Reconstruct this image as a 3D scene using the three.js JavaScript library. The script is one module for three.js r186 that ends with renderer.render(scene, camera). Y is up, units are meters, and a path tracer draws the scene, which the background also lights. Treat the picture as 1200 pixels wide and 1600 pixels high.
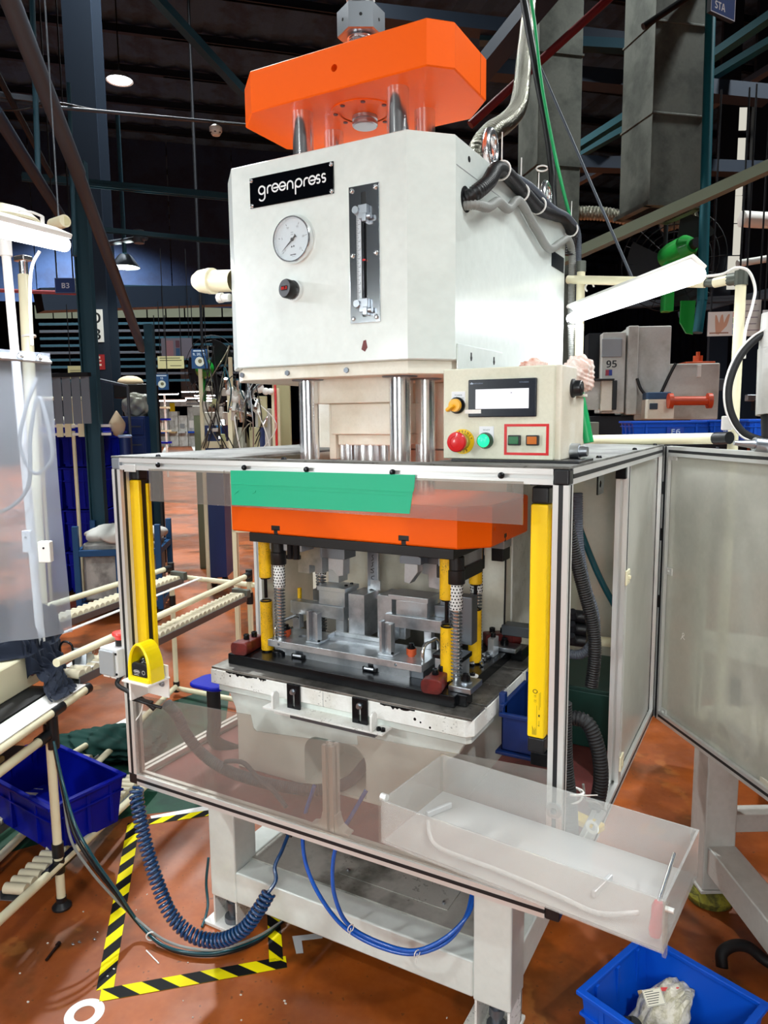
import * as THREE from 'three';
import { RoundedBoxGeometry } from 'three/addons/geometries/RoundedBoxGeometry.js';
import { mergeGeometries } from 'three/addons/utils/BufferGeometryUtils.js';
import { RectAreaLightUniformsLib } from 'three/addons/lights/RectAreaLightUniformsLib.js';
import { Brush, Evaluator, SUBTRACTION } from 'three-bvh-csg';

// ---------------------------------------------------------------- camera, light, exposure
const scene = new THREE.Scene();
scene.background = new THREE.Color(0x000000);
const camera = new THREE.PerspectiveCamera(70.29, 1200 / 1600, 0.05, 200);
camera.position.set(0.9451, 1.5475, 1.3177);
camera.rotation.set(-0.1277, 0.5067, -0.0095, 'YXZ');
const renderer = new THREE.WebGLRenderer({ antialias: true });
renderer.toneMapping = THREE.LinearToneMapping;
renderer.toneMappingExposure = 1.08;
renderer.shadowMap.enabled = true;
RectAreaLightUniformsLib.init();
const COOL = 0xf0f5f5;
// LED battens over the working line, behind and above the photographer [x, y, z, length, width, turn, intensity]
const BATTENS = [
  [2.6, 2.9, 4.2, 1.5, 0.32, 0.78, 42],
  [-0.9, 3.1, 3.4, 1.5, 0.32, 0.78, 30],
  [0.7, 3.0, 5.6, 1.5, 0.32, 0.78, 42],
  [2.2, 3.6, -0.6, 1.5, 0.32, 0.78, 36],
  [-1.6, 3.9, -0.9, 1.5, 0.32, 0.78, 14],
  [2.0, 2.5, -1.5, 1.2, 0.2, 0.53, 14],  // added unseen lamp, brightens the open door and the neighbouring press
];
// big high bays further off in the hall [x, y, z, intensity]
const BAYS = [[-9.9, 7.6, -8.6, 330], [-4.5, 8.2, -4.5, 260], [3.0, 8.4, -6.5, 240], [5.5, 8.4, 4.5, 200], [-6, 8.2, 6, 200], [-17, 8.2, -13, 700], [-9, 8.4, -18, 600]];
// added unseen fill lamps behind the photographer, to brighten the press front [x, y, z, turn, intensity]
const FILL_LAMPS = [[1.4, 1.75, 2.75, 0.3, 30], [-1.25, 1.7, 2.6, -0.5, 22]];

// ---------------------------------------------------------------- helpers
let seed = 7;
const rnd = () => { seed = (seed + 0x6d2b79f5) | 0; let t = Math.imul(seed ^ (seed >>> 15), 1 | seed); t = (t + Math.imul(t ^ (t >>> 7), 61 | t)) ^ t; return ((t ^ (t >>> 14)) >>> 0) / 4294967296; };
const rr = (a, b) => a + (b - a) * rnd();
const V = (x, y, z) => new THREE.Vector3(x, y, z);
const used = new Map(), offs = new WeakMap();
function numbered(n) { const k = used.get(n) ?? 0; used.set(n, k + 1); return k ? n + '_' + String(k).padStart(3, '0') : n; }
function thing(name, label, category, p = [0, 0, 0], turn = 0, group) {
  const o = new THREE.Group(); o.name = numbered(name); o.position.set(...p); o.rotation.y = turn;
  o.userData = { label, category }; if (group) o.userData.group = group;
  offs.set(o, turn ? V(0, 0, 0) : V(...p)); scene.add(o); return o;
}
function copyOf(src, p, turn, label) {
  const c = src.clone(); c.name = numbered(src.name.replace(/_\d{3}$/, '')); c.position.set(...p); c.rotation.y = turn;
  c.userData = { ...src.userData, label }; scene.add(c); return c;
}
const strip = (g) => { const h = g.index ? g.toNonIndexed() : g; for (const k of Object.keys(h.attributes)) if (!['position', 'normal', 'uv'].includes(k)) h.deleteAttribute(k); h.morphAttributes = {}; if (!h.attributes.uv) h.setAttribute('uv', new THREE.BufferAttribute(new Float32Array(h.attributes.position.count * 2), 2)); return h; };
function fin(geos, keepUV) {
  const list = (Array.isArray(geos) ? geos.flat(3) : [geos]).map(strip);
  const g = list.length > 1 ? mergeGeometries(list, false) : list[0];
  if (!keepUV) {
    const p = g.attributes.position, n = g.attributes.normal, u = g.attributes.uv;
    for (let i = 0; i < p.count; i++) {
      const ax = Math.abs(n.getX(i)), ay = Math.abs(n.getY(i)), az = Math.abs(n.getZ(i));
      if (ax >= ay && ax >= az) u.setXY(i, p.getZ(i), p.getY(i)); else if (ay >= az) u.setXY(i, p.getX(i), p.getZ(i)); else u.setXY(i, p.getX(i), p.getY(i));
    }
  }
  return g;
}
const SPLIT = new Set('upper_spacer upper_block edge_strip pillar_block parallel bar_foot punch_holder bracket_bolt frame_bracket suspension_wire cable_entry hanger end_stop bin_post upper_cabinet cart_wheel slot_cover small_block bolt_cluster upright steel_core ram machine_frame valve_frame slot_shade_fill rail_joint pipe_cap post_cap tape_fold red_frame door_catch detector_slot jig_rim clamp_shoe mounting_bracket flange chrome_clamp grille_bar levelling_foot outlet_grille gauge_bar'.split(' '));   // loose pieces: one mesh each
function part(name, geos, mat, parent, opt = {}) {
  if (SPLIT.has(name) && Array.isArray(geos) && geos.length > 1) return geos.flat(3).map((g) => part(name, [g], mat, parent, opt))[0];
  const g = fin(geos, opt.uv), o = offs.get(parent) ?? V(0, 0, 0);
  g.translate(-o.x, -o.y, -o.z);
  const m = new THREE.Mesh(g, mat); m.name = name; m.castShadow = m.receiveShadow = true;
  if (opt.label) m.userData.label = opt.label;
  if (opt.kind) m.userData.kind = opt.kind;
  offs.set(m, o); parent.add(m); return m;
}
function single(name, label, category, geos, mat, group, opt = {}) {     // a thing that is one mesh
  const g = fin(geos, opt.uv); g.computeBoundingBox(); const b = g.boundingBox, c = V((b.min.x + b.max.x) / 2, b.min.y, (b.min.z + b.max.z) / 2);
  g.translate(-c.x, -c.y, -c.z);
  const m = new THREE.Mesh(g, mat); m.name = numbered(name); m.position.copy(c); m.castShadow = m.receiveShadow = true;
  m.userData = { label, category }; if (group) m.userData.group = group; if (opt.kind) m.userData.kind = opt.kind;
  offs.set(m, c); scene.add(m); return m;
}
function struct(name, geos, mat, opt = {}) {
  const g = fin(geos, opt.uv); const m = new THREE.Mesh(g, mat); m.name = opt.raw ? name : numbered(name); m.castShadow = m.receiveShadow = true;
  m.userData = { kind: 'structure' }; scene.add(m); return m;
}
// geometry
const box = (x0, x1, y0, y1, z0, z1, r = 0) => {
  const w = Math.abs(x1 - x0), h = Math.abs(y1 - y0), d = Math.abs(z1 - z0), rr_ = Math.min(r, w * .45, h * .45, d * .45);
  const g = rr_ > 0 ? new RoundedBoxGeometry(w, h, d, 1, rr_) : new THREE.BoxGeometry(w, h, d);
  return g.translate((x0 + x1) / 2, (y0 + y1) / 2, (z0 + z1) / 2);
};
const cbox = (c, w, h, d, r = 0) => box(c[0] - w / 2, c[0] + w / 2, c[1] - h / 2, c[1] + h / 2, c[2] - d / 2, c[2] + d / 2, r);
const UPV = V(0, 1, 0);
function align(g, a, b) {                     // turns a geometry that runs along +y from 0 to |b-a|
  const A = V(...a), B = V(...b), d = B.clone().sub(A).normalize();
  g.applyQuaternion(new THREE.Quaternion().setFromUnitVectors(UPV, d)); return g.translate(A.x, A.y, A.z);
}
const dist = (a, b) => Math.hypot(b[0] - a[0], b[1] - a[1], b[2] - a[2]);
function cyl(a, b, r, r2 = r, seg = 18, open = false) { const L = dist(a, b); return align(new THREE.CylinderGeometry(r2, r, L, seg, 1, open).translate(0, L / 2, 0), a, b); }
function rod(a, b, r, ch = r * .12, seg = 20) {   // turned rod with chamfered ends
  const L = dist(a, b); return align(new THREE.LatheGeometry([[0, 0], [r - ch, 0], [r, ch], [r, L - ch], [r - ch, L], [0, L]].map((p) => new THREE.Vector2(...p)), seg), a, b).toNonIndexed_();
}
THREE.BufferGeometry.prototype.toNonIndexed_ = function () { const g = this.toNonIndexed(); g.computeVertexNormals(); return smoothBy(g, 0.6); };
function smoothBy(g, ang) {                   // smooth normals across edges flatter than ang
  const p = g.attributes.position, n = g.attributes.normal, m = new Map(), c = Math.cos(ang), key = (i) => `${p.getX(i).toFixed(5)},${p.getY(i).toFixed(5)},${p.getZ(i).toFixed(5)}`;
  const N = []; for (let i = 0; i < p.count; i++) { N.push(V().fromBufferAttribute(n, i)); const k = key(i); (m.get(k) ?? m.set(k, []).get(k)).push(i); }
  for (const L of m.values()) for (const i of L) { const s = V(0, 0, 0); for (const j of L) if (N[j].dot(N[i]) > c) s.add(N[j]); s.normalize(); n.setXYZ(i, s.x, s.y, s.z); }
  return g;
}
function lathe(prof, a, b, seg = 24) { return align(new THREE.LatheGeometry(prof.map((p) => new THREE.Vector2(...p)), seg), a, b).toNonIndexed_(); }
const shp = (poly) => { const s = new THREE.Shape(); poly.forEach((p, i) => (i ? s.lineTo(...p) : s.moveTo(...p))); s.closePath(); return s; };
function ext(shape, h, bevel = 0) { return new THREE.ExtrudeGeometry(shape, { depth: h - 2 * bevel, bevelEnabled: bevel > 0, bevelThickness: bevel, bevelSize: bevel, bevelOffset: -bevel, bevelSegments: 1, curveSegments: 8 }).translate(0, 0, bevel); }
const prismY = (poly, y0, y1, bv = 0) => ext(shp(poly.map(([x, z]) => [x, -z])), y1 - y0, bv).rotateX(-Math.PI / 2).translate(0, y0, 0);
const prismZ = (poly, z0, z1, bv = 0) => ext(shp(poly), z1 - z0, bv).translate(0, 0, z0);
const prismX = (poly, x0, x1, bv = 0) => ext(shp(poly.map(([z, y]) => [-z, y])), x1 - x0, bv).rotateY(Math.PI / 2).translate(x0, 0, 0);
function rrect(w, h, r) { const s = new THREE.Shape(); s.moveTo(-w / 2 + r, -h / 2); s.lineTo(w / 2 - r, -h / 2); s.absarc(w / 2 - r, -h / 2 + r, r, -Math.PI / 2, 0); s.lineTo(w / 2, h / 2 - r); s.absarc(w / 2 - r, h / 2 - r, r, 0, Math.PI / 2); s.lineTo(-w / 2 + r, h / 2); s.absarc(-w / 2 + r, h / 2 - r, r, Math.PI / 2, Math.PI); s.lineTo(-w / 2, -h / 2 + r); s.absarc(-w / 2 + r, -h / 2 + r, r, Math.PI, Math.PI * 1.5); return s; }
class Poly extends THREE.Curve { constructor(p) { super(); this.c = new THREE.CatmullRomCurve3(p.map((q) => V(...q)), false, 'centripetal'); this.c.arcLengthDivisions = 400; } getPoint(t, o) { return this.c.getPointAt(Math.min(1, Math.max(0, t)), o); } }
function sweep(pts, r, n = 40, rad = 8, rf = null) {       // hose through points
  const c = pts.isCurve || pts instanceof THREE.Curve ? pts : new Poly(pts), fr = c.computeFrenetFrames(n, false), pos = [], idx = [];
  for (let i = 0; i <= n; i++) { const q = c.getPoint(i / n), R = r * (rf ? rf(i / n, i) : 1);
    for (let j = 0; j < rad; j++) { const a = j / rad * 6.283185, v = fr.normals[i].clone().multiplyScalar(Math.cos(a)).addScaledVector(fr.binormals[i], Math.sin(a)); pos.push(q.x + v.x * R, q.y + v.y * R, q.z + v.z * R); } }
  for (let i = 0; i < n; i++) for (let j = 0; j < rad; j++) { const a = i * rad + j, b = i * rad + (j + 1) % rad, d = a + rad, e = b + rad; idx.push(a, b, d, b, e, d); }
  for (const [i, s] of [[0, 1], [n, -1]]) { const q = c.getPoint(i / n), k = pos.length / 3; pos.push(q.x, q.y, q.z); for (let j = 0; j < rad; j++) { const a = i * rad + j, b = i * rad + (j + 1) % rad; s > 0 ? idx.push(a, k, b) : idx.push(a, b, k); } }
  const g = new THREE.BufferGeometry(); g.setAttribute('position', new THREE.Float32BufferAttribute(pos, 3)); g.setIndex(idx); g.computeVertexNormals(); return g;
}
function corr(pts, r, pitch = 0.006, depth = 0.14, rad = 12) {   // corrugated hose: real ridges
  const c = new Poly(pts), L = c.c.getLength(), n = Math.round(L / pitch) * 3; return sweep(c, r, n, rad, (t, i) => (i % 3 ? 1 : 1 - depth));
}
function helixHose(pts, R, r, turns, rad = 7) {
  const c = new Poly(pts), N = 300, fr = c.computeFrenetFrames(N, false);
  class H extends THREE.Curve { getPoint(t, o = V()) { const k = Math.min(N, Math.round(t * N)), q = c.getPoint(t), a = t * turns * 6.283185; return o.copy(q).addScaledVector(fr.normals[k], R * Math.cos(a)).addScaledVector(fr.binormals[k], R * Math.sin(a)); } }
  const pts2 = []; const M = turns * 13; for (let i = 0; i <= M; i++) pts2.push(new H().getPoint(i / M).toArray());
  const cc = new THREE.CatmullRomCurve3(pts2.map((q) => V(...q))); cc.getPointAt = cc.getPoint; return sweep({ isCurve: true, getPoint: (t) => cc.getPoint(t), computeFrenetFrames: (n) => { const T = [], Nn = [], B = []; for (let i = 0; i <= n; i++) { const t = i / n, tg = cc.getTangent(t), k = Math.min(N, Math.round(t * N)), out = cc.getPoint(t).sub(c.getPoint(t)).normalize(), b = tg.clone().cross(out).normalize(); T.push(tg); Nn.push(b.clone().cross(tg).normalize()); B.push(b); } return { tangents: T, normals: Nn, binormals: B }; } }, r, M, rad);
}
// T-slot aluminium profile, section w, along +y from 0 to L
function slotShape(w) { const h = w / 2, s = w * .135, d = w * .3, t = w * .07, k = w * .24, pts = [];
  const side = [[-h, -h], [-s, -h], [-s, -h + t], [-k, -h + t], [-k * .7, -h + d], [k * .7, -h + d], [k, -h + t], [s, -h + t], [s, -h]];
  for (let q = 0; q < 4; q++) { const c = Math.cos(q * Math.PI / 2), n = Math.sin(q * Math.PI / 2); for (const [x, y] of side) pts.push([x * c - y * n, x * n + y * c]); } return shp(pts); }
function profile(a, b, w = .03) { const L = dist(a, b), ax = [0, 1, 2].find((i) => Math.abs(a[i] - b[i]) > 1e-6), lo = Math.min(a[ax], b[ax]); const g = ext(slotShape(w), L);
  if (ax === 2) return g.translate(a[0], a[1], lo); if (ax === 1) return g.rotateX(-Math.PI / 2).translate(a[0], lo, a[2]); return g.rotateY(Math.PI / 2).translate(lo, a[1], a[2]); }
function tilt(g, ax, ang, p = [0, 0, 0]) { g.translate(-p[0], -p[1], -p[2]); g['rotate' + ax](ang); return g.translate(...p); }
const ev = new Evaluator(); ev.attributes = ['position', 'normal', 'uv'];
function cut(a, list) { let A = new Brush(strip(a)); A.updateMatrixWorld(); for (const b of list) { const B = new Brush(strip(b)); B.updateMatrixWorld(); A = ev.evaluate(A, B, SUBTRACTION); } return A.geometry; }
const hexhead = (c, dir, r, h) => cyl(c, [c[0] + dir[0] * h, c[1] + dir[1] * h, c[2] + dir[2] * h], r, r, 6);
function capScrew(c, dir, r, h) { const e = [c[0] + dir[0] * h, c[1] + dir[1] * h, c[2] + dir[2] * h], e2 = [c[0] + dir[0] * h * .5, c[1] + dir[1] * h * .5, c[2] + dir[2] * h * .5]; return lathe([[r, 0], [r, h * .9], [r * .9, h], [r * .55, h], [r * .5, h * .55], [0, h * .55]], c, e, 14); }

// ---------------------------------------------------------------- textures
function noise(n, cells, sd, oct = 4) {        // tileable fractal value noise 0..1
  const out = new Float32Array(n * n); let amp = 1, tot = 0, c = cells;
  for (let o = 0; o < oct; o++, c *= 2, amp *= .55) { let s = sd * 977 + o * 131; const r = () => { s = (s * 1664525 + 1013904223) >>> 0; return s / 4294967296; }; const g = new Float32Array(c * c).map(r); tot += amp;
    for (let y = 0; y < n; y++) { const fy = y / n * c, y0 = fy | 0, ty = fy - y0, sy = ty * ty * (3 - 2 * ty), ya = (y0 % c) * c, yb = ((y0 + 1) % c) * c;
      for (let x = 0; x < n; x++) { const fx = x / n * c, x0 = fx | 0, tx = fx - x0, sx = tx * tx * (3 - 2 * tx), xa = x0 % c, xb = (x0 + 1) % c;
        out[y * n + x] += amp * ((g[ya + xa] * (1 - sx) + g[ya + xb] * sx) * (1 - sy) + (g[yb + xa] * (1 - sx) + g[yb + xb] * sx) * sy); } } }
  for (let i = 0; i < out.length; i++) out[i] /= tot; return out;
}
const ss = (a, b, x) => { const t = Math.min(1, Math.max(0, (x - a) / (b - a))); return t * t * (3 - 2 * t); };
function tex(n, size, f, srgb = true) {         // f(i, x, y) -> [r, g, b] 0..255 ; size = metres per tile
  const d = new Uint8Array(n * n * 4); for (let y = 0, i = 0; y < n; y++) for (let x = 0; x < n; x++, i++) { const c = f(i, x, y); d[i * 4] = c[0]; d[i * 4 + 1] = c[1]; d[i * 4 + 2] = c[2]; d[i * 4 + 3] = 255; }
  const t = new THREE.DataTexture(d, n, n); t.wrapS = t.wrapT = THREE.RepeatWrapping; t.magFilter = THREE.LinearFilter; t.minFilter = THREE.LinearMipmapLinearFilter; if (srgb) t.colorSpace = THREE.SRGBColorSpace; t.repeat.set(1 / size, 1 / size); t.needsUpdate = true; return t;
}
const mixc = (a, b, t) => [a[0] + (b[0] - a[0]) * t, a[1] + (b[1] - a[1]) * t, a[2] + (b[2] - a[2]) * t];
const hex = (h) => [h >> 16 & 255, h >> 8 & 255, h & 255];
function canvasTex(w, h, draw) { const c = document.createElement('canvas'); c.width = w; c.height = h; const k = c.getContext('2d'); draw(k, w, h); const t = new THREE.CanvasTexture(c); t.colorSpace = THREE.SRGBColorSpace; return t; }
const nA = noise(512, 4, 1, 5), nB = noise(512, 16, 2, 4), nC = noise(512, 64, 3, 3), nD = noise(512, 6, 4, 5);
const mottled = (base, dark, amt = .5, size = .8, spots = 0) => tex(512, size, (i) => { let c = mixc(hex(base), hex(dark), amt * ss(.42, .72, nA[i]) * (.4 + .9 * nB[i])); const sp = ss(.66, .7, nC[i]) * ss(.5, .62, nD[i]) * spots; c = mixc(c, [60, 55, 50], sp); const g = (nC[i] - .5) * 10; return [c[0] + g, c[1] + g, c[2] + g].map((v) => Math.max(0, Math.min(255, v))); });
const roughVar = (lo, hi, size = .6) => tex(512, size, (i) => { const v = 255 * (lo + (hi - lo) * ss(.3, .7, nA[i] * .6 + nB[i] * .4)); return [v, v, v]; }, false);
const brushed = tex(512, .3, (i, x, y) => { const v = 150 + 70 * (nC[((y * 7) % 512) * 512 + ((x >> 4))] - .5) + 60 * (nA[i] - .5); return [v, v, v]; }, false);
const bumpFine = tex(512, .25, (i) => { const v = 255 * (nC[i] * .5 + nB[i] * .5); return [v, v, v]; }, false);
const bumpSoft = tex(512, 1.2, (i) => { const v = 255 * nA[i]; return [v, v, v]; }, false);
// ---------------------------------------------------------------- materials
const S = (color, roughness = .5, metalness = 0, extra = {}) => new THREE.MeshStandardMaterial({ color, roughness, metalness, ...extra });
const PH = (color, o) => new THREE.MeshPhysicalMaterial({ color, ...o });
const M = {
  white: PH(0xffffff, { map: mottled(0xe6ede8, 0xd9e1dc, .5, 1.1), roughness: .34, clearcoat: .5, clearcoatRoughness: .12, bumpMap: bumpSoft, bumpScale: .0012 }),
  whiteOld: S(0xffffff, .5, 0, { map: mottled(0xeaeae4, 0xbdb9ae, .7, .6, .12) }),
  whiteChip: S(0xffffff, .55, 0, { map: mottled(0xf0f0ec, 0xcfcbc0, .6, .35, .3), bumpMap: bumpFine, bumpScale: .0006 }),
  cream: S(0xffffff, .5, 0, { map: mottled(0xe9e5d6, 0xd0c4ab, .5, .5, .04) }),
  shelf: S(0xffffff, .6, 0, { map: mottled(0xb9b8b0, 0x55564f, .95, .55, .3) }),
  orange: PH(0xff6400, { roughness: .4, specularIntensity: .45, bumpMap: bumpFine, bumpScale: .0002 }),
  chrome: S(0xeef0f2, .2, .92),
  steel: S(0xb9bfc6, .34, 1, { roughnessMap: null, bumpMap: brushed, bumpScale: .0002 }),
  steelDark: S(0x7c828a, .38, .8),
  ground: S(0xffffff, .28, .65, { map: mottled(0xc6cbd0, 0x8f969d, .7, .25) }),
  castTop: S(0xffffff, .45, .75, { map: mottled(0xa3a09a, 0x5c5955, .9, .4, .6) }),
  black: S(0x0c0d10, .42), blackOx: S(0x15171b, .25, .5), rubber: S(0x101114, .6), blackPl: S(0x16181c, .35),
  alu: S(0xe4e5e3, .36, .5, { bumpMap: brushed, bumpScale: .0001 }), aluW: S(0xe2e3e0, .4, .5),
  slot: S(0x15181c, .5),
  yellow: PH(0xffd400, { roughness: .4, clearcoat: .3, clearcoatRoughness: .2 }),
  yellowOld: S(0xffffff, .5, 0, { map: mottled(0xf6c203, 0xd9a405, .7, .1, 1) }),
  yellowGl: PH(0xffe400, { roughness: .35, clearcoat: .4 }),
  red: PH(0xd4141c, { roughness: .35, clearcoat: .4 }), redBrown: S(0xffffff, .45, 0, { map: mottled(0x6e1f1c, 0x461312, .7, .1, .4) }),
  maroon: S(0xffffff, .55, 0, { map: mottled(0x8a4a48, 0x6a3433, .8, .5, .3) }),
  greyBox: S(0xd6d8d8, .5), greyLid: S(0x9fa3a6, .55),
  pipe: PH(0xf3ecc9, { roughness: .4, clearcoat: .3 }), joint: S(0x14161a, .4), cable: S(0x0e0f12, .45),
  blue: PH(0x0550c4, { roughness: .42, specularIntensity: .6 }), blueDk: PH(0x04169a, { roughness: .45, specularIntensity: .4 }), navyBin: S(0x0b2a66, .4), tube: PH(0x1560c8, { roughness: .25, clearcoat: .5 }),
  coil: PH(0x123f6c, { roughness: .18, clearcoat: .8, clearcoatRoughness: .08 }), teal: PH(0x0c4a55, { roughness: .25, clearcoat: .5 }),
  hoseGrey: S(0x4a515c, .5), hoseGrey2: S(0x8a8c88, .5), foil: S(0x9a988a, .3, 1, { bumpMap: bumpFine, bumpScale: .004 }),
  acr: PH(0xf4f3f0, { roughness: .1, transmission: .95, thickness: 0, ior: 1.49, roughnessMap: roughVar(.3, 1, .5) }),
  acrDirty: PH(0xe6e2dd, { roughness: .08, transmission: .9, thickness: 0, ior: 1.49 }),
  acrTray: PH(0xeeeeec, { roughness: .12, transmission: .78, thickness: 0, ior: 1.49 }), acrFloor: PH(0xe4e4e2, { roughness: .2, transmission: .5, thickness: 0, ior: 1.49 }),
  poly: PH(0xe9e9e4, { roughness: .28, transmission: .42, thickness: 0, ior: 1.45, map: mottled(0xfafaf6, 0xe2e2dc, .7, .7) }),
  topPlate: PH(0xffffff, { roughness: .6, specularIntensity: .25, transmission: .55, thickness: 0, ior: 1.45, map: mottled(0xb4b5b0, 0x7d7e79, .9, .5, .4) }),
  sheet: PH(0xdfe8f4, { roughness: .1, transmission: .7, thickness: 0, ior: 1.4, bumpMap: bumpSoft, bumpScale: .01 }),
  greenTape: PH(0x06b083, { roughness: .5, clearcoat: .15, bumpMap: bumpSoft, bumpScale: .004 }),
  navy: S(0x0d2236, .6, .1), navyWall: S(0x10203a, .7), tealSteel: S(0x1c4656, .55, .1), tealPipe: S(0x0f5a66, .45, .2), greySteel: S(0x4c545e, .55, .3), darkSteel: S(0x14181f, .6, .3),
  galv: S(0xffffff, .5, .5, { map: mottled(0x6f736b, 0x4c504a, .8, .9) }),
  cloth: S(0x131b2b, .9), clothGreen: S(0x0d3a34, .95), plastic: PH(0xf4efe9, { roughness: .25, transmission: .45, thickness: 0 }),
  wood: S(0xc9ab79, .7), kraft: S(0xcbb597, .85), paper: S(0xf4f3ee, .8), greyBag: S(0xffffff, .85, 0, { map: mottled(0xb5b5b0, 0x7e7f7c, .9, .5) }),
  trolley: S(0x0f4b7d, .5, .1), roller: S(0xd8cfb4, .55), machine: S(0xffffff, .5, 0, { map: mottled(0xcdcdc8, 0xa9a8a0, .8, .8, .06) }),
  orangeTube: S(0xc1431d, .4), green: PH(0x18a03a, { roughness: .4, clearcoat: .3 }), darkGreen: S(0x0f3a20, .6), redPipe: S(0x6a0f14, .5),
  copper: S(0xcf5a30, .45, .2), glassy: PH(0xffffff, { roughness: .05, transmission: .95, thickness: 0 }),
};
const glow = (c, k) => new THREE.MeshStandardMaterial({ color: 0x111111, emissive: c, emissiveIntensity: k, roughness: .6 });
const slab = (n, l, c, p, w, h, d, t, map, group) => { };
// ---------------------------------------------------------------- the hall (its grid is turned 45 degrees against the press)
const AX = [-.7022, -.712], BX = [.712, -.7022], TURN = Math.atan2(.7022, .712);
const hall = (a, b, y = 0) => [.945 + a * AX[0] + b * BX[0], y, 1.318 + a * AX[1] + b * BX[1]];   // a along the aisle, b to its right
const CEIL = 10.2;
{
  const fl = tex(1024, 2.2, (() => { const a = noise(1024, 5, 11, 5), b = noise(1024, 24, 12, 4), c = noise(1024, 160, 13, 2), d = noise(1024, 9, 14, 5);
    return (i) => { let k = mixc([172, 87, 27], [130, 64, 21], ss(.35, .7, a[i])); k = mixc(k, [92, 50, 14], .75 * ss(.56, .72, d[i]) * (.4 + b[i])); k = mixc(k, [190, 128, 66], .35 * ss(.62, .72, b[i]) * ss(.5, .6, d[i] * .5 + a[i] * .5)); k = mixc(k, [60, 30, 18], .5 * ss(.84, .88, c[i])); const g = (c[i] - .5) * 12; return [k[0] + g, k[1] + g, k[2] + g]; }; })());
  const floorM = PH(0xffffff, { map: fl, roughness: .55, roughnessMap: roughVar(.6, 1, 1.1), clearcoat: .12, clearcoatRoughness: .3, bumpMap: bumpSoft, bumpScale: .004 });
  const c = hall(22, 0), W = 90, D = 90;
  const g = new THREE.BoxGeometry(W, .2, D).translate(0, -.1, 0); const f = struct('floor', g, floorM); f.position.set(c[0], 0, c[2]); f.rotation.y = TURN;
  const roofM = S(0xffffff, .8, .1, { map: mottled(0x2a5078, 0x142c48, .8, 2) });
  const corrug = []; { const n = 300, pts = []; for (let i = 0; i <= n; i++) { const x = -45 + i * 90 / n; pts.push([x, (i % 2) * .05]); } pts.push([45, .3], [-45, .3]); corrug.push(prismZ(pts, -45, 45)); }
  const ce = struct('ceiling', corrug, roofM); ce.position.set(c[0], CEIL, c[2]); ce.rotation.y = TURN;
  const pur = []; for (let k = 0; k < 30; k++) pur.push(k);
  for (const k of pur) { const q = hall(1 + k * 1.9, 0); const p = struct('roof_purlin', [box(-28, 28, CEIL - .2, CEIL - .02, -.04, .04), box(-28, 28, CEIL - .2, CEIL - .185, -.04, .08)], M.navy); p.position.set(q[0], 0, q[2]); p.rotation.y = TURN; }
  { const q = hall(25, -4), w = struct('wall_upper', [...Array(16)].map((_, k) => box(-16 + k * 2, -14.03 + k * 2, 5.2, CEIL, -.06, 0)), S(0xffffff, .7, 0, { map: mottled(0x1b3a66, 0x11274a, .7, 3) })); w.position.set(q[0], 0, q[2]); w.rotation.y = TURN; }
  const wallM = S(0xffffff, .7, .1, { map: mottled(0x18304f, 0x0d1c33, .7, 3) });
  const ribbed = (L, h) => { const pts = []; const n = Math.round(L / .25); for (let i = 0; i <= n; i++) pts.push([-L / 2 + i * .25, (i % 2) * .04]); pts.push([L / 2, -.2], [-L / 2, -.2]); return prismY(pts, 0, h); };
  for (const [nm, a, b, t] of [['wall_back', 58, 0, 0], ['wall_left', 22, -20, Math.PI / 2], ['wall_right', 22, 24, -Math.PI / 2], ['wall_front', -12, 0, Math.PI]]) { const q = hall(a, b); const w = struct(nm, ribbed(90, CEIL), wallM); w.position.set(q[0], 0, q[2]); w.rotation.y = TURN + t; }
}
// hall lamps: fitting (glowing mesh) and light just below it
BATTENS.forEach(([x, y, z, l, w, t, k], i) => {
  const o = thing('batten_light', ['long white batten lamp hanging above the photographer on the right side', 'long white batten lamp hanging above the aisle on the left side', 'long white batten lamp hanging furthest behind the photographer', 'long white batten lamp hanging over the press on the right', 'long white batten lamp hanging over the roller rack on the left', 'shorter batten lamp added out of view to brighten the open door at right'][i], 'lamp', [x, y, z], t, 'batten lamps over the line');
  part('housing', box(-l / 2, l / 2, .01, .07, -w / 2, w / 2, .01), M.aluW, o);
  part('diffuser', box(-l / 2 + .02, l / 2 - .02, 0, .012, -w / 2 + .02, w / 2 - .02), glow(COOL, 6), o);
  part('suspension_wire', [cyl([-l * .4, .07, 0], [-l * .4, CEIL - y, 0], .003, .003, 6), cyl([l * .4, .07, 0], [l * .4, CEIL - y, 0], .003, .003, 6)], M.greySteel, o);
  const L = new THREE.RectAreaLight(COOL, k, l - .04, w - .04); L.position.set(x, y - .02, z); L.rotation.set(-Math.PI / 2, 0, t, 'YXZ'); L.rotation.set(-Math.PI / 2, t, 0, 'YXZ'); L.castShadow = true; scene.add(L);
});
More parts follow.
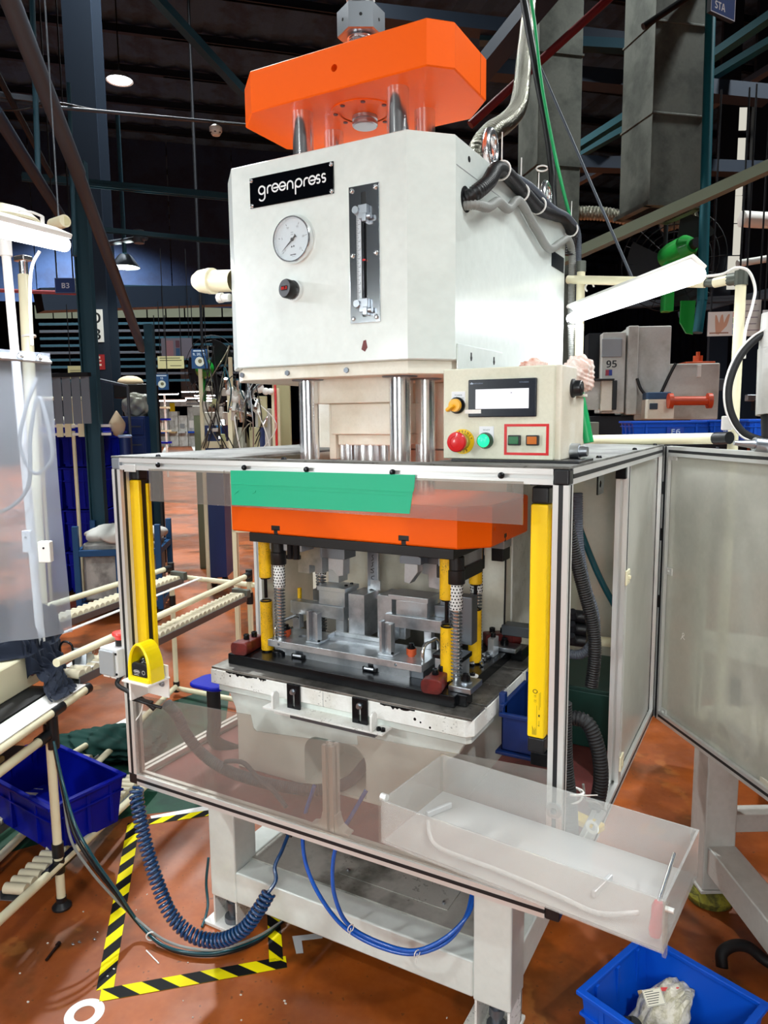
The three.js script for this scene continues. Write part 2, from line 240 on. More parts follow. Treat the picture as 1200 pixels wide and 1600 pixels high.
BAYS.forEach(([x, y, z, k], i) => {
  const o = thing('high_bay_lamp', ['round high bay lamp glowing under the dark roof, left of the steel column', 'round high bay lamp high over the roller rack and trolley', 'round high bay lamp high over the moulding machine', 'round high bay lamp over the hall behind the photographer, right', 'round high bay lamp over the hall behind the photographer, left', 'round high bay lamp over the far left of the hall', 'round high bay lamp over the far end of the aisle'][i], 'lamp', [x, y, z], 0, 'high bay lamps under the roof'); offs.set(o, V(0, 0, 0));
  part('reflector', lathe([[.06, .16], [.14, .12], [.22, .02], [.235, 0], [.22, .01], [.05, .15]], [0, 0, 0], [0, 1, 0], 24), M.aluW, o);
  part('lens', cyl([0, .01, 0], [0, .03, 0], .2, .2, 24), glow(COOL, 9), o);
  part('cable', cyl([0, .16, 0], [0, CEIL - y, 0], .012, .012, 6), M.black, o);
  const L = new THREE.SpotLight(COOL, k, 0, 1.2, .6, 2); L.position.set(x, y - .02, z); L.target.position.set(x, 0, z); L.shadow.radius = 10; L.castShadow = true; scene.add(L, L.target);
});

// ---------------------------------------------------------------- hydraulic press
const press = thing('hydraulic_press', 'white hydraulic press with orange crown and slide, round gauge and chrome columns', 'press', [-.05, 0, -.6]);
const ZF = -.2264;
const chamfRect = (x0, x1, z0, z1, c) => [[x0, z1 - c], [x0 + c, z1], [x1 - c, z1], [x1, z1 - c], [x1, z0 + c], [x1 - c, z0], [x0 + c, z0], [x0, z0 + c]];   // z1 front
{
  // crown
  const cr = part('crown', cut(prismY([[-.37, -.31], [-.293, -.2383], [.1998, -.2383], [.2472, -.2857], [.2472, -.478], [.175, -.56], [-.29, -.56], [-.37, -.49]], 2.3215, 2.4211, .003), [cyl([-.042, 2.371, -.3], [-.042, 2.371, -.22], .0085, .0085, 20)]), M.orange, press);
  part('joint_line', box(.2465, .2476, 2.3235, 2.419, -.4405, -.4395), M.redBrown, cr);
  part('flange_ring', lathe([[.062, 0], [.085, 0], [.085, .002], [.062, .002]], [-.0465, 2.3195, -.385], [-.0465, 2.3215, -.385], 32), M.orange, cr);
  for (let k = 0; k < 8; k++) { const a = k * Math.PI / 4 + .3; part('flange_bolt', cyl([-.0465 + .073 * Math.cos(a), 2.3175, -.385 + .073 * Math.sin(a)], [-.0465 + .073 * Math.cos(a), 2.3215, -.385 + .073 * Math.sin(a)], .006, .006, 10), M.redBrown, cr); }
  part('ram_end', lathe([[0, 0], [.03, 0], [.033, .003], [.033, .009], [.03, .011], [.03, .014], [.033, .016], [.033, .024], [.03, .026], [.033, .028], [.033, .04]], [-.058, 2.297, -.408], [-.058, 2.33, -.408], 30), M.steel, press);
  // threaded spindle and nut on top
  { const prof = [[0, 0]]; for (let y = 0; y < .16; y += .006) prof.push([.036, y], [.031, y + .003]); prof.push([.036, .16], [0, .16]); part('threaded_spindle', [lathe(prof, [-.05, 2.415, -.38], [-.05, 2.6, -.38], 26), cyl([-.05, 2.585, -.38], [-.05, 2.74, -.38], .036, .036, 26)], M.chrome, press);
    const nutp = []; for (let k = 0; k < 6; k++) { const a = k * Math.PI / 3 + .5236; nutp.push([-.05 + .06 * Math.cos(a), -.38 - .06 * Math.sin(a)]); }
    const nut = part('spindle_nut', prismY(nutp, 2.496, 2.56, .003), M.steel, press);
    for (const a of [-Math.PI / 3, 0, -Math.PI * 2 / 3]) part('pin_hole', cyl([-.05 + .05 * Math.cos(a), 2.528, -.38 - .05 * Math.sin(a)], [-.05 + .0526 * Math.cos(a), 2.528, -.38 - .0526 * Math.sin(a)], .004, .004, 10), M.black, nut); }
  // columns
  for (const [x, z] of [[-.184, -.3082], [.091, -.3082], [-.184, -.4542], [.091, -.4542]]) {
    part('upper_column', rod([x, 2.15, z], [x, 2.33, z], .0265, .001, 28), M.chrome, press); part('lower_column', rod([x, 1.24, z], [x, 1.7, z], .0265, .001, 28), M.chrome, press);
    part('column_collar', lathe([[.0285, 0], [.043, .001], [.045, .004], [.045, .011], [.03, .014]], [x, 1.648, z], [x, 1.7, z], 28), M.steelDark, press);
  }
  // head cabinet
  const X0 = -.439, X1 = .2395, ZB = -1.25;
  const head = part('head_cabinet', prismY([[X0, ZF - .084], [X0 + .084, ZF], [X1 - .084, ZF], [X1, ZF - .084], [X1, ZB], [X0, ZB]], 1.684, 2.194, .003), M.white, press);
  part('bottom_plate', prismY([[X0 + .012, ZF - .09], [X0 + .09, ZF - .012], [X1 - .09, ZF - .012], [X1 - .012, ZF - .09], [X1 - .012, -.9], [X0 + .012, -.9]], 1.652, 1.684, .002), M.cream, press);
  for (const x of [-.35, -.2, -.02]) part('plate_screw', hexhead([x, 1.667, ZF - .012], [0, 0, 1], .007, .005), M.steelDark, press);
  part('side_flange', box(X1, X1 + .004, 1.662, 1.724, -.627, -.318, .001), M.white, press);
  for (const z of [-.40, -.56]) part('slot_hole', [cyl([X1 + .002, 1.695, z], [X1 + .0055, 1.695, z], .005, .005, 12), box(X1 + .002, X1 + .0052, 1.688, 1.708, z - .003, z + .003)], M.black, press);
  part('side_seam', box(X1 - .001, X1 + .0008, 2.128, 2.1295, -.62, -.315), M.greyLid, head);
  part('side_hole', cyl([X1 - .002, 2.162, -.39], [X1 + .001, 2.162, -.39], .007, .007, 16), M.black, head);
  for (const y of [1.73]) { part('paint_chip', prismZ([[.03, y - .016], [.04, y - .022], [.047, y - .012], [.043, y + .006], [.036, y + .004]], ZF - .001, ZF + .0006).translate(0, 0, 0), M.redBrown, head); }
  part('hose_opening', cyl([X1 - .005, 2.065, -.37], [X1 + .0012, 2.065, -.37], .03, .03, 24), M.black, head);
  // name plate with the maker's lettering, drawn as a monoline script
  const np = canvasTex(1024, 300, (k, w, h) => { k.fillStyle = '#05070b'; k.fillRect(0, 0, w, h); k.strokeStyle = '#f4f6f6'; k.lineWidth = 17; k.lineCap = 'round'; k.lineJoin = 'round';
    const base = 178, r = 39; let x = 150; const A = (cx, cy, r, a, b, cc) => { k.beginPath(); k.arc(cx, cy, r, a, b, cc); k.stroke(); }; const Ln = (...p) => { k.beginPath(); p.forEach((q, i) => (i ? k.lineTo(...q) : k.moveTo(...q))); k.stroke(); };
    const P2 = Math.PI; const cy = base - r;
    const G = (x) => { A(x, cy, r, -.5, P2 * 2 - .75); Ln([x + r, cy - 20], [x + r, base + 28]); A(x, base + 28, r, 0, P2 * .8); };
    const Rr = (x) => { Ln([x, base], [x, cy]); A(x + 32, cy, 32, P2, P2 * 1.62); };
    const E = (x) => { A(x, cy, r, .62, P2 * 2 - .02); Ln([x - r + 22, cy + 2], [x + r, cy + 2]); };
    const N = (x) => { Ln([x, base], [x, cy]); A(x + 34, cy, 34, P2, 0); Ln([x + 68, cy], [x + 68, base]); };
    const Pp = (x) => { Ln([x, cy], [x, base + 62]); A(x + r, cy, r, P2, P2 * 2.82); };
    const Ss = (x) => { A(x + 22, cy - 19, 20, P2 * .5, P2 * 1.75); A(x + 22, cy + 19, 20, -P2 * .5, P2 * .7); };
    G(x); x += 74; Rr(x); x += 98; E(x); x += 93; E(x); x += 62; N(x); x += 100; Pp(x); x += 106; Rr(x); x += 98; E(x); x += 50; Ss(x); x += 66; Ss(x); });
  { const p = part('name_plate', box(-.294, -.0395, 2.084, 2.1578, ZF, ZF + .003, .001), PH(0x05070b, { roughness: .12, clearcoat: 1, clearcoatRoughness: .05 }), press);
    const g = new THREE.PlaneGeometry(.25, .0715).translate(-.1667, 2.121, ZF + .0034); part('lettering', g, PH(0xffffff, { map: np, roughness: .12, clearcoat: 1, clearcoatRoughness: .05 }), p, { uv: true });
    for (const [x, y] of [[-.288, 2.151], [-.046, 2.151], [-.288, 2.09], [-.046, 2.09]]) part('screw', lathe([[0, .004], [.003, .0035], [.005, .0015], [.0055, 0]], [x, y, ZF + .003], [x, y, ZF + .01], 12), M.chrome, p); }
  // pressure gauge
  { const c = [-.16, 1.991, ZF], dial = canvasTex(512, 512, (k) => { k.fillStyle = '#dfe9ee'; k.fillRect(0, 0, 512, 512); k.translate(256, 256); k.fillStyle = k.strokeStyle = '#222a33'; k.font = '34px sans-serif'; k.textAlign = 'center'; k.textBaseline = 'middle';
      const a0 = 2.36, sw = 4.71; for (let i = 0; i <= 50; i++) { const a = a0 + sw * i / 50, L = i % 10 ? 7 : 24; k.lineWidth = i % 10 ? 1 : 6; k.beginPath(); k.moveTo(218 * Math.cos(a), 218 * Math.sin(a)); k.lineTo((218 - L) * Math.cos(a), (218 - L) * Math.sin(a)); k.stroke(); if (i % 10 === 0) k.fillText(String(i / 2), 164 * Math.cos(a), 164 * Math.sin(a)); }
      k.fillStyle = '#8d9aa2'; k.fillRect(-26, -92, 40, 8); k.fillRect(-24, -68, 34, 8); k.fillStyle = '#2a323a'; k.beginPath(); k.arc(-16, 84, 11, 0, 7); k.arc(16, 80, 11, 0, 7); k.fill(); k.fillRect(-42, 176, 40, 12); k.fillRect(2, 174, 44, 12); k.fillStyle = '#aab5bc'; k.fillRect(-16, 198, 46, 6); });
    const g = part('pressure_gauge', lathe([[.056, -.01], [.0575, .004], [.0575, .012], [.055, .016], [.052, .016], [.0505, .012], [.0505, .006]], c, [c[0], c[1], c[2] + .05], 48), M.chrome, press);
    const dg = new THREE.CircleGeometry(.051, 48).translate(c[0], c[1], c[2] + .008); part('dial', dg, S(0xffffff, .5, 0, { map: dial }), g, { uv: true });
    const na = 2.36 + .1; const nd = [Math.cos(-na), Math.sin(-na)]; part('needle', [prismZ([[c[0] + nd[0] * .041, c[1] + nd[1] * .041], [c[0] - nd[1] * .0022 - nd[0] * .01, c[1] + nd[0] * .0022 - nd[1] * .01], [c[0] - nd[0] * .014 - nd[1] * .005, c[1] - nd[1] * .014 + nd[0] * .005], [c[0] - nd[0] * .014 + nd[1] * .005, c[1] - nd[1] * .014 - nd[0] * .005], [c[0] + nd[1] * .0022 - nd[0] * .01, c[1] - nd[0] * .0022 - nd[1] * .01]], c[2] + .0095, c[2] + .0105), cyl([c[0], c[1], c[2] + .009], [c[0], c[1], c[2] + .012], .004, .004, 14)], M.black, g);
    part('cover_glass', cyl([c[0], c[1], c[2] + .0125], [c[0], c[1], c[2] + .0128], .0505, .0505, 40), M.glassy, g); }
  // digital thermometer on a stub: black head with red digits, turned a little
  { const c = [-.163, 1.869, ZF]; const t = part('digital_thermometer', lathe([[0, 0], [.02, 0], [.02, .006], [.021, .01], [.023, .014], [.0235, .03], [.0215, .034], [0, .034]], c, [c[0] - .012, c[1] + .004, c[2] + .05], 30), S(0x07080a, .55), press);
    part('stub', cyl([c[0], c[1], c[2] - .002], [c[0], c[1], c[2] + .012], .026, .024, 26), M.chrome, t);
    const dig = canvasTex(128, 64, (k) => { k.fillStyle = '#180203'; k.fillRect(0, 0, 128, 64); k.fillStyle = '#ff2a1c'; k.font = 'bold 52px monospace'; k.textAlign = 'center'; k.textBaseline = 'middle'; k.fillText('00.0', 64, 34); });
    const g = new THREE.PlaneGeometry(.022, .011); g.lookAt(V(-.012, .004, .05)); g.translate(c[0] - .0084, c[1] + .0028, c[2] + .0338); part('digit_display', g, new THREE.MeshStandardMaterial({ color: 0x200404, emissive: 0xffffff, emissiveMap: dig, emissiveIntensity: 1.2 }), t, { uv: true }); }
  // travel scale: mirror plate with slot, ruler and two sliding stops
  { const sp = part('travel_scale_plate', cut(box(.002, .0845, 1.776, 2.091, ZF, ZF + .003, .0008), [box(.036, .049, 1.79, 2.075, ZF - .002, ZF + .01)]), S(0xcfd4da, .16, 1), press);
    part('slot_back', box(.035, .05, 1.789, 2.076, ZF - .0005, ZF + .0006), M.black, sp);
    const rul = canvasTex(64, 1024, (k, w, h) => { k.fillStyle = '#c9ced2'; k.fillRect(0, 0, w, h); k.fillStyle = '#23262b'; for (let i = 0; i <= 100; i++) { const y = 12 + i * 10; k.fillRect(0, y, i % 10 ? (i % 5 ? 22 : 34) : 50, 4); if (i % 10 === 0) { k.font = '22px sans-serif'; k.fillText(String(i / 10), 40, y - 6); } } });
    part('ruler', new THREE.PlaneGeometry(.013, .2).translate(.0295, 1.925, ZF + .0045), S(0xffffff, .4, .3, { map: rul }), sp, { uv: true });
    part('pointer_rod', rod([.044, 1.8, ZF + .006], [.044, 2.03, ZF + .006], .0025), M.blackOx, sp);
    part('red_pointer', box(.041, .048, 1.918, 1.922, ZF + .006, ZF + .0085), M.red, sp);
    for (const y of [2.028, 1.815]) { const st = part('sliding_stop', [box(.034, .058, y - .016, y + .016, ZF + .003, ZF + .016, .002), box(.046, .058, y - .024, y - .004, ZF + .003, ZF + .02, .002)], M.steel, sp); part('thumb_screw', [cyl([.024, y + .004, ZF + .01], [.036, y + .004, ZF + .01], .009, .009, 16), cyl([.03, y + .004, ZF + .004], [.03, y + .004, ZF + .022], .0085, .0085, 16)], M.steel, st); part('thumb_screw', cyl([.056, y - .012, ZF + .012], [.068, y - .012, ZF + .012], .006, .006, 14), M.steel, st); }
    for (const [x, y] of [[.011, 2.081], [.075, 2.081], [.011, 1.934], [.075, 1.934], [.011, 1.787], [.075, 1.787]]) part('screw', lathe([[0, .005], [.003, .0045], [.0055, .002], [.006, 0]], [x, y, ZF + .003], [x, y, ZF + .01], 12), M.chrome, sp); }
  // rating plate on the side
  part('rating_plate', box(X1, X1 + .002, 2.035, 2.085, -1.235, -1.09, .0005), S(0x20262c, .3, .4), press);
  // lifting eyes
  for (const [z, ry] of [[-.623, .3], [-1.13, .3]]) part('lifting_eye', [new THREE.TorusGeometry(.036, .012, 10, 24).scale(.8, 1.15, 1).rotateY(1.2 + ry).translate(.205, 2.262, z), cyl([.205, 2.19, z], [.205, 2.22, z], .026, .02, 18)], M.chrome, press);
  // white elbow on the left side
  part('pipe_elbow', lathe([[.03, 0], [.03, .075], [.036, .077], [.036, .092], [.033, .094], [.034, .105], [.031, .125], [.022, .142], [.008, .15], [0, .151]], [-.436, 1.934, -.32], [-.6, 1.948, -.32], 28), M.pipe, press); part('elbow_valve', [cyl([-.437, 1.886, -.3], [-.465, 1.887, -.3], .011, .011, 14), cyl([-.462, 1.888, -.3], [-.478, 1.888, -.3], .014, .014, 8)], M.whiteOld, press);
  // neck blocks and ram below the head
  part('neck_block', [box(-.168, .058, 1.588, 1.655, -.45, -.315, .003)], M.cream, press);
  part('cylinder_block', [box(-.134, .06, 1.506, 1.588, -.47, -.335, .004), box(-.142, -.122, 1.44, 1.588, -.47, -.34, .002)], M.cream, press);
  part('gland_ring', box(-.118, .06, 1.478, 1.506, -.46, -.345, .003), M.cream, press);
  part('ram', [rod([-.045, 1.33, -.4], [-.045, 1.485, -.4], .052, .002, 32), rod([-.112, 1.33, -.36], [-.112, 1.505, -.36], .008), rod([.018, 1.33, -.36], [.018, 1.485, -.36], .01), rod([-.09, 1.33, -.355], [-.09, 1.485, -.355], .01)], M.chrome, press);
  // moving slide
  const sl = part('slide', cut(prismY([[-.395, -.2264], [.282, -.2264], [.345, -.287], [.345, -.555], [.28, -.6], [-.37, -.6], [-.395, -.575]], 1.2422, 1.343, .004), [
    ...[[-.245], [.1415]].flatMap(([x]) => [box(x - .0065, x + .0065, 1.23, 1.256, -.7, -.2), box(x - .0145, x + .0145, 1.2525, 1.266, -.7, -.2)]), box(.3, .4, 1.23, 1.254, -.39, -.379), box(.3, .4, 1.2525, 1.263, -.396, -.373), cyl([.3, 1.285, -.306], [.4, 1.285, -.306], .006, .006, 14)]), M.orange, press);
  for (const x of [-.245, .1415]) part('slot_shade_fill', [box(x - .0063, x + .0063, 1.2425, 1.255, -.59, -.2275), box(x - .0143, x + .0143, 1.2527, 1.2658, -.59, -.2275)], M.black, sl); part('slot_shade_fill', [box(.31, .3438, 1.2425, 1.254, -.389, -.38), box(.31, .3438, 1.2527, 1.2628, -.395, -.374)], M.black, sl);  // black fill gives the open T-slots their shade as solid colour
  // back body, throat and bolster
  part('back_body', [box(-.43, .25, .56, 1.652, -1.2, -.66, .004)], M.cream, press);
  part('side_cover', box(.25, .256, .9, 1.6, -1.15, -.7, .002), M.whiteOld, press);
  part('bolster', cut(prismY([[-.4395, -.1667], [.33, -.1667], [.346, -.183], [.346, -.66], [-.4395, -.66]], .8145, .8565, .002), [box(.3, .4, .835, .9, -.262, -.252), box(.3, .4, .835, .9, -.402, -.392), box(.3, .4, .835, .9, -.542, -.532)]), M.whiteChip, press);
  const bol = press.children.at(-1);
  for (const [x0, x1, sd] of [[-.385, -.275, 1], [.105, .2, 4], [-.27, -.245, 2]]) { const pl = []; const n = 16; for (let i = 0; i <= n; i++) pl.push([x0 + (x1 - x0) * i / n, .8572]); for (let i = n; i >= 0; i--) pl.push([x0 + (x1 - x0) * i / n, .8545 - .008 * Math.abs(Math.sin(i * 1.7 + sd) * Math.sin(i * .6 + sd)) * Math.sin(Math.PI * i / n)]); part('paint_chip', prismZ(pl, -.1672, -.1663), M.blackOx, bol); }
  for (const [x, y, r] of [[.2, .835, .004], [.215, .83, .0025], [-.37, .846, .003], [.03, .852, .003], [.24, .822, .003]]) part('paint_chip', cyl([x, y, -.1672], [x, y, -.1664], r, r, 7), M.blackOx, bol);
  part('joint_line', box(-.063, -.062, .816, .856, -.1668, -.1664), M.steelDark, bol);
  const topG = []; const zs = [-.1687, -.252, -.262, -.392, -.402, -.532, -.542, -.658]; for (let i = 0; i < 8; i += 2) topG.push(box(-.4385, .345, .8565, .863, zs[i + 1], zs[i], .001)); topG.push(box(-.438, .3, .85, .862, -.65, -.18));
  part('bolster_top', topG, M.castTop, press);
  part('bolster_skirt', prismY([[-.425, -.182], [.325, -.182], [.335, -.192], [.335, -.64], [-.425, -.64]], .79, .8145, .003), M.white, press);
  // pedestal with flared sides and an arched opening
  { const pr = [[-.41, .79], [.32, .79], [.3, .755], [.27, .73], [.262, .7], [.262, .565], [-.382, .565], [-.38, .7], [-.386, .74]];
    const s = shp(pr); const hl = new THREE.Path(); const ax0 = -.152, ax1 = .046, r = .05; hl.moveTo(ax0, .572); hl.lineTo(ax0, .715 - r); hl.absarc(ax0 + r, .715 - r, r, Math.PI, Math.PI / 2, true); hl.lineTo(ax1 - r, .715); hl.absarc(ax1 - r, .715 - r, r, Math.PI / 2, 0, true); hl.lineTo(ax1, .572); hl.closePath(); s.holes.push(hl);
    part('pedestal', ext(s, .2, .003).translate(0, 0, -.4), M.white, press); part('pedestal_back', box(-.38, .26, .565, .79, -.66, -.4), M.white, press); }
  // gauge bar bracket on the bolster front
  for (const [x, w] of [[-.152, .041], [.05, .044]]) { const b = part('slotted_strip', cut(box(x - w / 2, x + w / 2, .795, .861, -.166, -.160, .001), [box(x - .0035, x + .0035, .8, .835, -.17, -.15)]), M.blackOx, press); part('bolt', [cyl([x, .842, -.160], [x, .842, -.157], .008, .008, 16), hexhead([x, .842, -.157], [0, 0, 1], .0055, .006)], M.steel, b); }
  { const b = part('gauge_bar', [box(-.235, .128, .789, .795, -.19, -.135, .001), box(-.232, -.09, .76, .79, -.186, -.18)], M.whiteChip, press); part('back_strip', box(-.168, .09, .765, .789, -.185, -.165, .001), M.steelDark, b);
    for (const x of [-.2, .098]) part('ear', prismX([[-.16, .795], [-.132, .795], [-.132, .832], [-.138, .84], [-.15, .84], [-.16, .83]], x - .003, x + .003, .0006), M.whiteChip, b);
    for (const x of [.11, .122]) part('bolt', capScrew([x, .795, -.15], [0, 1, 0], .006, .008), M.blackOx, b); }
  part('floor_tray', [box(-.57, .585, .552, .566, -1.12, -.03, .002)], M.maroon, press);
  // leg frame
  const leg = (x, z) => part('leg', [box(x - .05, x + .05, .105, .552, z - .1, z, .006)], M.white, press);
  for (const [x, z] of [[-.479, -.2235], [.379, -.2235], [-.479, -.98], [.379, -.98]]) {
    leg(x, z);
    const f = part('levelling_foot', [box(x - .082, x + .05, 0, .012, z - .12, z + .005, .003), box(x - .046, x - .04, .012, .108, z - .095, z - .005), box(x + .04, x + .046, .012, .108, z - .095, z - .005), box(x - .046, x + .046, .012, .108, z - .097, z - .09)], M.whiteChip, press);
    part('foot_bolt', [cyl([x, .012, z - .04], [x, .105, z - .04], .012, .012, 14), hexhead([x, .055, z - .04], [0, 1, 0], .02, .022), cyl([x, .012, z - .04], [x, .03, z - .04], .026, .026, 16)], M.steelDark, f); }
  part('front_rail', box(-.43, .33, .11, .21, -.303, -.2235, .006), M.white, press);
  part('rear_rail', box(-.43, .33, .11, .21, -1.08, -1.0, .006), M.white, press);
  for (const x of [-.479, .379]) part('side_rail', box(x - .04, x + .04, .11, .21, -.98, -.32, .006), M.white, press);
  part('lower_shelf', [box(-.43, .33, .205, .214, -1.0, -.30)], M.shelf, press);
  part('shelf_plate', [box(-.15, .2, .214, .2165, -.8, -.36, .0008)], M.shelf, press);
  for (const [x, z] of [[-.13, -.38], [.18, -.38], [.0, -.5]]) part('shelf_screw', capScrew([x, .2165, z], [0, 1, 0], .005, .006), M.steel, press);
}

// white walls added out of view, for bounce light and chrome reflections
for (const [x, z, t, l] of [[-1.6, 3.6, 2.2, 'tall white wall added behind the photographer for the chrome to mirror, left of the two'], [2.9, 5.2, 3.5, 'tall white wall added behind the photographer for the chrome to mirror, right of the two']]) { const o = thing('bounce_wall', l, 'work cell', [x, 0, z], t); part('bounce_panel', box(-1.1, 1.1, .1, 2.3, -.04, 0, .006), M.white, o); part('bounce_base', box(-1.1, 1.1, 0, .1, -.3, 0), M.darkSteel, o); part('cell_bench', box(-1.1, 1.1, .85, .9, 0, .35, .006), M.greyBox, o); }

FILL_LAMPS.forEach(([x, y, z, t, k], i) => { const o = thing('fill_lamp', ['upright fill lamp panel added on a stand behind the photographer, right one', 'upright fill lamp panel added on a stand behind the photographer, left one'][i], 'lamp', [x, 0, z], t, 'added fill lamps behind the photographer');
  part('stand', [cyl([0, 0, .03], [0, y - .3, .03], .016, .016, 12), cyl([0, 0, .03], [0, .02, .03], .16, .16, 24)], M.blackPl, o); part('lamp_frame', box(-.22, .22, y - .32, y + .32, .0, .04, .01), M.aluW, o); part('diffuser', box(-.2, .2, y - .3, y + .3, -.006, .002), glow(COOL, 5), o);
  const L = new THREE.RectAreaLight(COOL, k, .4, .6); L.position.set(x - Math.sin(t) * .02, y, z - Math.cos(t) * .02); L.rotation.set(0, t, 0); L.castShadow = true; scene.add(L); });
// ---------------------------------------------------------------- guard enclosure of slotted aluminium profile
const W_ = .03, h_ = .015, FT = 1.453, FB = .556, BKZ = -1.145;
const guard = thing('guard_enclosure', 'aluminium profile guard frame with clear panels around the press', 'machine guard', [0, FB, -.55]);
{
  const y0 = FB + W_, y1 = FT - W_;
  for (const [x, z, a, b] of [[-.585, -h_, y0, y1], [.585, -h_, y0, y1], [-.585, BKZ + h_, y0, y1], [.585, BKZ + h_, y0, y1]]) {
    const p = part('post', profile([x, a, z], [x, b, z]), M.alu, guard);
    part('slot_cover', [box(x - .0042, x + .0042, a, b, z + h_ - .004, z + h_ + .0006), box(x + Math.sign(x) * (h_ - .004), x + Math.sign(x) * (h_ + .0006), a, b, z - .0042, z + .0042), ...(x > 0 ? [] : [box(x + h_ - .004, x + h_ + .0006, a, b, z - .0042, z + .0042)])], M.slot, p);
  }
  for (const y of [FB + h_, FT - h_]) {
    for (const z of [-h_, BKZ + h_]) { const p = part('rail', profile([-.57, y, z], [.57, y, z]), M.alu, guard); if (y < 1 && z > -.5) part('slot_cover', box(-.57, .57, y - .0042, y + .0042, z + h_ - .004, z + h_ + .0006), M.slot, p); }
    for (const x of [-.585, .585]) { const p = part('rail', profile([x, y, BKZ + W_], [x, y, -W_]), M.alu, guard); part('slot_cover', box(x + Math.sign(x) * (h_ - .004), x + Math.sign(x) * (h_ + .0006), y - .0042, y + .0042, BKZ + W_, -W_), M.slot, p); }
    for (const x of [-.585, .585]) for (const z of [-h_, BKZ + h_]) part('corner_cap', cbox([x, y, z], .0305, .0305, .0305, .004), x < 0 && y > 1 ? S(0x8d949c, .4, .5) : M.blackPl, guard);
  }
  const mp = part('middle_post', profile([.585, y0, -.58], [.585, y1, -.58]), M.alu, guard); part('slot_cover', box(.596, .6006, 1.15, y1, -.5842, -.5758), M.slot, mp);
  part('middle_post', profile([-.585, y0, -.58], [-.585, y1, -.58]), M.alu, guard);
  part('frame_bracket', [box(.572, .598, y1 - .03, y1, -.563, -.545, .002), cut(box(.586, .59, y1 - .045, y1, -.335, -.28, .001), [cyl([.58, y1 - .022, -.3], [.6, y1 - .022, -.3], .008, .008, 14)])], M.blackOx, guard);
  // short upright in the middle of the front, with two curved gussets
  const st = part('short_post', profile([.048, y0, -.03], [.048, .797, -.03]), M.aluW, guard);
  for (const s of [-1, 1]) { const g = shp([[0, 0], [.038, 0], [.038, .004], [.026, .007], [.012, .016], [.006, .03], [.004, .042], [0, .042]]); const e = ext(g, .026, .001); e.translate(0, 0, -.013); if (s < 0) e.rotateY(Math.PI); part('gusset', e.translate(.048 + s * .015, y0, -.03), M.aluW, st); part('gusset_bolt', capScrew([.048 + s * .034, y0 + .004, -.03], [0, 1, 0], .004, .004), M.blackOx, st); }
  // panels
  const acr = M.acr, pt = .004;
  { const s = shp([[-.572, .588], [.572, .588], [.572, .868], [.3458, .8556], [.138, .846], [.14, .8245], [.0038, .811], [-.15, .7965], [-.158, .803], [-.1655, .8346], [-.5134, .8161], [-.572, .812]]); part('front_panel', ext(s, pt, .0005).translate(0, 0, -.006), M.acrDirty, guard); }
  { const t = part('upper_panel', box(-.4615, .5145, 1.346, 1.428, .0, .004, .0004), M.acrDirty, guard); part('upper_panel_seam', box(-.214, -.2125, 1.346, 1.43, .0035, .0055), M.acr, t);
    for (const x of [-.43, -.155, .02, .235, .47]) part('panel_button', lathe([[0, .007], [.004, .0065], [.006, .004], [.0065, 0]], [x, 1.438, .0], [x, 1.438, .01], 14), M.blackOx, guard);
    const tp = [[-.1935, 1.4307], [-.1, 1.432], [.1, 1.433], [.2896, 1.4342], [.286, 1.402], [.2835, 1.3985], [.2761, 1.354], [.1, 1.3525], [-.1934, 1.3493]];
    const g = part('green_tape', ext(shp(tp), .0012, .0003).translate(0, 0, .004), M.greenTape, t);
    part('tape_fold', [prismZ([[-.19, 1.3985], [.05, 1.3992], [.284, 1.398], [.284, 1.3995], [.05, 1.4009], [-.19, 1.4]], .005, .0062), prismZ([[-.19, 1.392], [.284, 1.3905], [.284, 1.3912], [-.19, 1.3927]], .005, .0058), prismZ([[-.185, 1.378], [-.172, 1.385], [-.17, 1.3835], [-.183, 1.3745]], .005, .0065), prismZ([[-.135, 1.386], [-.12, 1.3865], [-.121, 1.382], [-.13, 1.3785]], .005, .0065)], M.greenTape, g); }
  part('side_panel', box(.583, .587, y0, y1, BKZ + W_, -.595), M.poly, guard);
  part('side_panel', box(-.587, -.583, y0, y1, BKZ + W_, -.595), M.poly, guard);
  part('back_panel', box(-.57, .57, y0, y1, BKZ + h_ - .002, BKZ + h_ + .002), M.poly, guard);
  // top cover with the openings for head and columns
  part('top_cover', cut(box(-.6, .6, FT, FT + .005, BKZ, 0, .0008), [box(-.232, .3, 1.4, 1.5, -.63, -.036), box(-.45, .27, 1.4, 1.5, -1.2, -.64)]), M.topPlate, guard);
  for (const [x, z] of [[.585, -.3], [.585, -.72], [.585, -1.06], [-.44, -.01], [-.05, -.012]]) part('cover_button', lathe([[0, .006], [.005, .005], [.007, 0]], [x, FT + .005, z], [x, FT + .015, z], 12), M.blackOx, guard);
  for (const y of [1.2, .66, 1.36, 1.0]) part('panel_button', lathe([[0, .006], [.005, .005], [.006, 0]], [.587, y, -.61], [.6, y, -.61], 10), M.blackOx, guard);
  for (const y of [1.32, 1.17, .95]) part('panel_hinge', [box(.5995, .607, y - .02, y + .02, -1.165, -1.13, .002), cyl([.607, y - .022, -1.148], [.607, y + .022, -1.148], .006, .006, 12)], M.blackOx, guard);
  part('door_catch', [cut(box(.6005, .606, 1.12, 1.158, -.6, -.56, .002), [box(.59, .62, 1.13, 1.148, -.588, -.572)]), box(.6, .612, 1.134, 1.144, -.585, -.575, .002)], M.pipe, guard);
  part('door_catch', [cut(box(.6005, .606, .62, .66, -.6, -.56, .002), [box(.59, .62, .63, .65, -.588, -.572)])], M.pipe, guard);
}
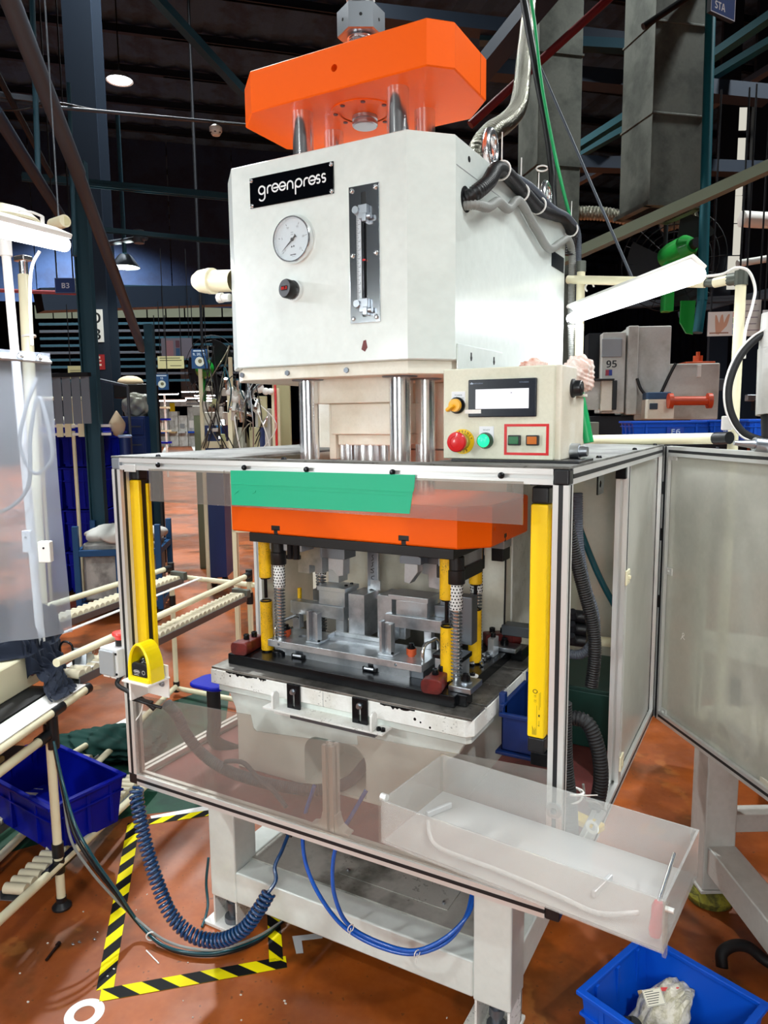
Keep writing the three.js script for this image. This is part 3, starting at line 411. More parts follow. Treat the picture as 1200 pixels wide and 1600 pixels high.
// washers left on the profile behind the tray
{ const w = thing('steel_washer', 'big steel washer bolted to the right front post behind the tray', 'washer', [.585, .79, 0]); part('ring', lathe([[.006, 0], [.016, 0], [.016, .003], [.006, .003], [.006, 0]], [.585, .79, .0007], [.585, .79, .01], 24), M.steel, w); part('bolt', capScrew([.585, .79, .003], [0, 0, 1], .006, .004), M.blackOx, w);
  const s = thing('paper_ring_sticker', 'white ring sticker on the back wall of the clear tray', 'sticker', [.66, .81, 0]); part('ring', lathe([[.007, 0], [.013, 0], [.013, .0006], [.007, .0006], [.007, 0]], [.668, .8, .0415], [.666, .8, .0505], 20), M.paper, s); }
// open guard door on the back right corner
{
  const L = 1.0, d = thing('guard_door', 'open guard door of aluminium profile with cloudy clear panel, swung out at right', 'door', [.6105, FB, -1.15], Math.atan2(-.78, .63));
  const y0 = 0, y1 = FT - FB; 
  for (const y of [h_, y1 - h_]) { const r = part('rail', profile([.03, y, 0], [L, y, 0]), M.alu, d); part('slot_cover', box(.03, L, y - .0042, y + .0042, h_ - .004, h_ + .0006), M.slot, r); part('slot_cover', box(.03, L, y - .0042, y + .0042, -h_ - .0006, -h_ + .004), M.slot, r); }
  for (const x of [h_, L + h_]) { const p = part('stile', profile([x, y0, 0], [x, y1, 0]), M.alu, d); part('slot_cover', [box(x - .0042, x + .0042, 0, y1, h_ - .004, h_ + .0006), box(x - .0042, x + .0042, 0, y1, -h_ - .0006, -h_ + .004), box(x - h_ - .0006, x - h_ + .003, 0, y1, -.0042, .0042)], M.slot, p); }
  part('door_panel', box(.028, L, .028, y1 - .028, -.002, .002), M.poly, d);
  for (const [x, y] of [[.032, y1 - .032], [.032, .5], [.032, .032]]) part('panel_clip', [box(x, x + .03, y - .012, y + .012, .002, .008, .002), capScrew([x + .012, y, .008], [0, 0, 1], .005, .004)], M.aluW, d);
  part('green_label', box(.36, .41, .19, .27, -.0028, -.002), M.greenTape, d);
  const wr = canvasTex(64, 64, (k) => { k.clearRect(0, 0, 64, 64); k.strokeStyle = '#fff'; k.lineWidth = 5; k.beginPath(); k.arc(36, 16, 10, 0, 7); k.moveTo(30, 26); k.lineTo(10, 56); k.moveTo(20, 30); k.lineTo(54, 46); k.stroke(); });
  part('chalk_mark', new THREE.PlaneGeometry(.03, .03).translate(.13, .31, .0024), S(0xffffff, .7, 0, { map: wr, transparent: true, alphaTest: .3, side: THREE.DoubleSide }), d, { uv: true });
}
// ---------------------------------------------------------------- operator panel on the guard top
{
  const z = -.08, x0 = .3135, x1 = .5585, y0 = 1.4625, y1 = 1.648;
  const o = thing('operator_panel', 'cream operator panel box with touch screen and red emergency stop on the guard', 'control panel', [.436, y0, -.14]);
  part('enclosure', box(x0, x1, y0, y1, -.2, z - .012, .004), M.cream, o);
  part('front_door', box(x0 - .001, x1 - .012, y0 + .001, y1 - .001, z - .014, z, .003), S(0xffffff, .5, 0, { map: mottled(0xe0e0cc, 0xccccb4, .5, .25, .0) }), o);
  part('mounting_foot', box(x0 + .02, x1 + .04, 1.4582, y0 + .001, -.19, z + .006, .001), M.blackPl, o);
  const hm = part('touch_screen', box(.3705, .5125, 1.5485, 1.6235, z - .002, z + .006, .002), S(0x0b1424, .25, .1), o);
  const lg = canvasTex(512, 268, (k, w, h) => { k.fillStyle = '#0b1424'; k.fillRect(0, 0, w, h); k.fillStyle = '#9fb0c4'; const D = (x, y) => { k.beginPath(); k.moveTo(x, y - 9); k.lineTo(x + 5.5, y); k.lineTo(x, y + 9); k.lineTo(x - 5.5, y); k.fill(); }; D(22, 18); k.save(); k.translate(22, 27); k.rotate(2.094); D(0, 9); k.restore(); k.save(); k.translate(22, 27); k.rotate(-2.094); D(0, 9); k.restore(); k.font = '13px sans-serif'; k.fillText('MITSUBISHI', 40, 26); k.fillText('MITSUBISHI', 392, 26); });
  part('screen_bezel_print', new THREE.PlaneGeometry(.138, .071).translate(.4415, 1.586, z + .0063), S(0xffffff, .22, 0, { map: lg }), hm, { uv: true });
  const scr = canvasTex(512, 200, (k, w, h) => { k.fillStyle = '#fbfbff'; k.fillRect(0, 0, w, h); k.strokeStyle = '#e6e4ea'; k.lineWidth = 3; k.strokeRect(12, 150, 84, 44); k.strokeRect(110, 150, 84, 44); k.strokeRect(210, 150, 100, 44); k.fillStyle = '#445'; k.fillRect(340, 40, 16, 3); k.fillRect(346, 34, 3, 16); });
  part('display', new THREE.PlaneGeometry(.111, .039).translate(.4425, 1.5845, z + .0067), new THREE.MeshStandardMaterial({ color: 0x222222, emissive: 0xffffff, emissiveMap: scr, emissiveIntensity: 1.05 }), hm, { uv: true });
  part('tape_label', box(.364, .399, 1.556, 1.564, z + .006, z + .007), M.paper, hm);
  const label = (t, w, h) => canvasTex(256, Math.round(256 * h / w), (k, W, H) => { k.fillStyle = '#e8ecf0'; k.fillRect(0, 0, W, H); k.fillStyle = '#566'; k.font = '44px sans-serif'; k.textAlign = 'center'; t.forEach(([s, x, y]) => k.fillText(s, x * W, y * H)); });
  const sel = part('power_switch', lathe([[.017, 0], [.017, .006], [.015, .008], [.0135, .012], [0, .012]], [.3455, 1.573, z], [.3455, 1.573, z + .02], 24), M.blackOx, o);
  part('power_label', box(.332, .362, 1.571, 1.601, z, z + .001), S(0xffffff, .5, 0, {}), o);
  part('power_label_print', new THREE.PlaneGeometry(.029, .029).translate(.347, 1.586, z + .0013), S(0xffffff, .5, 0, { map: label([['POWER', .5, .3], ['OFF', .25, .5], ['ON', .8, .5]], 1, 1) }), o, { uv: true });
  part('power_knob', [cyl([.3455, 1.573, z + .012], [.3455, 1.573, z + .02], .0135, .0125, 24), tilt(box(.327, .3455, 1.569, 1.577, z + .014, z + .03, .003), 'Z', .65, [.3455, 1.573, z])], S(0xf2b21a, .35), sel);
  const rl = part('ready_label', box(.393, .4245, 1.5, 1.53, z, z + .001), S(0xe8ecf0, .5), o); part('ready_label_print', new THREE.PlaneGeometry(.03, .028).translate(.409, 1.5155, z + .0013), S(0xffffff, .5, 0, { map: label([['READY', .5, .3]], 1, 1) }), rl, { uv: true });
  const rb = part('ready_lamp', lathe([[.0165, 0], [.0165, .006], [.014, .012], [.0135, .016]], [.4075, 1.5015, z], [.4075, 1.5015, z + .02], 24), S(0x0c4a34, .3), o);
  part('ready_lamp_lens', lathe([[0, .022], [.006, .021], [.011, .018], [.013, .014], [.013, .01]], [.4075, 1.5015, z], [.4075, 1.5015, z + .02], 24), new THREE.MeshStandardMaterial({ color: 0x0a8a4a, emissive: 0x2affa0, emissiveIntensity: 1.4, roughness: .3 }), rb);
  { const c = [.357, 1.499]; const ring = canvasTex(256, 256, (k) => { k.fillStyle = '#f0c400'; k.fillRect(0, 0, 256, 256); k.fillStyle = '#1a1a1a'; k.font = 'bold 34px sans-serif'; k.textAlign = 'center'; k.textBaseline = 'middle'; const put = (s, a0, st, fl) => [...s].forEach((ch, i) => { const a = a0 + st * i; k.save(); k.translate(128 + 104 * Math.cos(a), 128 + 104 * Math.sin(a)); k.rotate(a + (fl ? -Math.PI / 2 : Math.PI / 2)); k.fillText(ch, 0, 0); k.restore(); }); put('EMERGENCY', -Math.PI / 2 - 1.24, .31); put('STOP', Math.PI / 2 + .5, -.33, true); });
    const es = part('emergency_stop', lathe([[0, 0], [.0255, 0], [.0255, .002]], [c[0], c[1], z], [c[0], c[1], z + .02], 40), S(0xf0c400, .45), o);
    part('stop_ring_print', new THREE.CircleGeometry(.0255, 40).translate(c[0], c[1], z + .0024), S(0xffffff, .45, 0, { map: ring }), es, { uv: true });
    part('stop_collar', lathe([[.0175, .002], [.0165, .012], [.0115, .014], [.0115, .024]], [c[0], c[1], z], [c[0], c[1], z + .03], 28), S(0xb9a93a, .4), es);
    part('mushroom_head', lathe([[.012, .02], [.0185, .024], [.0205, .03], [.0205, .034], [.0185, .037], [.012, .0385], [.0115, .0375], [.007, .0385], [0, .039]], [c[0], c[1], z], [c[0], c[1], z + .03], 36), M.red, es); }
  const rf = part('red_frame', [box(.4465, .5375, 1.5295, 1.5345, z, z + .0008), box(.4465, .5375, 1.473, 1.478, z, z + .0008), box(.4465, .452, 1.473, 1.5345, z, z + .0009), box(.532, .5375, 1.473, 1.5345, z, z + .0009)], M.red, o);
  for (const [x, c, n] of [[.4695, 0x0b6a3c, 'green_button'], [.5065, 0xc96a12, 'orange_button']]) { const b = part(n, box(x - .0125, x + .0125, 1.4925, 1.5125, z, z + .01, .0015), M.blackPl, o); part('button_cap', box(x - .0098, x + .0098, 1.495, 1.51, z + .008, z + .0118, .001), PH(c, { roughness: .3, clearcoat: .6 }), b); }
  part('side_button', [lathe([[.019, 0], [.019, .004], [.016, .006], [.0155, .018], [.014, .02], [0, .02]], [x1, 1.6045, -.165], [x1 + .02, 1.6045, -.165], 24), cyl([x1 + .0195, 1.6045, -.165], [x1 + .022, 1.6045, -.165], .009, .008, 12)], M.blackPl, o);
  part('cable_gland', [cyl([x1, 1.478, -.165], [x1 + .018, 1.478, -.165], .016, .016, 8), cyl([x1 + .016, 1.478, -.165], [x1 + .034, 1.478, -.165], .012, .01, 14)], M.steel, o);
}
// bags of waste lying behind the operator panel
{ const bag = (c, r, sd, tint, label) => { const g = new THREE.IcosahedronGeometry(1, 24); const p = g.attributes.position; for (let i = 0; i < p.count; i++) { const v = V().fromBufferAttribute(p, i); const k = 1 + .1 * Math.sin(7 * v.x + sd) * Math.sin(6 * v.y + 2 * sd) + .06 * Math.sin(17 * v.z + 3 * v.x + sd) + .035 * Math.sin(29 * v.y + 11 * v.x); v.multiplyScalar(k); p.setXYZ(i, c[0] + v.x * r[0], c[1] + Math.max(v.y * r[1], -r[1] * .8), c[2] + v.z * r[2]); } g.deleteAttribute('uv'); g.deleteAttribute('normal'); const h = strip(g); h.computeVertexNormals(); single('plastic_bag', label, 'bag', smoothBy(h, 1), S(0xffffff, .35, 0, { map: tint }), 'plastic bags behind the panel'); };
  bag([.452, 1.642, -.245], [.038, .03, .03], 1, mottled(0xe9d6cb, 0xc97a62, .9, .09), 'crumpled pinkish plastic bag lying behind the top of the operator panel');
  bag([.548, 1.634, -.25], [.032, .042, .034], 2.3, mottled(0xf2e6de, 0xe0b3a3, .8, .12), 'white plastic bag bulging out behind the right side of the operator panel');
  const bl = thing('support_block', 'cream steel ledge behind the operator panel carrying the bags', 'bracket', [.54, FT + .006, -.27]); part('ledge', box(.42, .55, FT + .005, 1.59, -.3, -.215, .004), M.cream, bl); part('lip', box(.41, .556, 1.59, 1.596, -.305, -.21, .001), M.cream, bl); }
// ---------------------------------------------------------------- light curtains
const curtain = (x, y0, y1, label, flip) => {
  const o = thing('light_curtain', label, 'light curtain', [x, y0 - .035, -.04], 0, 'yellow light curtains');
  const w = .0185; part('yellow_housing', box(x - w, x + w - .002, y0, y1, -.072, -.035, .004), M.yellow, o);
  part('optic_window', box(x + (flip ? -w - .0005 : w - .003), x + (flip ? -w + .002 : w - .001), y0, y1, -.07, -.045), M.black, o);
  part('side_flange', box(x + w - .002, x + w + .006, y0, y1 - .01, -.07, -.058, .001), M.yellow, o);
  part('end_cap', box(x - w * .95, x + w * .92, y1, y1 + .034, -.07, -.036, .005), M.blackPl, o); part('end_cap', box(x - w * .95, x + w * .92, y0 - .032, y0, -.07, -.036, .004), M.blackPl, o);
  part('mounting_bracket', [box(x - .02, x + .034, y1 + .036, y1 + .041, -.072, -.034, .001), cyl([x, y1 + .03, -.053], [x, y1 + .05, -.053], .006, .006, 10), box(x + (x > 0 ? 0 : -.034), x + (x > 0 ? .034 : 0), y1 + .034, y1 + .05, -.06, -.03, .001), cyl([x - .008, y1 + .048, -.04], [x - .008, y1 + .048, -.028], .005, .005, 8), cyl([x + .008, y1 + .048, -.04], [x + .008, y1 + .048, -.028], .005, .005, 8), box(x - .012, x + .03, y0 - .06, y0 - .032, -.066, -.04, .002)], M.blackOx, o);
  return o; };
{ curtain(-.5595, .885, 1.393, 'yellow light curtain bar on the left front post, above the foot of the button box', false);
  const o = curtain(.5355, .912, 1.382, 'yellow light curtain bar with printed type label on the right front post', true);
  const pr = canvasTex(128, 512, (k, w, h) => { k.fillStyle = '#ffd400'; k.fillRect(0, 0, w, h); k.translate(64, 256); k.rotate(-Math.PI / 2); k.fillStyle = k.strokeStyle = '#4a4210'; k.lineWidth = 7; k.beginPath(); k.arc(200, -8, 18, 0, 7); k.stroke(); k.font = '26px sans-serif'; k.fillText('UL', 140, 0); k.fillText('CE', 90, 2); k.lineWidth = 2; k.beginPath(); k.moveTo(-240, 8); k.lineTo(60, 8); k.stroke(); for (let i = 0; i < 6; i++) k.fillRect(-240, -30 + i * 6, 90 - (i * 13) % 40, 2.5); k.fillRect(-150, 28, 60, 3); k.fillRect(-140, 20, 5, 14); k.fillRect(-50, 22, 22, 14); k.fillRect(20, 28, 170, 3); k.fillRect(50, 38, 150, 2); });
  part('type_label_print', new THREE.PlaneGeometry(.03, .105).translate(.5348, .968, -.0346), PH(0xffffff, { map: pr, roughness: .4, clearcoat: .3 }), o, { uv: true });
  part('sensor_plate', box(-.55, -.51, 1.418, 1.437, -.0, .003, .001), M.aluW, guard); }
// ---------------------------------------------------------------- die set on the bolster
const GY = .8635, PT = .893;
{
  const d = thing('press_die', 'steel press die with two fixture towers, perforated guide bushes and black shoes', 'die', [-.06, GY, -.43]);
  part('lower_shoe', box(-.41, .285, GY, PT, -.655, -.206, .002), M.blackOx, d);
  part('upper_shoe', box(-.337, .273, 1.2165, 1.2418, -.62, -.2275, .002), M.black, d);
  part('upper_spacer', [box(.2, .262, 1.182, 1.2165, -.44, -.30, .002), box(-.31, -.2, 1.188, 1.2165, -.34, -.28, .002), box(.262, .3, 1.2, 1.23, -.56, -.5, .002)], M.ground, d);
  part('upper_block', [box(.19, .268, 1.15, 1.184, -.43, -.31, .002), box(.262, .296, 1.165, 1.2, -.56, -.505, .002)], M.black, d);
  // guide pillars, ball cages and springs
  for (const [x, z] of [[-.28, -.282], [.256, -.282], [.232, -.475], [-.27, -.475]]) {
    part('guide_pillar', rod([x, PT, z], [x, 1.17, z], .0105), M.chrome, d);
    part('guide_bush', lathe([[.012, 0], [.021, 0], [.022, .002], [.022, .034], [.02, .036], [.02, .066], [.012, .066]], [x, 1.148, z], [x, 1.22, z], 24), M.black, d);
    const cage = part('ball_cage', lathe([[.0115, 0], [.0152, 0], [.0155, .001], [.0155, .064], [.0152, .065], [.0115, .065]], [x, 1.083, z], [x, 1.2, z], 24), S(0xe9ebea, .4), d);
    const balls = []; for (let k = 0; k < 8; k++) for (let j = 0; j < 12; j++) { const a = (j + (k % 2) * .5) * Math.PI / 6; balls.push(new THREE.IcosahedronGeometry(.0024, 0).translate(x + .015 * Math.cos(a), 1.087 + k * .0081, z + .015 * Math.sin(a))); }
    part('ball', balls, M.blackOx, cage, { kind: 'stuff' });
    const sp = []; for (let i = 0; i <= 240; i++) { const a = i / 12 * 6.283, y = PT + .012 + i / 240 * .178; sp.push([x + .0145 * Math.cos(a), y, z + .0145 * Math.sin(a)]); }
    part('spring', sweep(sp, .0017, 480, 5), M.steelDark, d);
    part('pillar_base', lathe([[0, 0], [.026, 0], [.026, .008], [.02, .012], [.012, .012]], [x, PT, z], [x, PT + .02, z], 24), M.blackOx, d);
  }
  part('pillar_block', [box(.19, .265, PT, .945, -.35, -.30, .002), box(-.3, -.25, PT, .915, -.36, -.3, .002)], M.ground, d);
  part('block_cap', box(.185, .268, .945, .957, -.36, -.296, .002), M.blackOx, d);
  // lower jig: parallels with clamp notches, plate, rims
  for (const [a, b] of [[-.292, -.222], [-.196, .012], [.028, .135]]) part('parallel', prismX([[-.27, PT], [-.268, .9155], [-.39, .9155], [-.39, PT]], a, b, .0015), M.ground, d);
  part('parallel', [box(-.302, -.17, .9, .9155, -.39, -.28), box(.135, .17, PT, .9155, -.385, -.275, .001), box(-.222, -.196, PT + .002, .9155, -.39, -.3), box(.012, .028, PT + .002, .9155, -.39, -.3)], M.steelDark, d);
  for (const x of [-.209, .02]) { const c = part('clamp_shoe', [box(x - .022, x + .022, PT, PT + .011, -.277, -.262, .002)], M.blackOx, d); part('clamp_pad', cyl([x - .014, PT + .0065, -.263], [x + .014, PT + .0065, -.263], .0055, .0055, 14), M.steel, c); }
  part('jig_plate', cut(box(-.308, .174, .9155, .935, -.39, -.258, .0015), [box(-.158, .02, .93, .95, -.345, -.272), cyl([-.27, .925, -.27], [-.27, .925, -.24], .004, .004, 12), cyl([.1, .925, -.27], [.1, .925, -.24], .004, .004, 12), cyl([-.235, .92, -.325], [-.235, .95, -.325], .012, .012, 18)]), M.ground, d);
  part('jig_rim', [box(-.16, .02, .935, .947, -.384, -.375, .001), box(-.163, -.158, .93, .946, -.375, -.34, .001)], M.ground, d);
  for (const x of [-.18, .05]) { const g = part('sheet_guide', [box(x - .013, x - .005, .935, 1.024, -.305, -.285, .001), box(x - .005, x + .02, .935, 1.018, -.312, -.3, .001), box(x + .012, x + .02, .935, 1.018, -.30, -.29, .001), box(x - .013, x + .03, .935, .94, -.32, -.28, .001)], M.ground, d); part('guide_bolt', capScrew([x + .024, .94, -.29], [0, 1, 0], .004, .004), M.blackOx, g); }
  for (const [x, z] of [[-.277, -.305], [.118, -.312]]) { const k = part('orange_knob', lathe([[0, 0], [.009, 0], [.009, .004], [.013, .005], [.0135, .019], [.012, .021], [.008, .021]], [x, .935, z], [x, .97, z], 20), M.copper, d); part('knob_bolt', [cyl([x, .956, z], [x, .962, z], .011, .011, 16), hexhead([x, .962, z], [0, 1, 0], .007, .008)], M.blackOx, k); }
  for (const [x0, z0, x1, z1] of [[-.3, -.285, -.292, -.39], [.161, -.29, .166, -.375]]) part('bow_handle', sweep([[x0, .934, z0], [x0, .962, z0 - .002], [x0 + .001, .974, z0 - .014], [(x0 + x1) / 2, .976, (z0 + z1) / 2], [x1 - .001, .974, z1 + .014], [x1, .962, z1 + .002], [x1, .934, z1]], .005, 40, 10), M.chrome, d);
  // fixture towers
  const tower = (bx0, bx1, tx0, tx1, px0, px1) => {
    part('cross_bar', box(bx0, bx1, .982, 1.019, -.41, -.375, .0015), M.ground, d);
    part('bar_foot', [box(bx0 + .002, bx0 + .026, .935, .982, -.405, -.382, .001), box(bx1 - .03, bx1 - .004, .935, .982, -.405, -.38, .001)], M.ground, d);
    part('tower_block', box(tx0, tx1, 1.019, 1.06, -.45, -.382, .0015), M.ground, d);
    part('tower_cap', box(tx0 - .004, tx1 + .004, 1.06, 1.073, -.455, -.378, .0015), M.ground, d);
    part('side_tower', box(px0, px1, .935, 1.06, -.47, -.385, .0015), M.ground, d);
    const s = part('small_block', [box(tx0 - .04, tx0 - .004, 1.019, 1.052, -.46, -.41, .001), box(tx0 - .03, tx0 - .005, 1.052, 1.066, -.458, -.415, .001)], M.steelDark, d);
    for (const z of [-.41, -.44]) part('cap_bolt', capScrew([tx1 - .012, 1.073, z], [0, 1, 0], .005, .004), M.blackOx, s);
  };
  tower(-.313, -.128, -.216, -.128, -.118, -.066); 
  part('cross_bar', box(.005, .175, .985, 1.019, -.41, -.375, .0015), M.ground, d); part('bar_foot', [box(.12, .142, .935, .985, -.405, -.382, .001), box(.02, .04, .935, .985, -.46, -.43, .001)], M.ground, d);
  part('tower_block', box(.036, .13, 1.019, 1.06, -.45, -.382, .0015), M.ground, d); part('tower_cap', box(.014, .134, 1.06, 1.074, -.455, -.378, .0015), M.ground, d);
  part('side_tower', box(-.026, .02, .935, 1.066, -.47, -.388, .0015), M.ground, d); part('small_block', [box(.138, .19, 1.019, 1.05, -.46, -.41, .001), box(.15, .18, 1.05, 1.06, -.455, -.42, .001), box(.21, .25, .957, 1.085, -.44, -.4, .002)], M.steelDark, d);
  // punches hanging from the upper shoe
  const pun = (pts, z0, z1) => part('punch', prismZ(pts, z0, z1, .001), M.ground, d);
  pun([[-.3, 1.215], [-.215, 1.215], [-.215, 1.105], [-.24, 1.105], [-.24, 1.125], [-.26, 1.125], [-.26, 1.1], [-.3, 1.1]], -.45, -.4);
  part('punch_holder', [box(-.305, -.2, 1.165, 1.2165, -.46, -.41, .001), box(-.18, -.1, 1.165, 1.2165, -.4, -.34, .001), box(.086, .147, 1.178, 1.197, -.35, -.31, .001), box(.09, .142, 1.196, 1.2165, -.35, -.31, .001), box(.1, .19, 1.17, 1.2165, -.42, -.37, .001), box(-.11, .0, 1.19, 1.2165, -.47, -.43, .001)], M.steelDark, d);
  pun([[-.2, 1.215], [-.165, 1.215], [-.165, 1.08], [-.2, 1.08]], -.46, -.41);
  pun([[-.16, 1.17], [-.11, 1.17], [-.112, 1.118], [-.13, 1.114], [-.145, 1.13], [-.16, 1.132]], -.385, -.35);
  pun([[.098, 1.18], [.136, 1.18], [.135, 1.157], [.112, 1.126], [.096, 1.128]], -.345, -.315);
  pun([[.118, 1.172], [.19, 1.172], [.19, 1.1], [.138, 1.106], [.136, 1.14], [.118, 1.142]], -.41, -.375);
  { const t = canvasTex(64, 256, (k) => { k.fillStyle = '#8b939c'; k.fillRect(0, 0, 64, 256); k.strokeStyle = '#1a1d22'; k.lineWidth = 4; k.beginPath(); k.moveTo(40, 20); k.bezierCurveTo(10, 30, 60, 50, 24, 62); k.moveTo(40, 74); k.bezierCurveTo(16, 80, 50, 100, 22, 108); k.moveTo(44, 120); k.lineTo(20, 130); k.bezierCurveTo(50, 140, 40, 160, 18, 152); k.moveTo(46, 176); k.bezierCurveTo(20, 176, 14, 200, 40, 204); k.moveTo(24, 214); k.lineTo(48, 226); k.stroke(); });
    const s = part('tag_strip', box(-.094, -.058, 1.035, 1.2165, -.46, -.452, .001), M.ground, d); part('marker_writing', new THREE.PlaneGeometry(.03, .1).translate(-.076, 1.12, -.4515), S(0xffffff, .4, .5, { map: t }), s, { uv: true });
    part('paper_tag', box(-.082, -.05, 1.062, 1.09, -.452, -.448), M.ground, d); part('hanging_bolt', cyl([-.078, 1.055, -.452], [-.078, 1.055, -.446], .009, .009, 16), M.blackOx, d); }
  part('bolt_cluster', [[-.195, -.25, 1.205], [-.23, -.27, 1.2]].map(([x, z, y]) => [cyl([x, y - .02, z], [x, y + .012, z], .009, .009, 12), cyl([x, y - .03, z], [x, y - .02, z], .012, .012, 6)]).flat(), M.blackOx, d);
}
// yellow distance posts: a lower post on the shoe and an upper one hanging above it
const distPost = (x, z, y0, y1, label, lower) => { const o = thing('distance_post', label, 'stop post', [x, y0, z], 0, 'yellow distance posts of the die'); part('yellow_sleeve', rod([x, y0 + .004, z], [x, y1 - .003, z], .0175, .0012, 28), M.yellowOld, o); part('steel_core', [cyl([x, y0, z], [x, y0 + .005, z], .014, .014, 20), lathe([[.008, 0], [.0165, 0], [.0165, .004], [.0125, .004], [.012, -.002]], [x, y1 - .004, z], [x, y1, z], 20), ...(lower ? [] : [cyl([x, y0 - .055, z + 0], [x, y0, z], .005, .005, 12)])], M.blackOx, o); return o; };
distPost(-.326, -.279, PT, 1.041, 'lower yellow post at the left front corner of the die, chipped paint', true);
distPost(.2345, -.279, PT, 1.041, 'lower yellow post at the right front corner of the die', true);
distPost(.2375, -.4525, PT, 1.043, 'lower yellow post at the right rear corner of the die', true);
single('yellow_pin', 'short thin yellow pin standing behind the left cross bar of the die', 'pin', rod([-.318, PT, -.43], [-.318, 1.045, -.43], .0065, .001, 16), M.yellowOld);
distPost(-.326, -.279, 1.103, 1.2165, 'upper yellow post hanging at the left front corner of the die', false);
distPost(.2325, -.279, 1.103, 1.2165, 'upper yellow post hanging at the right front corner of the die', false);
distPost(.2385, -.4525, 1.107, 1.2165, 'upper yellow post hanging at the right rear corner of the die', false);
// clamps
const redClamp = (x, z, turn, label) => { const o = thing('die_clamp', label, 'clamp', [x, 0, z], turn, 'red-brown die clamps'); part('clamp_body', [box(-.02, .02, PT, PT + .034, -.075, .012, .004)], M.redBrown, o); part('clamp_nose', ext(rrect(.052, .036, .012), .03, .002).translate(0, PT + .02, 0), M.redBrown, o); for (const zz of [-.02, -.05]) part('socket_bolt', capScrew([zz === -.02 ? -.004 : .004, PT + .034, zz], [0, 1, 0], .0085, .014), M.blackOx, o); return o; };
redClamp(.228, -.218, .15, 'red-brown clamp with two socket bolts at the right front corner of the die');
redClamp(-.372, -.232, .15, 'red-brown clamp with socket bolts at the left front corner of the die');
redClamp(.262, -.66, 2.2, 'red-brown clamp at the right rear of the die, partly hidden');
{ const o = thing('strap_clamp', 'bright steel strap clamp with nut on a black riser at the right front corner', 'clamp', [.29, GY, -.245], 0, 'steel strap clamps'); part('riser_block', box(.252, .309, GY, .892, -.262, -.224, .002), M.blackOx, o); part('strap', box(.256, .316, .892, .908, -.31, -.232, .003), M.steel, o); part('washer', cyl([.288, .908, -.268], [.288, .912, -.268], .016, .016, 20), M.steel, o); part('nut', [hexhead([.288, .912, -.268], [0, 1, 0], .0115, .012), cyl([.288, .912, -.268], [.288, .93, -.268], .007, .007, 12)], M.blackOx, o);
  const p = thing('strap_clamp', 'bright steel strap clamp with nut at the right rear corner of the die', 'clamp', [.29, GY, -.59], 0, 'steel strap clamps'); part('strap', box(.235, .312, PT, PT + .014, -.625, -.57, .003), M.steel, p); part('riser_block', box(.288, .322, GY, PT + .004, -.66, -.6, .002), M.blackOx, p); part('nut', [hexhead([.27, PT + .014, -.597], [0, 1, 0], .012, .011), cyl([.27, PT + .014, -.597], [.27, PT + .034, -.597], .008, .008, 12)], M.blackOx, p);
  const q = thing('stop_block', 'small upright steel block beside the right rear yellow post', 'block', [.262, PT, -.52]); part('block', box(.25, .268, PT, .945, -.555, -.515, .002), M.ground, q); part('bolt', capScrew([.259, .945, -.535], [0, 1, 0], .007, .012), M.blackOx, q); }
for (let k = 0; k < 9; k++) { const x = .25 + rr(-.012, .012), z = -.43 - k * .013; const o = thing('loose_bolt', ['steel bolt lying first in the loose row on the black shoe', 'steel bolt lying second in the loose row on the black shoe', 'steel bolt lying third in the loose row on the black shoe', 'steel bolt lying fourth in the loose row on the black shoe', 'steel bolt in the middle of the loose row on the black shoe', 'steel bolt lying sixth in the loose row on the black shoe', 'steel bolt lying seventh in the loose row on the black shoe', 'steel bolt lying last but one in the loose row', 'steel bolt lying last in the loose row by the rear clamp'][k], 'bolt', [x, PT, z], rr(0, 3), 'loose bolts on the die shoe'); part('head', capScrew([0, .006, 0], [1, 0, 0], .006, .006), M.steel, o); part('shank', cyl([-.016, .006, 0], [0, .006, 0], .0035, .0035, 10), M.steel, o); }
{ const o = thing('lock_washer', 'white-rimmed washer with bolt on the black shoe beside the yellow post', 'washer', [.272, PT, -.352]); part('washer', cyl([.272, PT, -.352], [.272, PT + .003, -.352], .015, .015, 20), M.paper, o); part('bolt', capScrew([.272, PT + .003, -.352], [0, 1, 0], .007, .008), M.blackOx, o); }
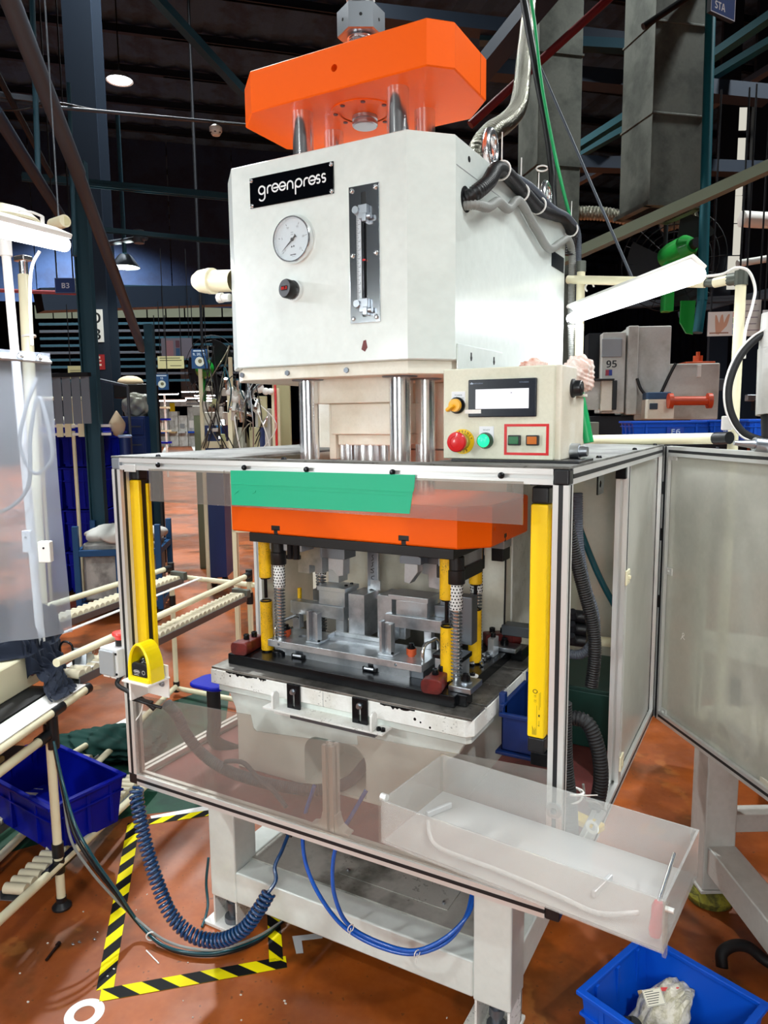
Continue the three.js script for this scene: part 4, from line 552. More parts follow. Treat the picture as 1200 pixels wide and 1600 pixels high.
// ---------------------------------------------------------------- clear tray on the front of the guard
{
  const W = .5, D = .222, H = .083, t = .004, turn = -.105;
  const o = thing('clear_tray', 'open clear acrylic tray with tapering front hung on the guard front', 'tray', [.352, .774, .01], turn);
  part('back_wall', box(0, W, 0, H, 0, t, .0006), M.acrTray, o); part('front_wall', box(0, W, 0, H, D - t, D, .0006), M.acrTray, o);
  part('left_wall', box(0, t, 0, H, t, D - t, .0006), M.acrTray, o); part('right_wall', box(W - t, W, 0, H, t, D - t, .0006), M.acrTray, o);
  part('tray_floor', box(t, W - t, 0, t, t, D - t), M.acrFloor, o);
  part('edge_strip', [box(W - .001, W + .005, -.002, H, D - .005, D + .004, .001), box(-.004, .001, 0, H, D - .006, D + .002, .001), box(-.003, .002, 0, H, -.002, .006, .001)], M.acr, o);
  part('hinge_pin', [cyl([W, H * .86, D * .99], [W + .012, H * .86, D * .99], .004, .004, 10), cyl([.006, H, D - .012], [-.006, H, D - .012], .007, .007, 12)], M.aluW, o);
  for (const [x, z, a] of [[.05, .05, .35], [.385, .1, .15]]) part('glued_rib', tilt(box(x - .004, x + .004, t, .016, z, z + .062, .002), 'Y', -a - turn * 0, [x, 0, z]), S(0xd9dadb, .2, .4), o);
  const b = thing('wire_handle', 'bent thin clear rod lying inside the tray', 'rod', [.352, .774, .01], turn); part('rod', sweep([[.045, .012, .13], [.07, .012, .165], [.1, .012, .19], [.22, .01, .19], [.33, .01, .196], [.4, .01, .2], [.45, .014, .17]], .004, 50, 8), S(0xe8e8e8, .2), b);
  const s = thing('screwdriver', 'screwdriver with red handle standing in the right corner of the tray', 'screwdriver', [.352, .774, .01], turn); part('red_handle', [lathe([[0, 0], [.008, .002], [.01, .012], [.0085, .03], [.0095, .046], [.006, .054], [0, .055]], [W - .018, .006, D - .022], [W - .016, .06, D - .03], 14)], PH(0xe01a40, { roughness: .3, clearcoat: .6 }), s); part('blade', cyl([W - .016, .058, D - .03], [W - .012, .1, D - .1], .003, .003, 8), M.chrome, s);
}
// blue bin hooked on the right of the bolster, yellow rag and hooks below
{ const o = thing('storage_bin', 'dark blue open front plastic bin hanging beside the bolster', 'bin', [.41, .732, -.41]);
  const x0 = .366, x1 = .475, y0 = .735, y1 = .845, z0 = -.5, z1 = -.31, t = .004;
  part('bin_body', [box(x0, x1, y0, y0 + t, z0, z1, .001), box(x0, x0 + t, y0, y1, z0, z1, .001), box(x1 - t, x1, y0, y1, z0, z1, .001), box(x0, x1, y0, y1 - .02, z1 - t, z1, .001), box(x0, x1, y0, y1 + .03, z0, z0 + t, .001), box(x0 - .012, x1 + .01, y0 - .008, y0, z0, z1 + .012, .002)], M.navyBin, o);
  part('bin_rim', [box(x0 - .006, x0 + .006, y1 - .002, y1 + .006, z0, z1, .002), box(x0 - .006, x1, y1 - .024, y1 - .014, z1 - .006, z1 + .006, .002), box(x0 - .012, x0 + .004, y1 - .03, y1 + .03, z1 - .03, z1 - .012, .002), box(x0 + .02, x1, y1 - .01, y1 + .04, z0 - .004, z0 + .02, .006)], M.navyBin, o);
  const ragG = (c, r, sd, n = 20) => { const g = new THREE.IcosahedronGeometry(1, n), p = g.attributes.position; for (let i = 0; i < p.count; i++) { const v = V().fromBufferAttribute(p, i); v.multiplyScalar(1 + .16 * Math.sin(5 * v.x + sd) * Math.cos(6 * v.z + sd) + .09 * Math.sin(13 * v.y + 7 * v.x + sd) + .05 * Math.sin(23 * v.z + sd)); p.setXYZ(i, c[0] + v.x * r[0], c[1] + v.y * r[1], c[2] + v.z * r[2]); } const h = strip(g); h.computeVertexNormals(); return smoothBy(h, 1.2); };
  single('wiping_rag', 'stained orange-yellow rag lying on the maroon tray below the blue bin', 'rag', ragG([.47, .592, -.16], [.075, .026, .07], 1.2), S(0xffffff, .9, 0, { map: mottled(0xd9a866, 0xa8600f, .9, .12) }));
  single('wiping_rag', 'dark grey rag lying left of the yellow rag below the blue bin', 'rag', ragG([.37, .592, -.2], [.05, .028, .06], 2.7), S(0x2a2c30, .9));
  single('plug_box', 'small black plug box standing below the light curtain', 'plug', [box(.5, .545, .567, .62, -.11, -.06, .006), cyl([.522, .62, -.085], [.522, .635, -.085], .022, .026, 16)], M.blackPl); 
  const y = thing('yellow_adapter', 'flat yellow plastic block on the tray by the black hoses', 'adapter', [.56, .567, -.36]); part('body', ext(rrect(.1, .035, .008), .016, .002).rotateX(-Math.PI / 2).rotateY(-.35).translate(.56, .567, -.36), M.yellow, y); part('slot', box(-.012, .012, .5835, .585, -.005, .005).rotateY(-.35).translate(.585, 0, -.345), M.black, y);
  const c2 = thing('cable_coil', 'loop of black cable on an orange sheet behind the right post', 'cable', [.57, .567, -.2]); part('loop', new THREE.TorusGeometry(.04, .004, 8, 30).rotateX(1.3).translate(.575, .6, -.2), M.cable, c2); part('sheet', box(.535, .568, .567, .605, -.26, -.17, .002), S(0xe0a54a, .6), c2); }
// hoses inside the guard at right
const hose = (name, label, pts, r, mat, o = {}) => single(name, label, 'hose', o.corr ? corr(pts, r, o.pitch ?? .006, .16, o.rad ?? 12) : sweep(pts, r, o.n ?? 60, o.rad ?? 10), mat, o.group);
hose('corrugated_hose', 'thick black corrugated hose hanging inside the right side of the guard', [[.5, 1.43, -.35], [.505, 1.3, -.36], [.53, 1.18, -.38], [.56, 1.05, -.4], [.566, .98, -.4], [.56, .9, -.4]], .016, M.cable, { corr: true });
hose('corrugated_hose', 'black corrugated hose arching down onto the maroon tray at right', [[.46, .74, -.42], [.5, .8, -.42], [.545, .8, -.42], [.575, .74, -.42], [.585, .66, -.42], [.575, .58, -.42]], .019, M.rubber, { corr: true, pitch: .008 });
hose('corrugated_hose', 'black hose running straight down behind the right front post', [[.545, .93, -.2], [.55, .8, -.2], [.562, .7, -.2], [.568, .57, -.21]], .02, M.rubber, { corr: true });
hose('corrugated_hose', 'grey corrugated hose bending back inside the guard at right', [[0.501, 1.363, -0.46], [0.507, 1.236, -0.46], [0.527, 1.134, -0.46], [0.549, 1.064, -0.46], [0.55, 0.999, -0.46], [0.519, 0.958, -0.46], [0.474, 0.954, -0.46]], .0125, M.hoseGrey, { corr: true });
hose('grey_cable', 'thin grey cable drooping across the maroon tray at right', [[.57, .7, -.3], [.575, .66, -.31], [.59, .63, -.36], [.6, .58, -.42]], .003, M.hoseGrey2);
hose('green_cable', 'teal green cable pair hanging behind the clear right side of the guard', [[.42, 1.43, -.62], [.44, 1.3, -.66], [.5, 1.12, -.7], [.56, 1.0, -.72]], .009, M.teal);
hose('black_cable', 'thin black cable hanging in front of the cream back wall', [[.262, 1.26, -.62], [.262, 1.1, -.62], [.26, .9, -.62]], .0025, M.cable);
{ const o = thing('valve_block', 'stack of black valve fittings on the press body inside the guard', 'valve', [.43, .93, -.62]); for (const v of [965, 983, 1000]) { const a = [0.446, 0.981, -0.6], y = a[1] + (983 - v) * .0019; part('valve', cyl([a[0] - .02, y, -.6], [a[0] + .055, y, -.6], .017, .017, 16), M.black, o); part('valve_stem', cyl([a[0] + .02, y, -.585], [a[0] + .02, y + .02, -.57], .01, .01, 10), M.blackPl, o); } part('manifold', box(.255, .46, .93, .96, -.66, -.61, .003), M.steelDark, o); }
single('plastic_pipe', 'short cream pipe lying behind the valve fittings', 'pipe', cyl([.36, .9, -.75], [.57, .92, -.72], .014, .014, 16), M.pipe);
{ const o = thing('oil_tank', 'dark green steel tank at the rear of the guard', 'tank', [.42, .566, -.95]); part('tank_body', box(.28, .57, .566, .74, -1.1, -.78, .006), S(0x1f4a42, .4, .1), o); part('tank_lid', box(.275, .575, .74, .752, -1.105, -.775, .003), S(0x2a4a44, .4, .2), o); }
single('cable_tie', 'white cable tie with a long tail round the black hoses at right', 'cable tie', [new THREE.TorusGeometry(.026, .003, 6, 24).rotateX(1.4).translate(.565, .725, -.21), new THREE.TorusGeometry(.024, .0025, 6, 24).rotateX(1.9).translate(.565, .715, -.21), cyl([.575, .728, -.185], [.625, .735, -.2], .002, .0012, 6)], M.paper);
// ---------------------------------------------------------------- button box and touch button on the left front post
{
  const o = thing('button_box', 'grey push button box with red mushroom stop on the left front post', 'button box', [-.626, .862, -.01]);
  part('box_body', box(-.66, -.592, .863, .942, -.052, .024, .004), M.greyBox, o); part('box_lid', box(-.657, -.6, .868, .936, .022, .031, .003), M.greyLid, o);
  for (const y of [.874, .93]) part('lid_screw', cyl([-.5965, y, .024], [-.5965, y, .0255], .0035, .0035, 10), M.blackOx, o);
  part('cable_entry', [box(-.655, -.63, .858, .864, -.02, .02, .001), box(-.625, -.6, .858, .864, -.02, .02, .001)], M.paper, o);
  const s = part('mushroom_stop', lathe([[.0135, 0], [.0135, .018], [.012, .02]], [-.618, .941, -.012], [-.618, .97, -.012], 24), M.blackPl, o);
  part('mushroom_head', lathe([[.013, .012], [.0145, .02], [.0205, .026], [.0215, .03], [.0195, .034], [0, .037]], [-.618, .945, -.012], [-.618, .98, -.012], 28), PH(0xf04038, { roughness: .4, clearcoat: .3 }), s);
}
{
  const o = thing('touch_button', 'black touch button under a bright yellow arched guard on a white angle bracket', 'touch button', [-.455, .835, .03]);
  part('angle_bracket', [box(-.52, -.425, .884, .889, -.0, .075, .001), box(-.505, -.428, .832, .92, .001, .005, .001), box(-.512, -.505, .83, .889, .0, .06, .001)], M.paper, o);
  for (const y of [.9, .868]) part('bracket_bolt', [cyl([-.45, y, .005], [-.45, y, .0065], .009, .009, 16), capScrew([-.45, y, .006], [0, 0, 1], .0055, .006)], M.steel, o);
  const arch = (w, h, top) => { const s = new THREE.Shape(); s.moveTo(-w / 2, 0); s.lineTo(w / 2, 0); s.lineTo(w / 2 * .98, h * .45); s.bezierCurveTo(w / 2 * .9, h * .9, w * .22, top, 0, top); s.bezierCurveTo(-w * .22, top, -w / 2 * .9, h * .9, -w / 2 * .98, h * .45); s.closePath(); return s; };
  const s = arch(.082, .08, .1), hol = arch(.058, .066, .08).getPoints(12).map((p) => new THREE.Vector2(p.x, p.y + .012)); s.holes.push(new THREE.Path(hol));
  part('yellow_guard', [ext(s, .05, .003).rotateY(.0).translate(-.468, .889, .015), box(-.505, -.43, .889, .9, .012, .068, .003)], M.yellowGl, o);
  const b = part('button_body', [ext(rrect(.056, .036, .01), .05, .002).translate(-.468, .919, .012)], M.blackPl, o);
  part('touch_dome', lathe([[0, .016], [.014, .013], [.02, .006], [.021, 0]], [-.468, .934, .036], [-.468, .95, .036], 24), S(0x0a0b0e, .2), b);
  const lb = canvasTex(128, 64, (k) => { k.fillStyle = '#15171b'; k.fillRect(0, 0, 128, 64); k.strokeStyle = k.fillStyle = '#e8e8e8'; k.lineWidth = 3; k.beginPath(); k.ellipse(40, 32, 28, 11, 0, 0, 7); k.stroke(); k.fillRect(20, 28, 40, 6); k.beginPath(); k.arc(104, 32, 13, 0, 7); k.stroke(); k.fillRect(14, 52, 46, 4); });
  part('button_print', new THREE.PlaneGeometry(.048, .024).translate(-.468, .914, .0625), S(0xffffff, .3, 0, { map: lb }), b, { uv: true });
}
hose('black_cable', 'black cable leading from the button box into the grey hose', [[-.6, .87, .0], [-.597, .85, .025], [-.555, .838, .03], [-.526, .832, .03], [-.491, .812, .02], [-.474, .795, .012]], .006, M.cable, { n: 40 });
hose('black_cable', 'loop of black cable tied below the white angle bracket', [[-.44, .835, .05], [-.5, .828, .04], [-.54, .822, .035], [-.49, .826, .045], [-.43, .815, .03]], .004, M.cable, { n: 40 });
single('cable_tie', 'white cable tie end hanging below the touch button bracket', 'cable tie', sweep([[-.49, .818, .035], [-.5, .79, .036], [-.515, .768, .04]], .0016, 12, 5), M.paper);
hose('corrugated_hose', 'thick blue-grey corrugated hose sagging behind the lower clear panel', [[-.474, .797, -.028], [-.462, .763, -.05], [-.44, .709, -.06], [-.406, .658, -.075], [-.338, .618, -.09], [-.236, .598, -.11], [-.147, .592, -.13], [-.07, .596, -.15], [-.03, .592, -.22], [-.05, .584, -.36]], .0155, M.hoseGrey, { corr: true, rad: 14 });
hose('grey_cable', 'thin grey cable branching from the sagging corrugated hose', [[-.33, .635, -.09], [-.306, .654, -.07], [-.24, .669, -.06], [-.2, .643, -.06], [-.142, .619, -.055], [-.1, .59, -.05]], .006, M.hoseGrey);
{ const pts = [[-.543, .565, .024], [-.541, .55, .03], [-.525, .521, .04], [-.503, .472, .05], [-.473, .414, .06], [-.43, .342, .07], [-.389, .275, .07], [-.33, .234, .06], [-.262, .23, .04], [-.193, .272, .02], [-.156, .328, .0], [-.139, .366, -.02]];
  const o = thing('coiled_air_hose', 'dark blue coiled air hose hanging from the guard to the shelf below', 'hose', [-.3, .2, .03]);
  part('coil', helixHose(pts, .0155, .0043, 56), M.coil, o); part('tail', sweep([[-.145, .36, -.02], [-.136, .385, -.045], [-.15, .41, -.06], [-.15, .435, -.09], [-.15, .47, -.13], [-.14, .5, -.2]], .005, 40, 10), M.coil, o);
  part('fitting', [cyl([-.15, .462, -.12], [-.148, .49, -.16], .01, .01, 12), cyl([-.175, .485, -.16], [-.12, .485, -.16], .008, .008, 10)], M.blackPl, o); }
hose('air_tube', 'long blue air tube looping below the guard, left one of the pair', [[-.045, .64, -.095], [-.069, .56, -.085], [-.071, .504, -.075], [-.059, .439, -.07], [-.026, .357, -.08], [.036, .278, -.1], [.13, .236, -.13], [.204, .229, -.16], [.273, .262, -.2], [.305, .315, -.235], [.296, .338, -.3], [.28, .36, -.4]], .0052, M.tube, { n: 120, group: 'blue air tubes' });
hose('air_tube', 'long blue air tube looping below the guard, right one of the pair', [[.09, .649, -.12], [.058, .581, -.095], [.038, .536, -.075], [.022, .464, -.07], [.019, .372, -.08], [.046, .29, -.1], [.13, .248, -.13], [.204, .241, -.155], [.272, .276, -.195], [.312, .325, -.24], [.303, .345, -.3], [.29, .37, -.4]], .0052, M.tube, { n: 120, group: 'blue air tubes' });
for (const [p, l] of [[[0.212, 0.239, -0.15], 'white tie round the two blue tubes at their lowest point'], [[0.058, 0.292, -0.09], 'white tie round the two blue tubes where they meet at left']]) single('tube_tie', l, 'cable tie', [new THREE.TorusGeometry(.009, .0014, 6, 18).rotateY(1.2).translate(...p), cyl(p, [p[0], p[1] - .02, p[2] + .008], .0012, .001, 5)], M.paper);
hose('air_tube', 'teal air tube standing up beside the left front leg', [[-.607, .16, -.3], [-.602, .086, -.28], [-.58, .03, -.26], [-.57, .012, -.24], [-.55, .006, -.2]], .0045, M.teal);
{ // things on the lower shelf
  const v = thing('air_valve', 'white valve with clear bowl on the lower shelf at right', 'valve', [.2, .2165, -.5]); part('valve_body', box(.12, .23, .34, .4, -.5, -.43, .006), M.whiteOld, v); part('valve_post', box(.16, .2, .2165, .34, -.49, -.45, .003), M.steelDark, v); part('knob', lathe([[0, 0], [.018, 0], [.018, .03], [.012, .036], [0, .036]], [.235, .37, -.465], [.28, .37, -.465], 18), PH(0x1a6fc0, { roughness: .4 }), v);
  const f = thing('hose_fitting', 'white and brass hose coupling hanging under the guard', 'coupling', [.05, .44, -.3]); part('coupling', [cyl([.0, .462, -.3], [.04, .46, -.3], .011, .011, 14)], M.whiteOld, f); part('tube', cyl([.04, .46, -.3], [.1, .456, -.3], .009, .009, 12), M.coil, f); part('nut', cyl([.1, .456, -.3], [.14, .454, -.3], .011, .011, 6), M.copper, f);
  hose('air_tube', 'short blue tube loop beside the white valve on the shelf', [[.12, .38, -.42], [.14, .35, -.38], [.2, .345, -.37], [.25, .37, -.42], [.26, .4, -.5]], .0055, M.tube);
  single('tangled_wires', 'tangle of teal and yellow wires behind the left leg under the guard', 'wires', [0, 1, 2, 3, 4].map((k) => sweep([[-.37 + k * .01, .5, -.3], [-.3 + k * .012, .46 - k * .008, -.33], [-.22, .47 + k * .006, -.3 - k * .02], [-.15 - k * .01, .49, -.25]], .004, 24, 6)), M.teal);
}
// ---------------------------------------------------------------- floor: paint, tapes, litter
const flat = (poly, y0 = .0004, y1 = .0012) => prismY(poly, y0, y1);
{
  const gM = S(0xffffff, .6, 0, { map: mottled(0x0d4a33, 0x0a2f24, .8, .8, .3) });
  const gp = new THREE.Mesh(fin(flat([[-1.25, -.55], [-1.0, -.76], [-1.9, -1.9], [-2.02, -1.2], [-2.0, -.4], [-1.6, .1], [-1.4, -.25]], .0001, .0007)), gM); gp.name = 'green_floor_paint'; gp.userData.kind = 'structure'; gp.receiveShadow = true; scene.add(gp);
  const st = new THREE.Mesh(fin(flat([[-1.93, -.3], [-2.03, -1.32], [-1.975, -1.33], [-1.87, -.3]], .0008, .0014)), M.paper); st.name = 'floor_line'; st.userData.kind = 'structure'; scene.add(st);
  const hz = canvasTex(512, 64, (k, w, h) => { k.fillStyle = '#f4e400'; k.fillRect(0, 0, w, h); k.fillStyle = '#0f1012'; for (let i = -1; i < 5; i++) { k.beginPath(); k.moveTo(i * 128, h); k.lineTo(i * 128 + 64, h); k.lineTo(i * 128 + 128, 0); k.lineTo(i * 128 + 64, 0); k.fill(); } });
  hz.wrapS = THREE.RepeatWrapping; hz.anisotropy = 8;
  const hazM = PH(0xffffff, { map: hz, roughness: .6, specularIntensity: .4 });
  const tape = (a, b, w, label, flip) => { const dx = b[0] - a[0], dz = b[1] - a[1], L = Math.hypot(dx, dz); const g = new THREE.BoxGeometry(L, .0008, w); const p = g.attributes.position, u = g.attributes.uv; for (let i = 0; i < p.count; i++) u.setXY(i, (p.getX(i) + L / 2) / .42 * (flip ? -1 : 1), p.getZ(i) / w + .5); g.rotateY(-Math.atan2(dz, dx)); g.translate((a[0] + b[0]) / 2, .0012, (a[1] + b[1]) / 2); return single('hazard_tape', label, 'floor tape', g, hazM, 'yellow and black floor tapes', { uv: true }); };
  tape([-.617, .108], [-1.2, -.522], .046, 'long yellow-black floor tape running back on the left of the coiled hose');
  tape([-.61, .13], [-.238, -.21], .046, 'yellow-black floor tape crossing in front of the coiled hose');
  tape([-.265, -.198], [-.4, -.36], .04, 'short yellow-black floor tape at right going under the press', true);
  tape([-1.19, -.515], [-.9, -.80], .042, 'yellow-black floor tape at the rear leading behind the left leg', true);
  const wt = (poly, label) => single('white_tape', label, 'floor tape', flat(poly, .0006, .0013), M.paper);
  wt([[-1.178, -.585], [-.9, -.905], [-.865, -.875], [-1.141, -.56]], 'white floor tape behind the rear hazard tape');
  single('corner_mark', 'small pale L-shaped tape mark on the floor under the press', 'floor tape', flat([[-.285, -.303], [-.214, -.357], [-.2, -.34], [-.25, -.302], [-.215, -.262], [-.232, -.25]]), S(0xb9bcbf, .6));
  single('ring_sticker', 'white ring sticker on the floor in front of the hazard tape corner', 'sticker', lathe([[.026, .0006], [.05, .0006], [.05, .0016], [.026, .0016], [.026, .0006]], [-.596, 0, .192], [-.596, 1, .192], 40), M.paper);
  const b = thing('long_bolt', 'rusty long bolt lying on the floor at the lower left', 'bolt', [-.863, 0, .088]); part('shank', cyl([-.851, .005, .118], [-.873, .005, .065], .004, .004, 10), S(0x2a1a16, .5, .6), b); part('head', cyl([-.873, .006, .065], [-.877, .006, .055], .007, .007, 6), S(0x2a1a16, .5, .6), b);
  single('cut_tie', 'white cut cable tie lying on the floor inside the hazard tapes', 'cable tie', cyl([-.628, .002, -.05], [-.556, .002, -.03], .002, .002, 6), M.paper);
  const lit = []; for (let k = 0; k < 60; k++) { const x = rr(-1.1, .5), z = rr(-.25, .35); lit.push(cbox([x, .0012, z], rr(.002, .007), .002, rr(.002, .005)).rotateY(0)); } single('floor_litter', 'specks of white swarf and scraps scattered on the floor', 'litter', lit, S(0xd9d2c8, .7), undefined, { kind: 'stuff' });
  for (const [i, c] of [[-.83, .02], [-.84, .035], [-.8, -.01]].entries()) single('metal_shaving', ['curl of bright swarf by the long bolt, nearest of three', 'curl of bright swarf by the long bolt, middle of three', 'curl of bright swarf by the long bolt, farthest of three'][i], 'swarf', new THREE.TorusGeometry(.005, .0015, 5, 9, 4).rotateX(1.2).translate(c[0], .003, c[1]), M.steel, 'curls of swarf');
}
// bundle of cables from the rack leg across the floor
for (const [k, l] of [[0, 'black cable of the bundle hanging from the rack leg, lowest on the floor'], [1, 'teal cable of the bundle hanging from the rack leg'], [2, 'grey cable of the bundle hanging from the rack leg, bowed furthest left']].values()) {
  const d = [0, .012, -.014][k], e = [0, .02, -.03][k];
  hose('hanging_cable', l, [[-.985, .56 + d, -.05], [-.93, .447 + e, -.03], [-.85 + d, .335 + e, 0], [-.79 + d, .25 + e * .8, -.01], [-.74 + d * .6, .14 + e * .5, -.05], [-.7, .045 + k * .004, -.085], [-.6, .012 + k * .007, -.08 + d * .4], [-.507, .009 + k * .008, -.09 + d * .3], [-.425, .009 + k * .008, -.13], [-.36, .009 + k * .008, -.22], [-.34, .012, -.34]], .0055 - k * .0008, [M.cable, M.teal, M.hoseGrey2][k], { n: 90, group: 'cables from the rack leg' });
}
single('cable_tie', 'white tie round the cable bundle on the floor', 'cable tie', new THREE.TorusGeometry(.013, .0025, 6, 20).rotateY(.7).translate(-.64, .022, -.081), M.paper);
// ---------------------------------------------------------------- roller rack of cream pipe
{
  const o = thing('roller_rack', 'cream pipe rack with black joints and roller tracks left of the press', 'rack', [-1.5, 0, -.9]);
  const r = .014, P_ = (a, b) => part('pipe', cyl(a, b, r, r, 16), M.pipe, o), J = (c, ax, l = .05) => part('joint', [cyl([c[0] - ax[0] * l / 2, c[1] - ax[1] * l / 2, c[2] - ax[2] * l / 2], [c[0] + ax[0] * l / 2, c[1] + ax[1] * l / 2, c[2] + ax[2] * l / 2], r + .004, r + .004, 14)], M.joint, o);
  const legA = [-1.016, -.06], legB = [-2.02, -1.578], legC = [-1.458, -1.568];
  P_([legA[0], .02, legA[1]], [legA[0], .64, legA[1]]); part('leg_foot', lathe([[.02, 0], [.03, .002], [.03, .008], [.016, .022], [.016, .04]], [legA[0], 0, legA[1]], [legA[0], .04, legA[1]], 18), M.joint, o);
  for (const y of [.2, .145, .6]) J([legA[0], y, legA[1]], [0, 1, 0], .045);
  P_([legB[0], .02, legB[1]], [legB[0], .745, legB[1]]); P_([legC[0], .02, legC[1]], [legC[0], .76, legC[1]]);
  for (const [l, y] of [[legB, .05], [legB, .55], [legB, .735], [legC, .75], [legC, .63], [legC, .05]]) J([l[0], y, l[1]], [0, 1, 0], .06);
  const ua = [-1.085, .775, -.15], ub = [legC[0], .752, legC[1]]; P_(ua, ub); J([-1.45, .753, -1.54], [-.25, 0, -.97], .05);
  const va = [-1.78, .752, -.3], vb = [legB[0], .738, legB[1]]; P_(va, vb); J([-2.01, .738, -1.54], [-.2, 0, -.98], .05);
  P_([-1.25, .7, -1.58], [-2.0, .69, -1.58]);
  P_([legB[0], .04, legB[1]], [-1.25, .05, -1.6]);
  // lower pipes
  const la = [-.885, .178, .26], lb = [-1.236, .1, -.63]; P_(la, lb); P_([lb[0], .1, lb[1]], [-2.0, .06, -1.55]);
  part('joint', [cyl([-.99, .154, .005], [-1.045, .141, -.135], r + .004, r + .004, 14)], M.joint, o);
  P_([-1.45, .17, .2], [-1.75, .1, -.75]);
  // roller tracks: a channel with staggered rollers
  const track = (a, b, w, wheel) => { const A = V(...a), B = V(...b), L = A.distanceTo(B), d = B.clone().sub(A).normalize(), s = UPV.clone().cross(d).normalize(); const place = (g) => { const m = new THREE.Matrix4().makeBasis(s, d.clone().cross(s), d); m.setPosition(A); return g.applyMatrix4(m); };
    const t = part('roller_track', place(mergeGeometries([box(-w / 2 - .004, -w / 2, -.016, .012, 0, L), box(w / 2, w / 2 + .004, -.016, .012, 0, L), box(-w / 2, w / 2, -.014, -.011, 0, L)].map(strip))), M.steelDark, o);
    const n = Math.floor(L / .037); for (let k = 0; k < n; k++) part('roller', place(cyl([-w / 2 + .003, .014, .02 + k * .037], [w / 2 - .003, .014, .02 + k * .037], .0165, .0165, 12)), M.roller, t); };
  track([-1.12, .69, -.22], [-1.40, .672, -1.42], .075); track([-1.62, .71, -.2], [-1.92, .69, -1.52], .075);
  track([-1.02, .135, .1], [-1.36, .075, -.75], .075); track([-1.33, .15, .2], [-1.66, .09, -.7], .075);
  part('end_stop', [box(-1.46, -1.36, .67, .71, -1.46, -1.43, .004), box(-1.97, -1.87, .688, .733, -1.55, -1.52, .004)], M.galv, o);
  part('side_strip', [align(box(-.022, .022, 0, 1.35, -.002, .002), [-1.42, .735, -.2], [-1.75, .715, -1.5])], M.paper, o);
}
// blue crate on the lower track
const crate = (name, label, p, turn, w, h, d, mat, tiltX = 0, tiltZ = 0, group) => { const o = thing(name, label, 'crate', p, turn, group); const t = .004, fl = .022; o.rotation.set(tiltX, turn, tiltZ, 'YXZ');
  part('crate_floor', box(-w / 2 + .02, w / 2 - .02, 0, t, -d / 2 + .02, d / 2 - .02), mat, o);
  const sl = .018; const wall = (L, ax) => { const poly = [[-L / 2 + sl, 0], [L / 2 - sl, 0], [L / 2, h], [-L / 2, h]]; return prismZ(poly, -t / 2, t / 2); };
  const ang = Math.atan2(sl, h);
  part('crate_wall', wall(w).rotateX(ang).translate(0, 0, d / 2 - sl), mat, o); part('crate_wall', wall(w).rotateX(-ang).translate(0, 0, -d / 2 + sl), mat, o);
  part('crate_wall', wall(d).rotateX(ang).rotateY(Math.PI / 2).translate(w / 2 - sl, 0, 0), mat, o); part('crate_wall', wall(d).rotateX(ang).rotateY(-Math.PI / 2).translate(-w / 2 + sl, 0, 0), mat, o);
  part('crate_rim', [box(-w / 2 - fl / 2, w / 2 + fl / 2, h - .012, h, d / 2 - fl / 3, d / 2 + fl / 2, .003), box(-w / 2 - fl / 2, w / 2 + fl / 2, h - .012, h, -d / 2 - fl / 2, -d / 2 + fl / 3, .003), box(w / 2 - fl / 3, w / 2 + fl / 2, h - .012, h, -d / 2, d / 2, .003), box(-w / 2 - fl / 2, -w / 2 + fl / 3, h - .012, h, -d / 2, d / 2, .003), box(-w / 2 - .004, w / 2 + .004, h * .66, h * .7, d / 2 - .004, d / 2 + .004, .001), box(w / 2 - .004, w / 2 + .004, h * .66, h * .7, -d / 2, d / 2, .001), box(-w / 2 - .004, -w / 2 + .004, h * .66, h * .7, -d / 2, d / 2, .001)], mat, o);
  const ribs = []; for (const q of [-.32, 0, .32]) { ribs.push(tilt(box(q * w - .006, q * w + .006, .02, h - .01, d / 2 - .012, d / 2 + .002, .001), 'X', 0)); ribs.push(box(w / 2 - .012, w / 2 + .002, .02, h - .01, q * d - .006, q * d + .006, .001)); ribs.push(box(-w / 2 - .002, -w / 2 + .012, .02, h - .01, q * d - .006, q * d + .006, .001)); }
  part('crate_rib', ribs, mat, o); return o; };
crate('plastic_crate', 'deep blue plastic crate standing on the lower roller track at left', [-1.31, .14, -.245], -.11, .5, .175, .27, M.blueDk);
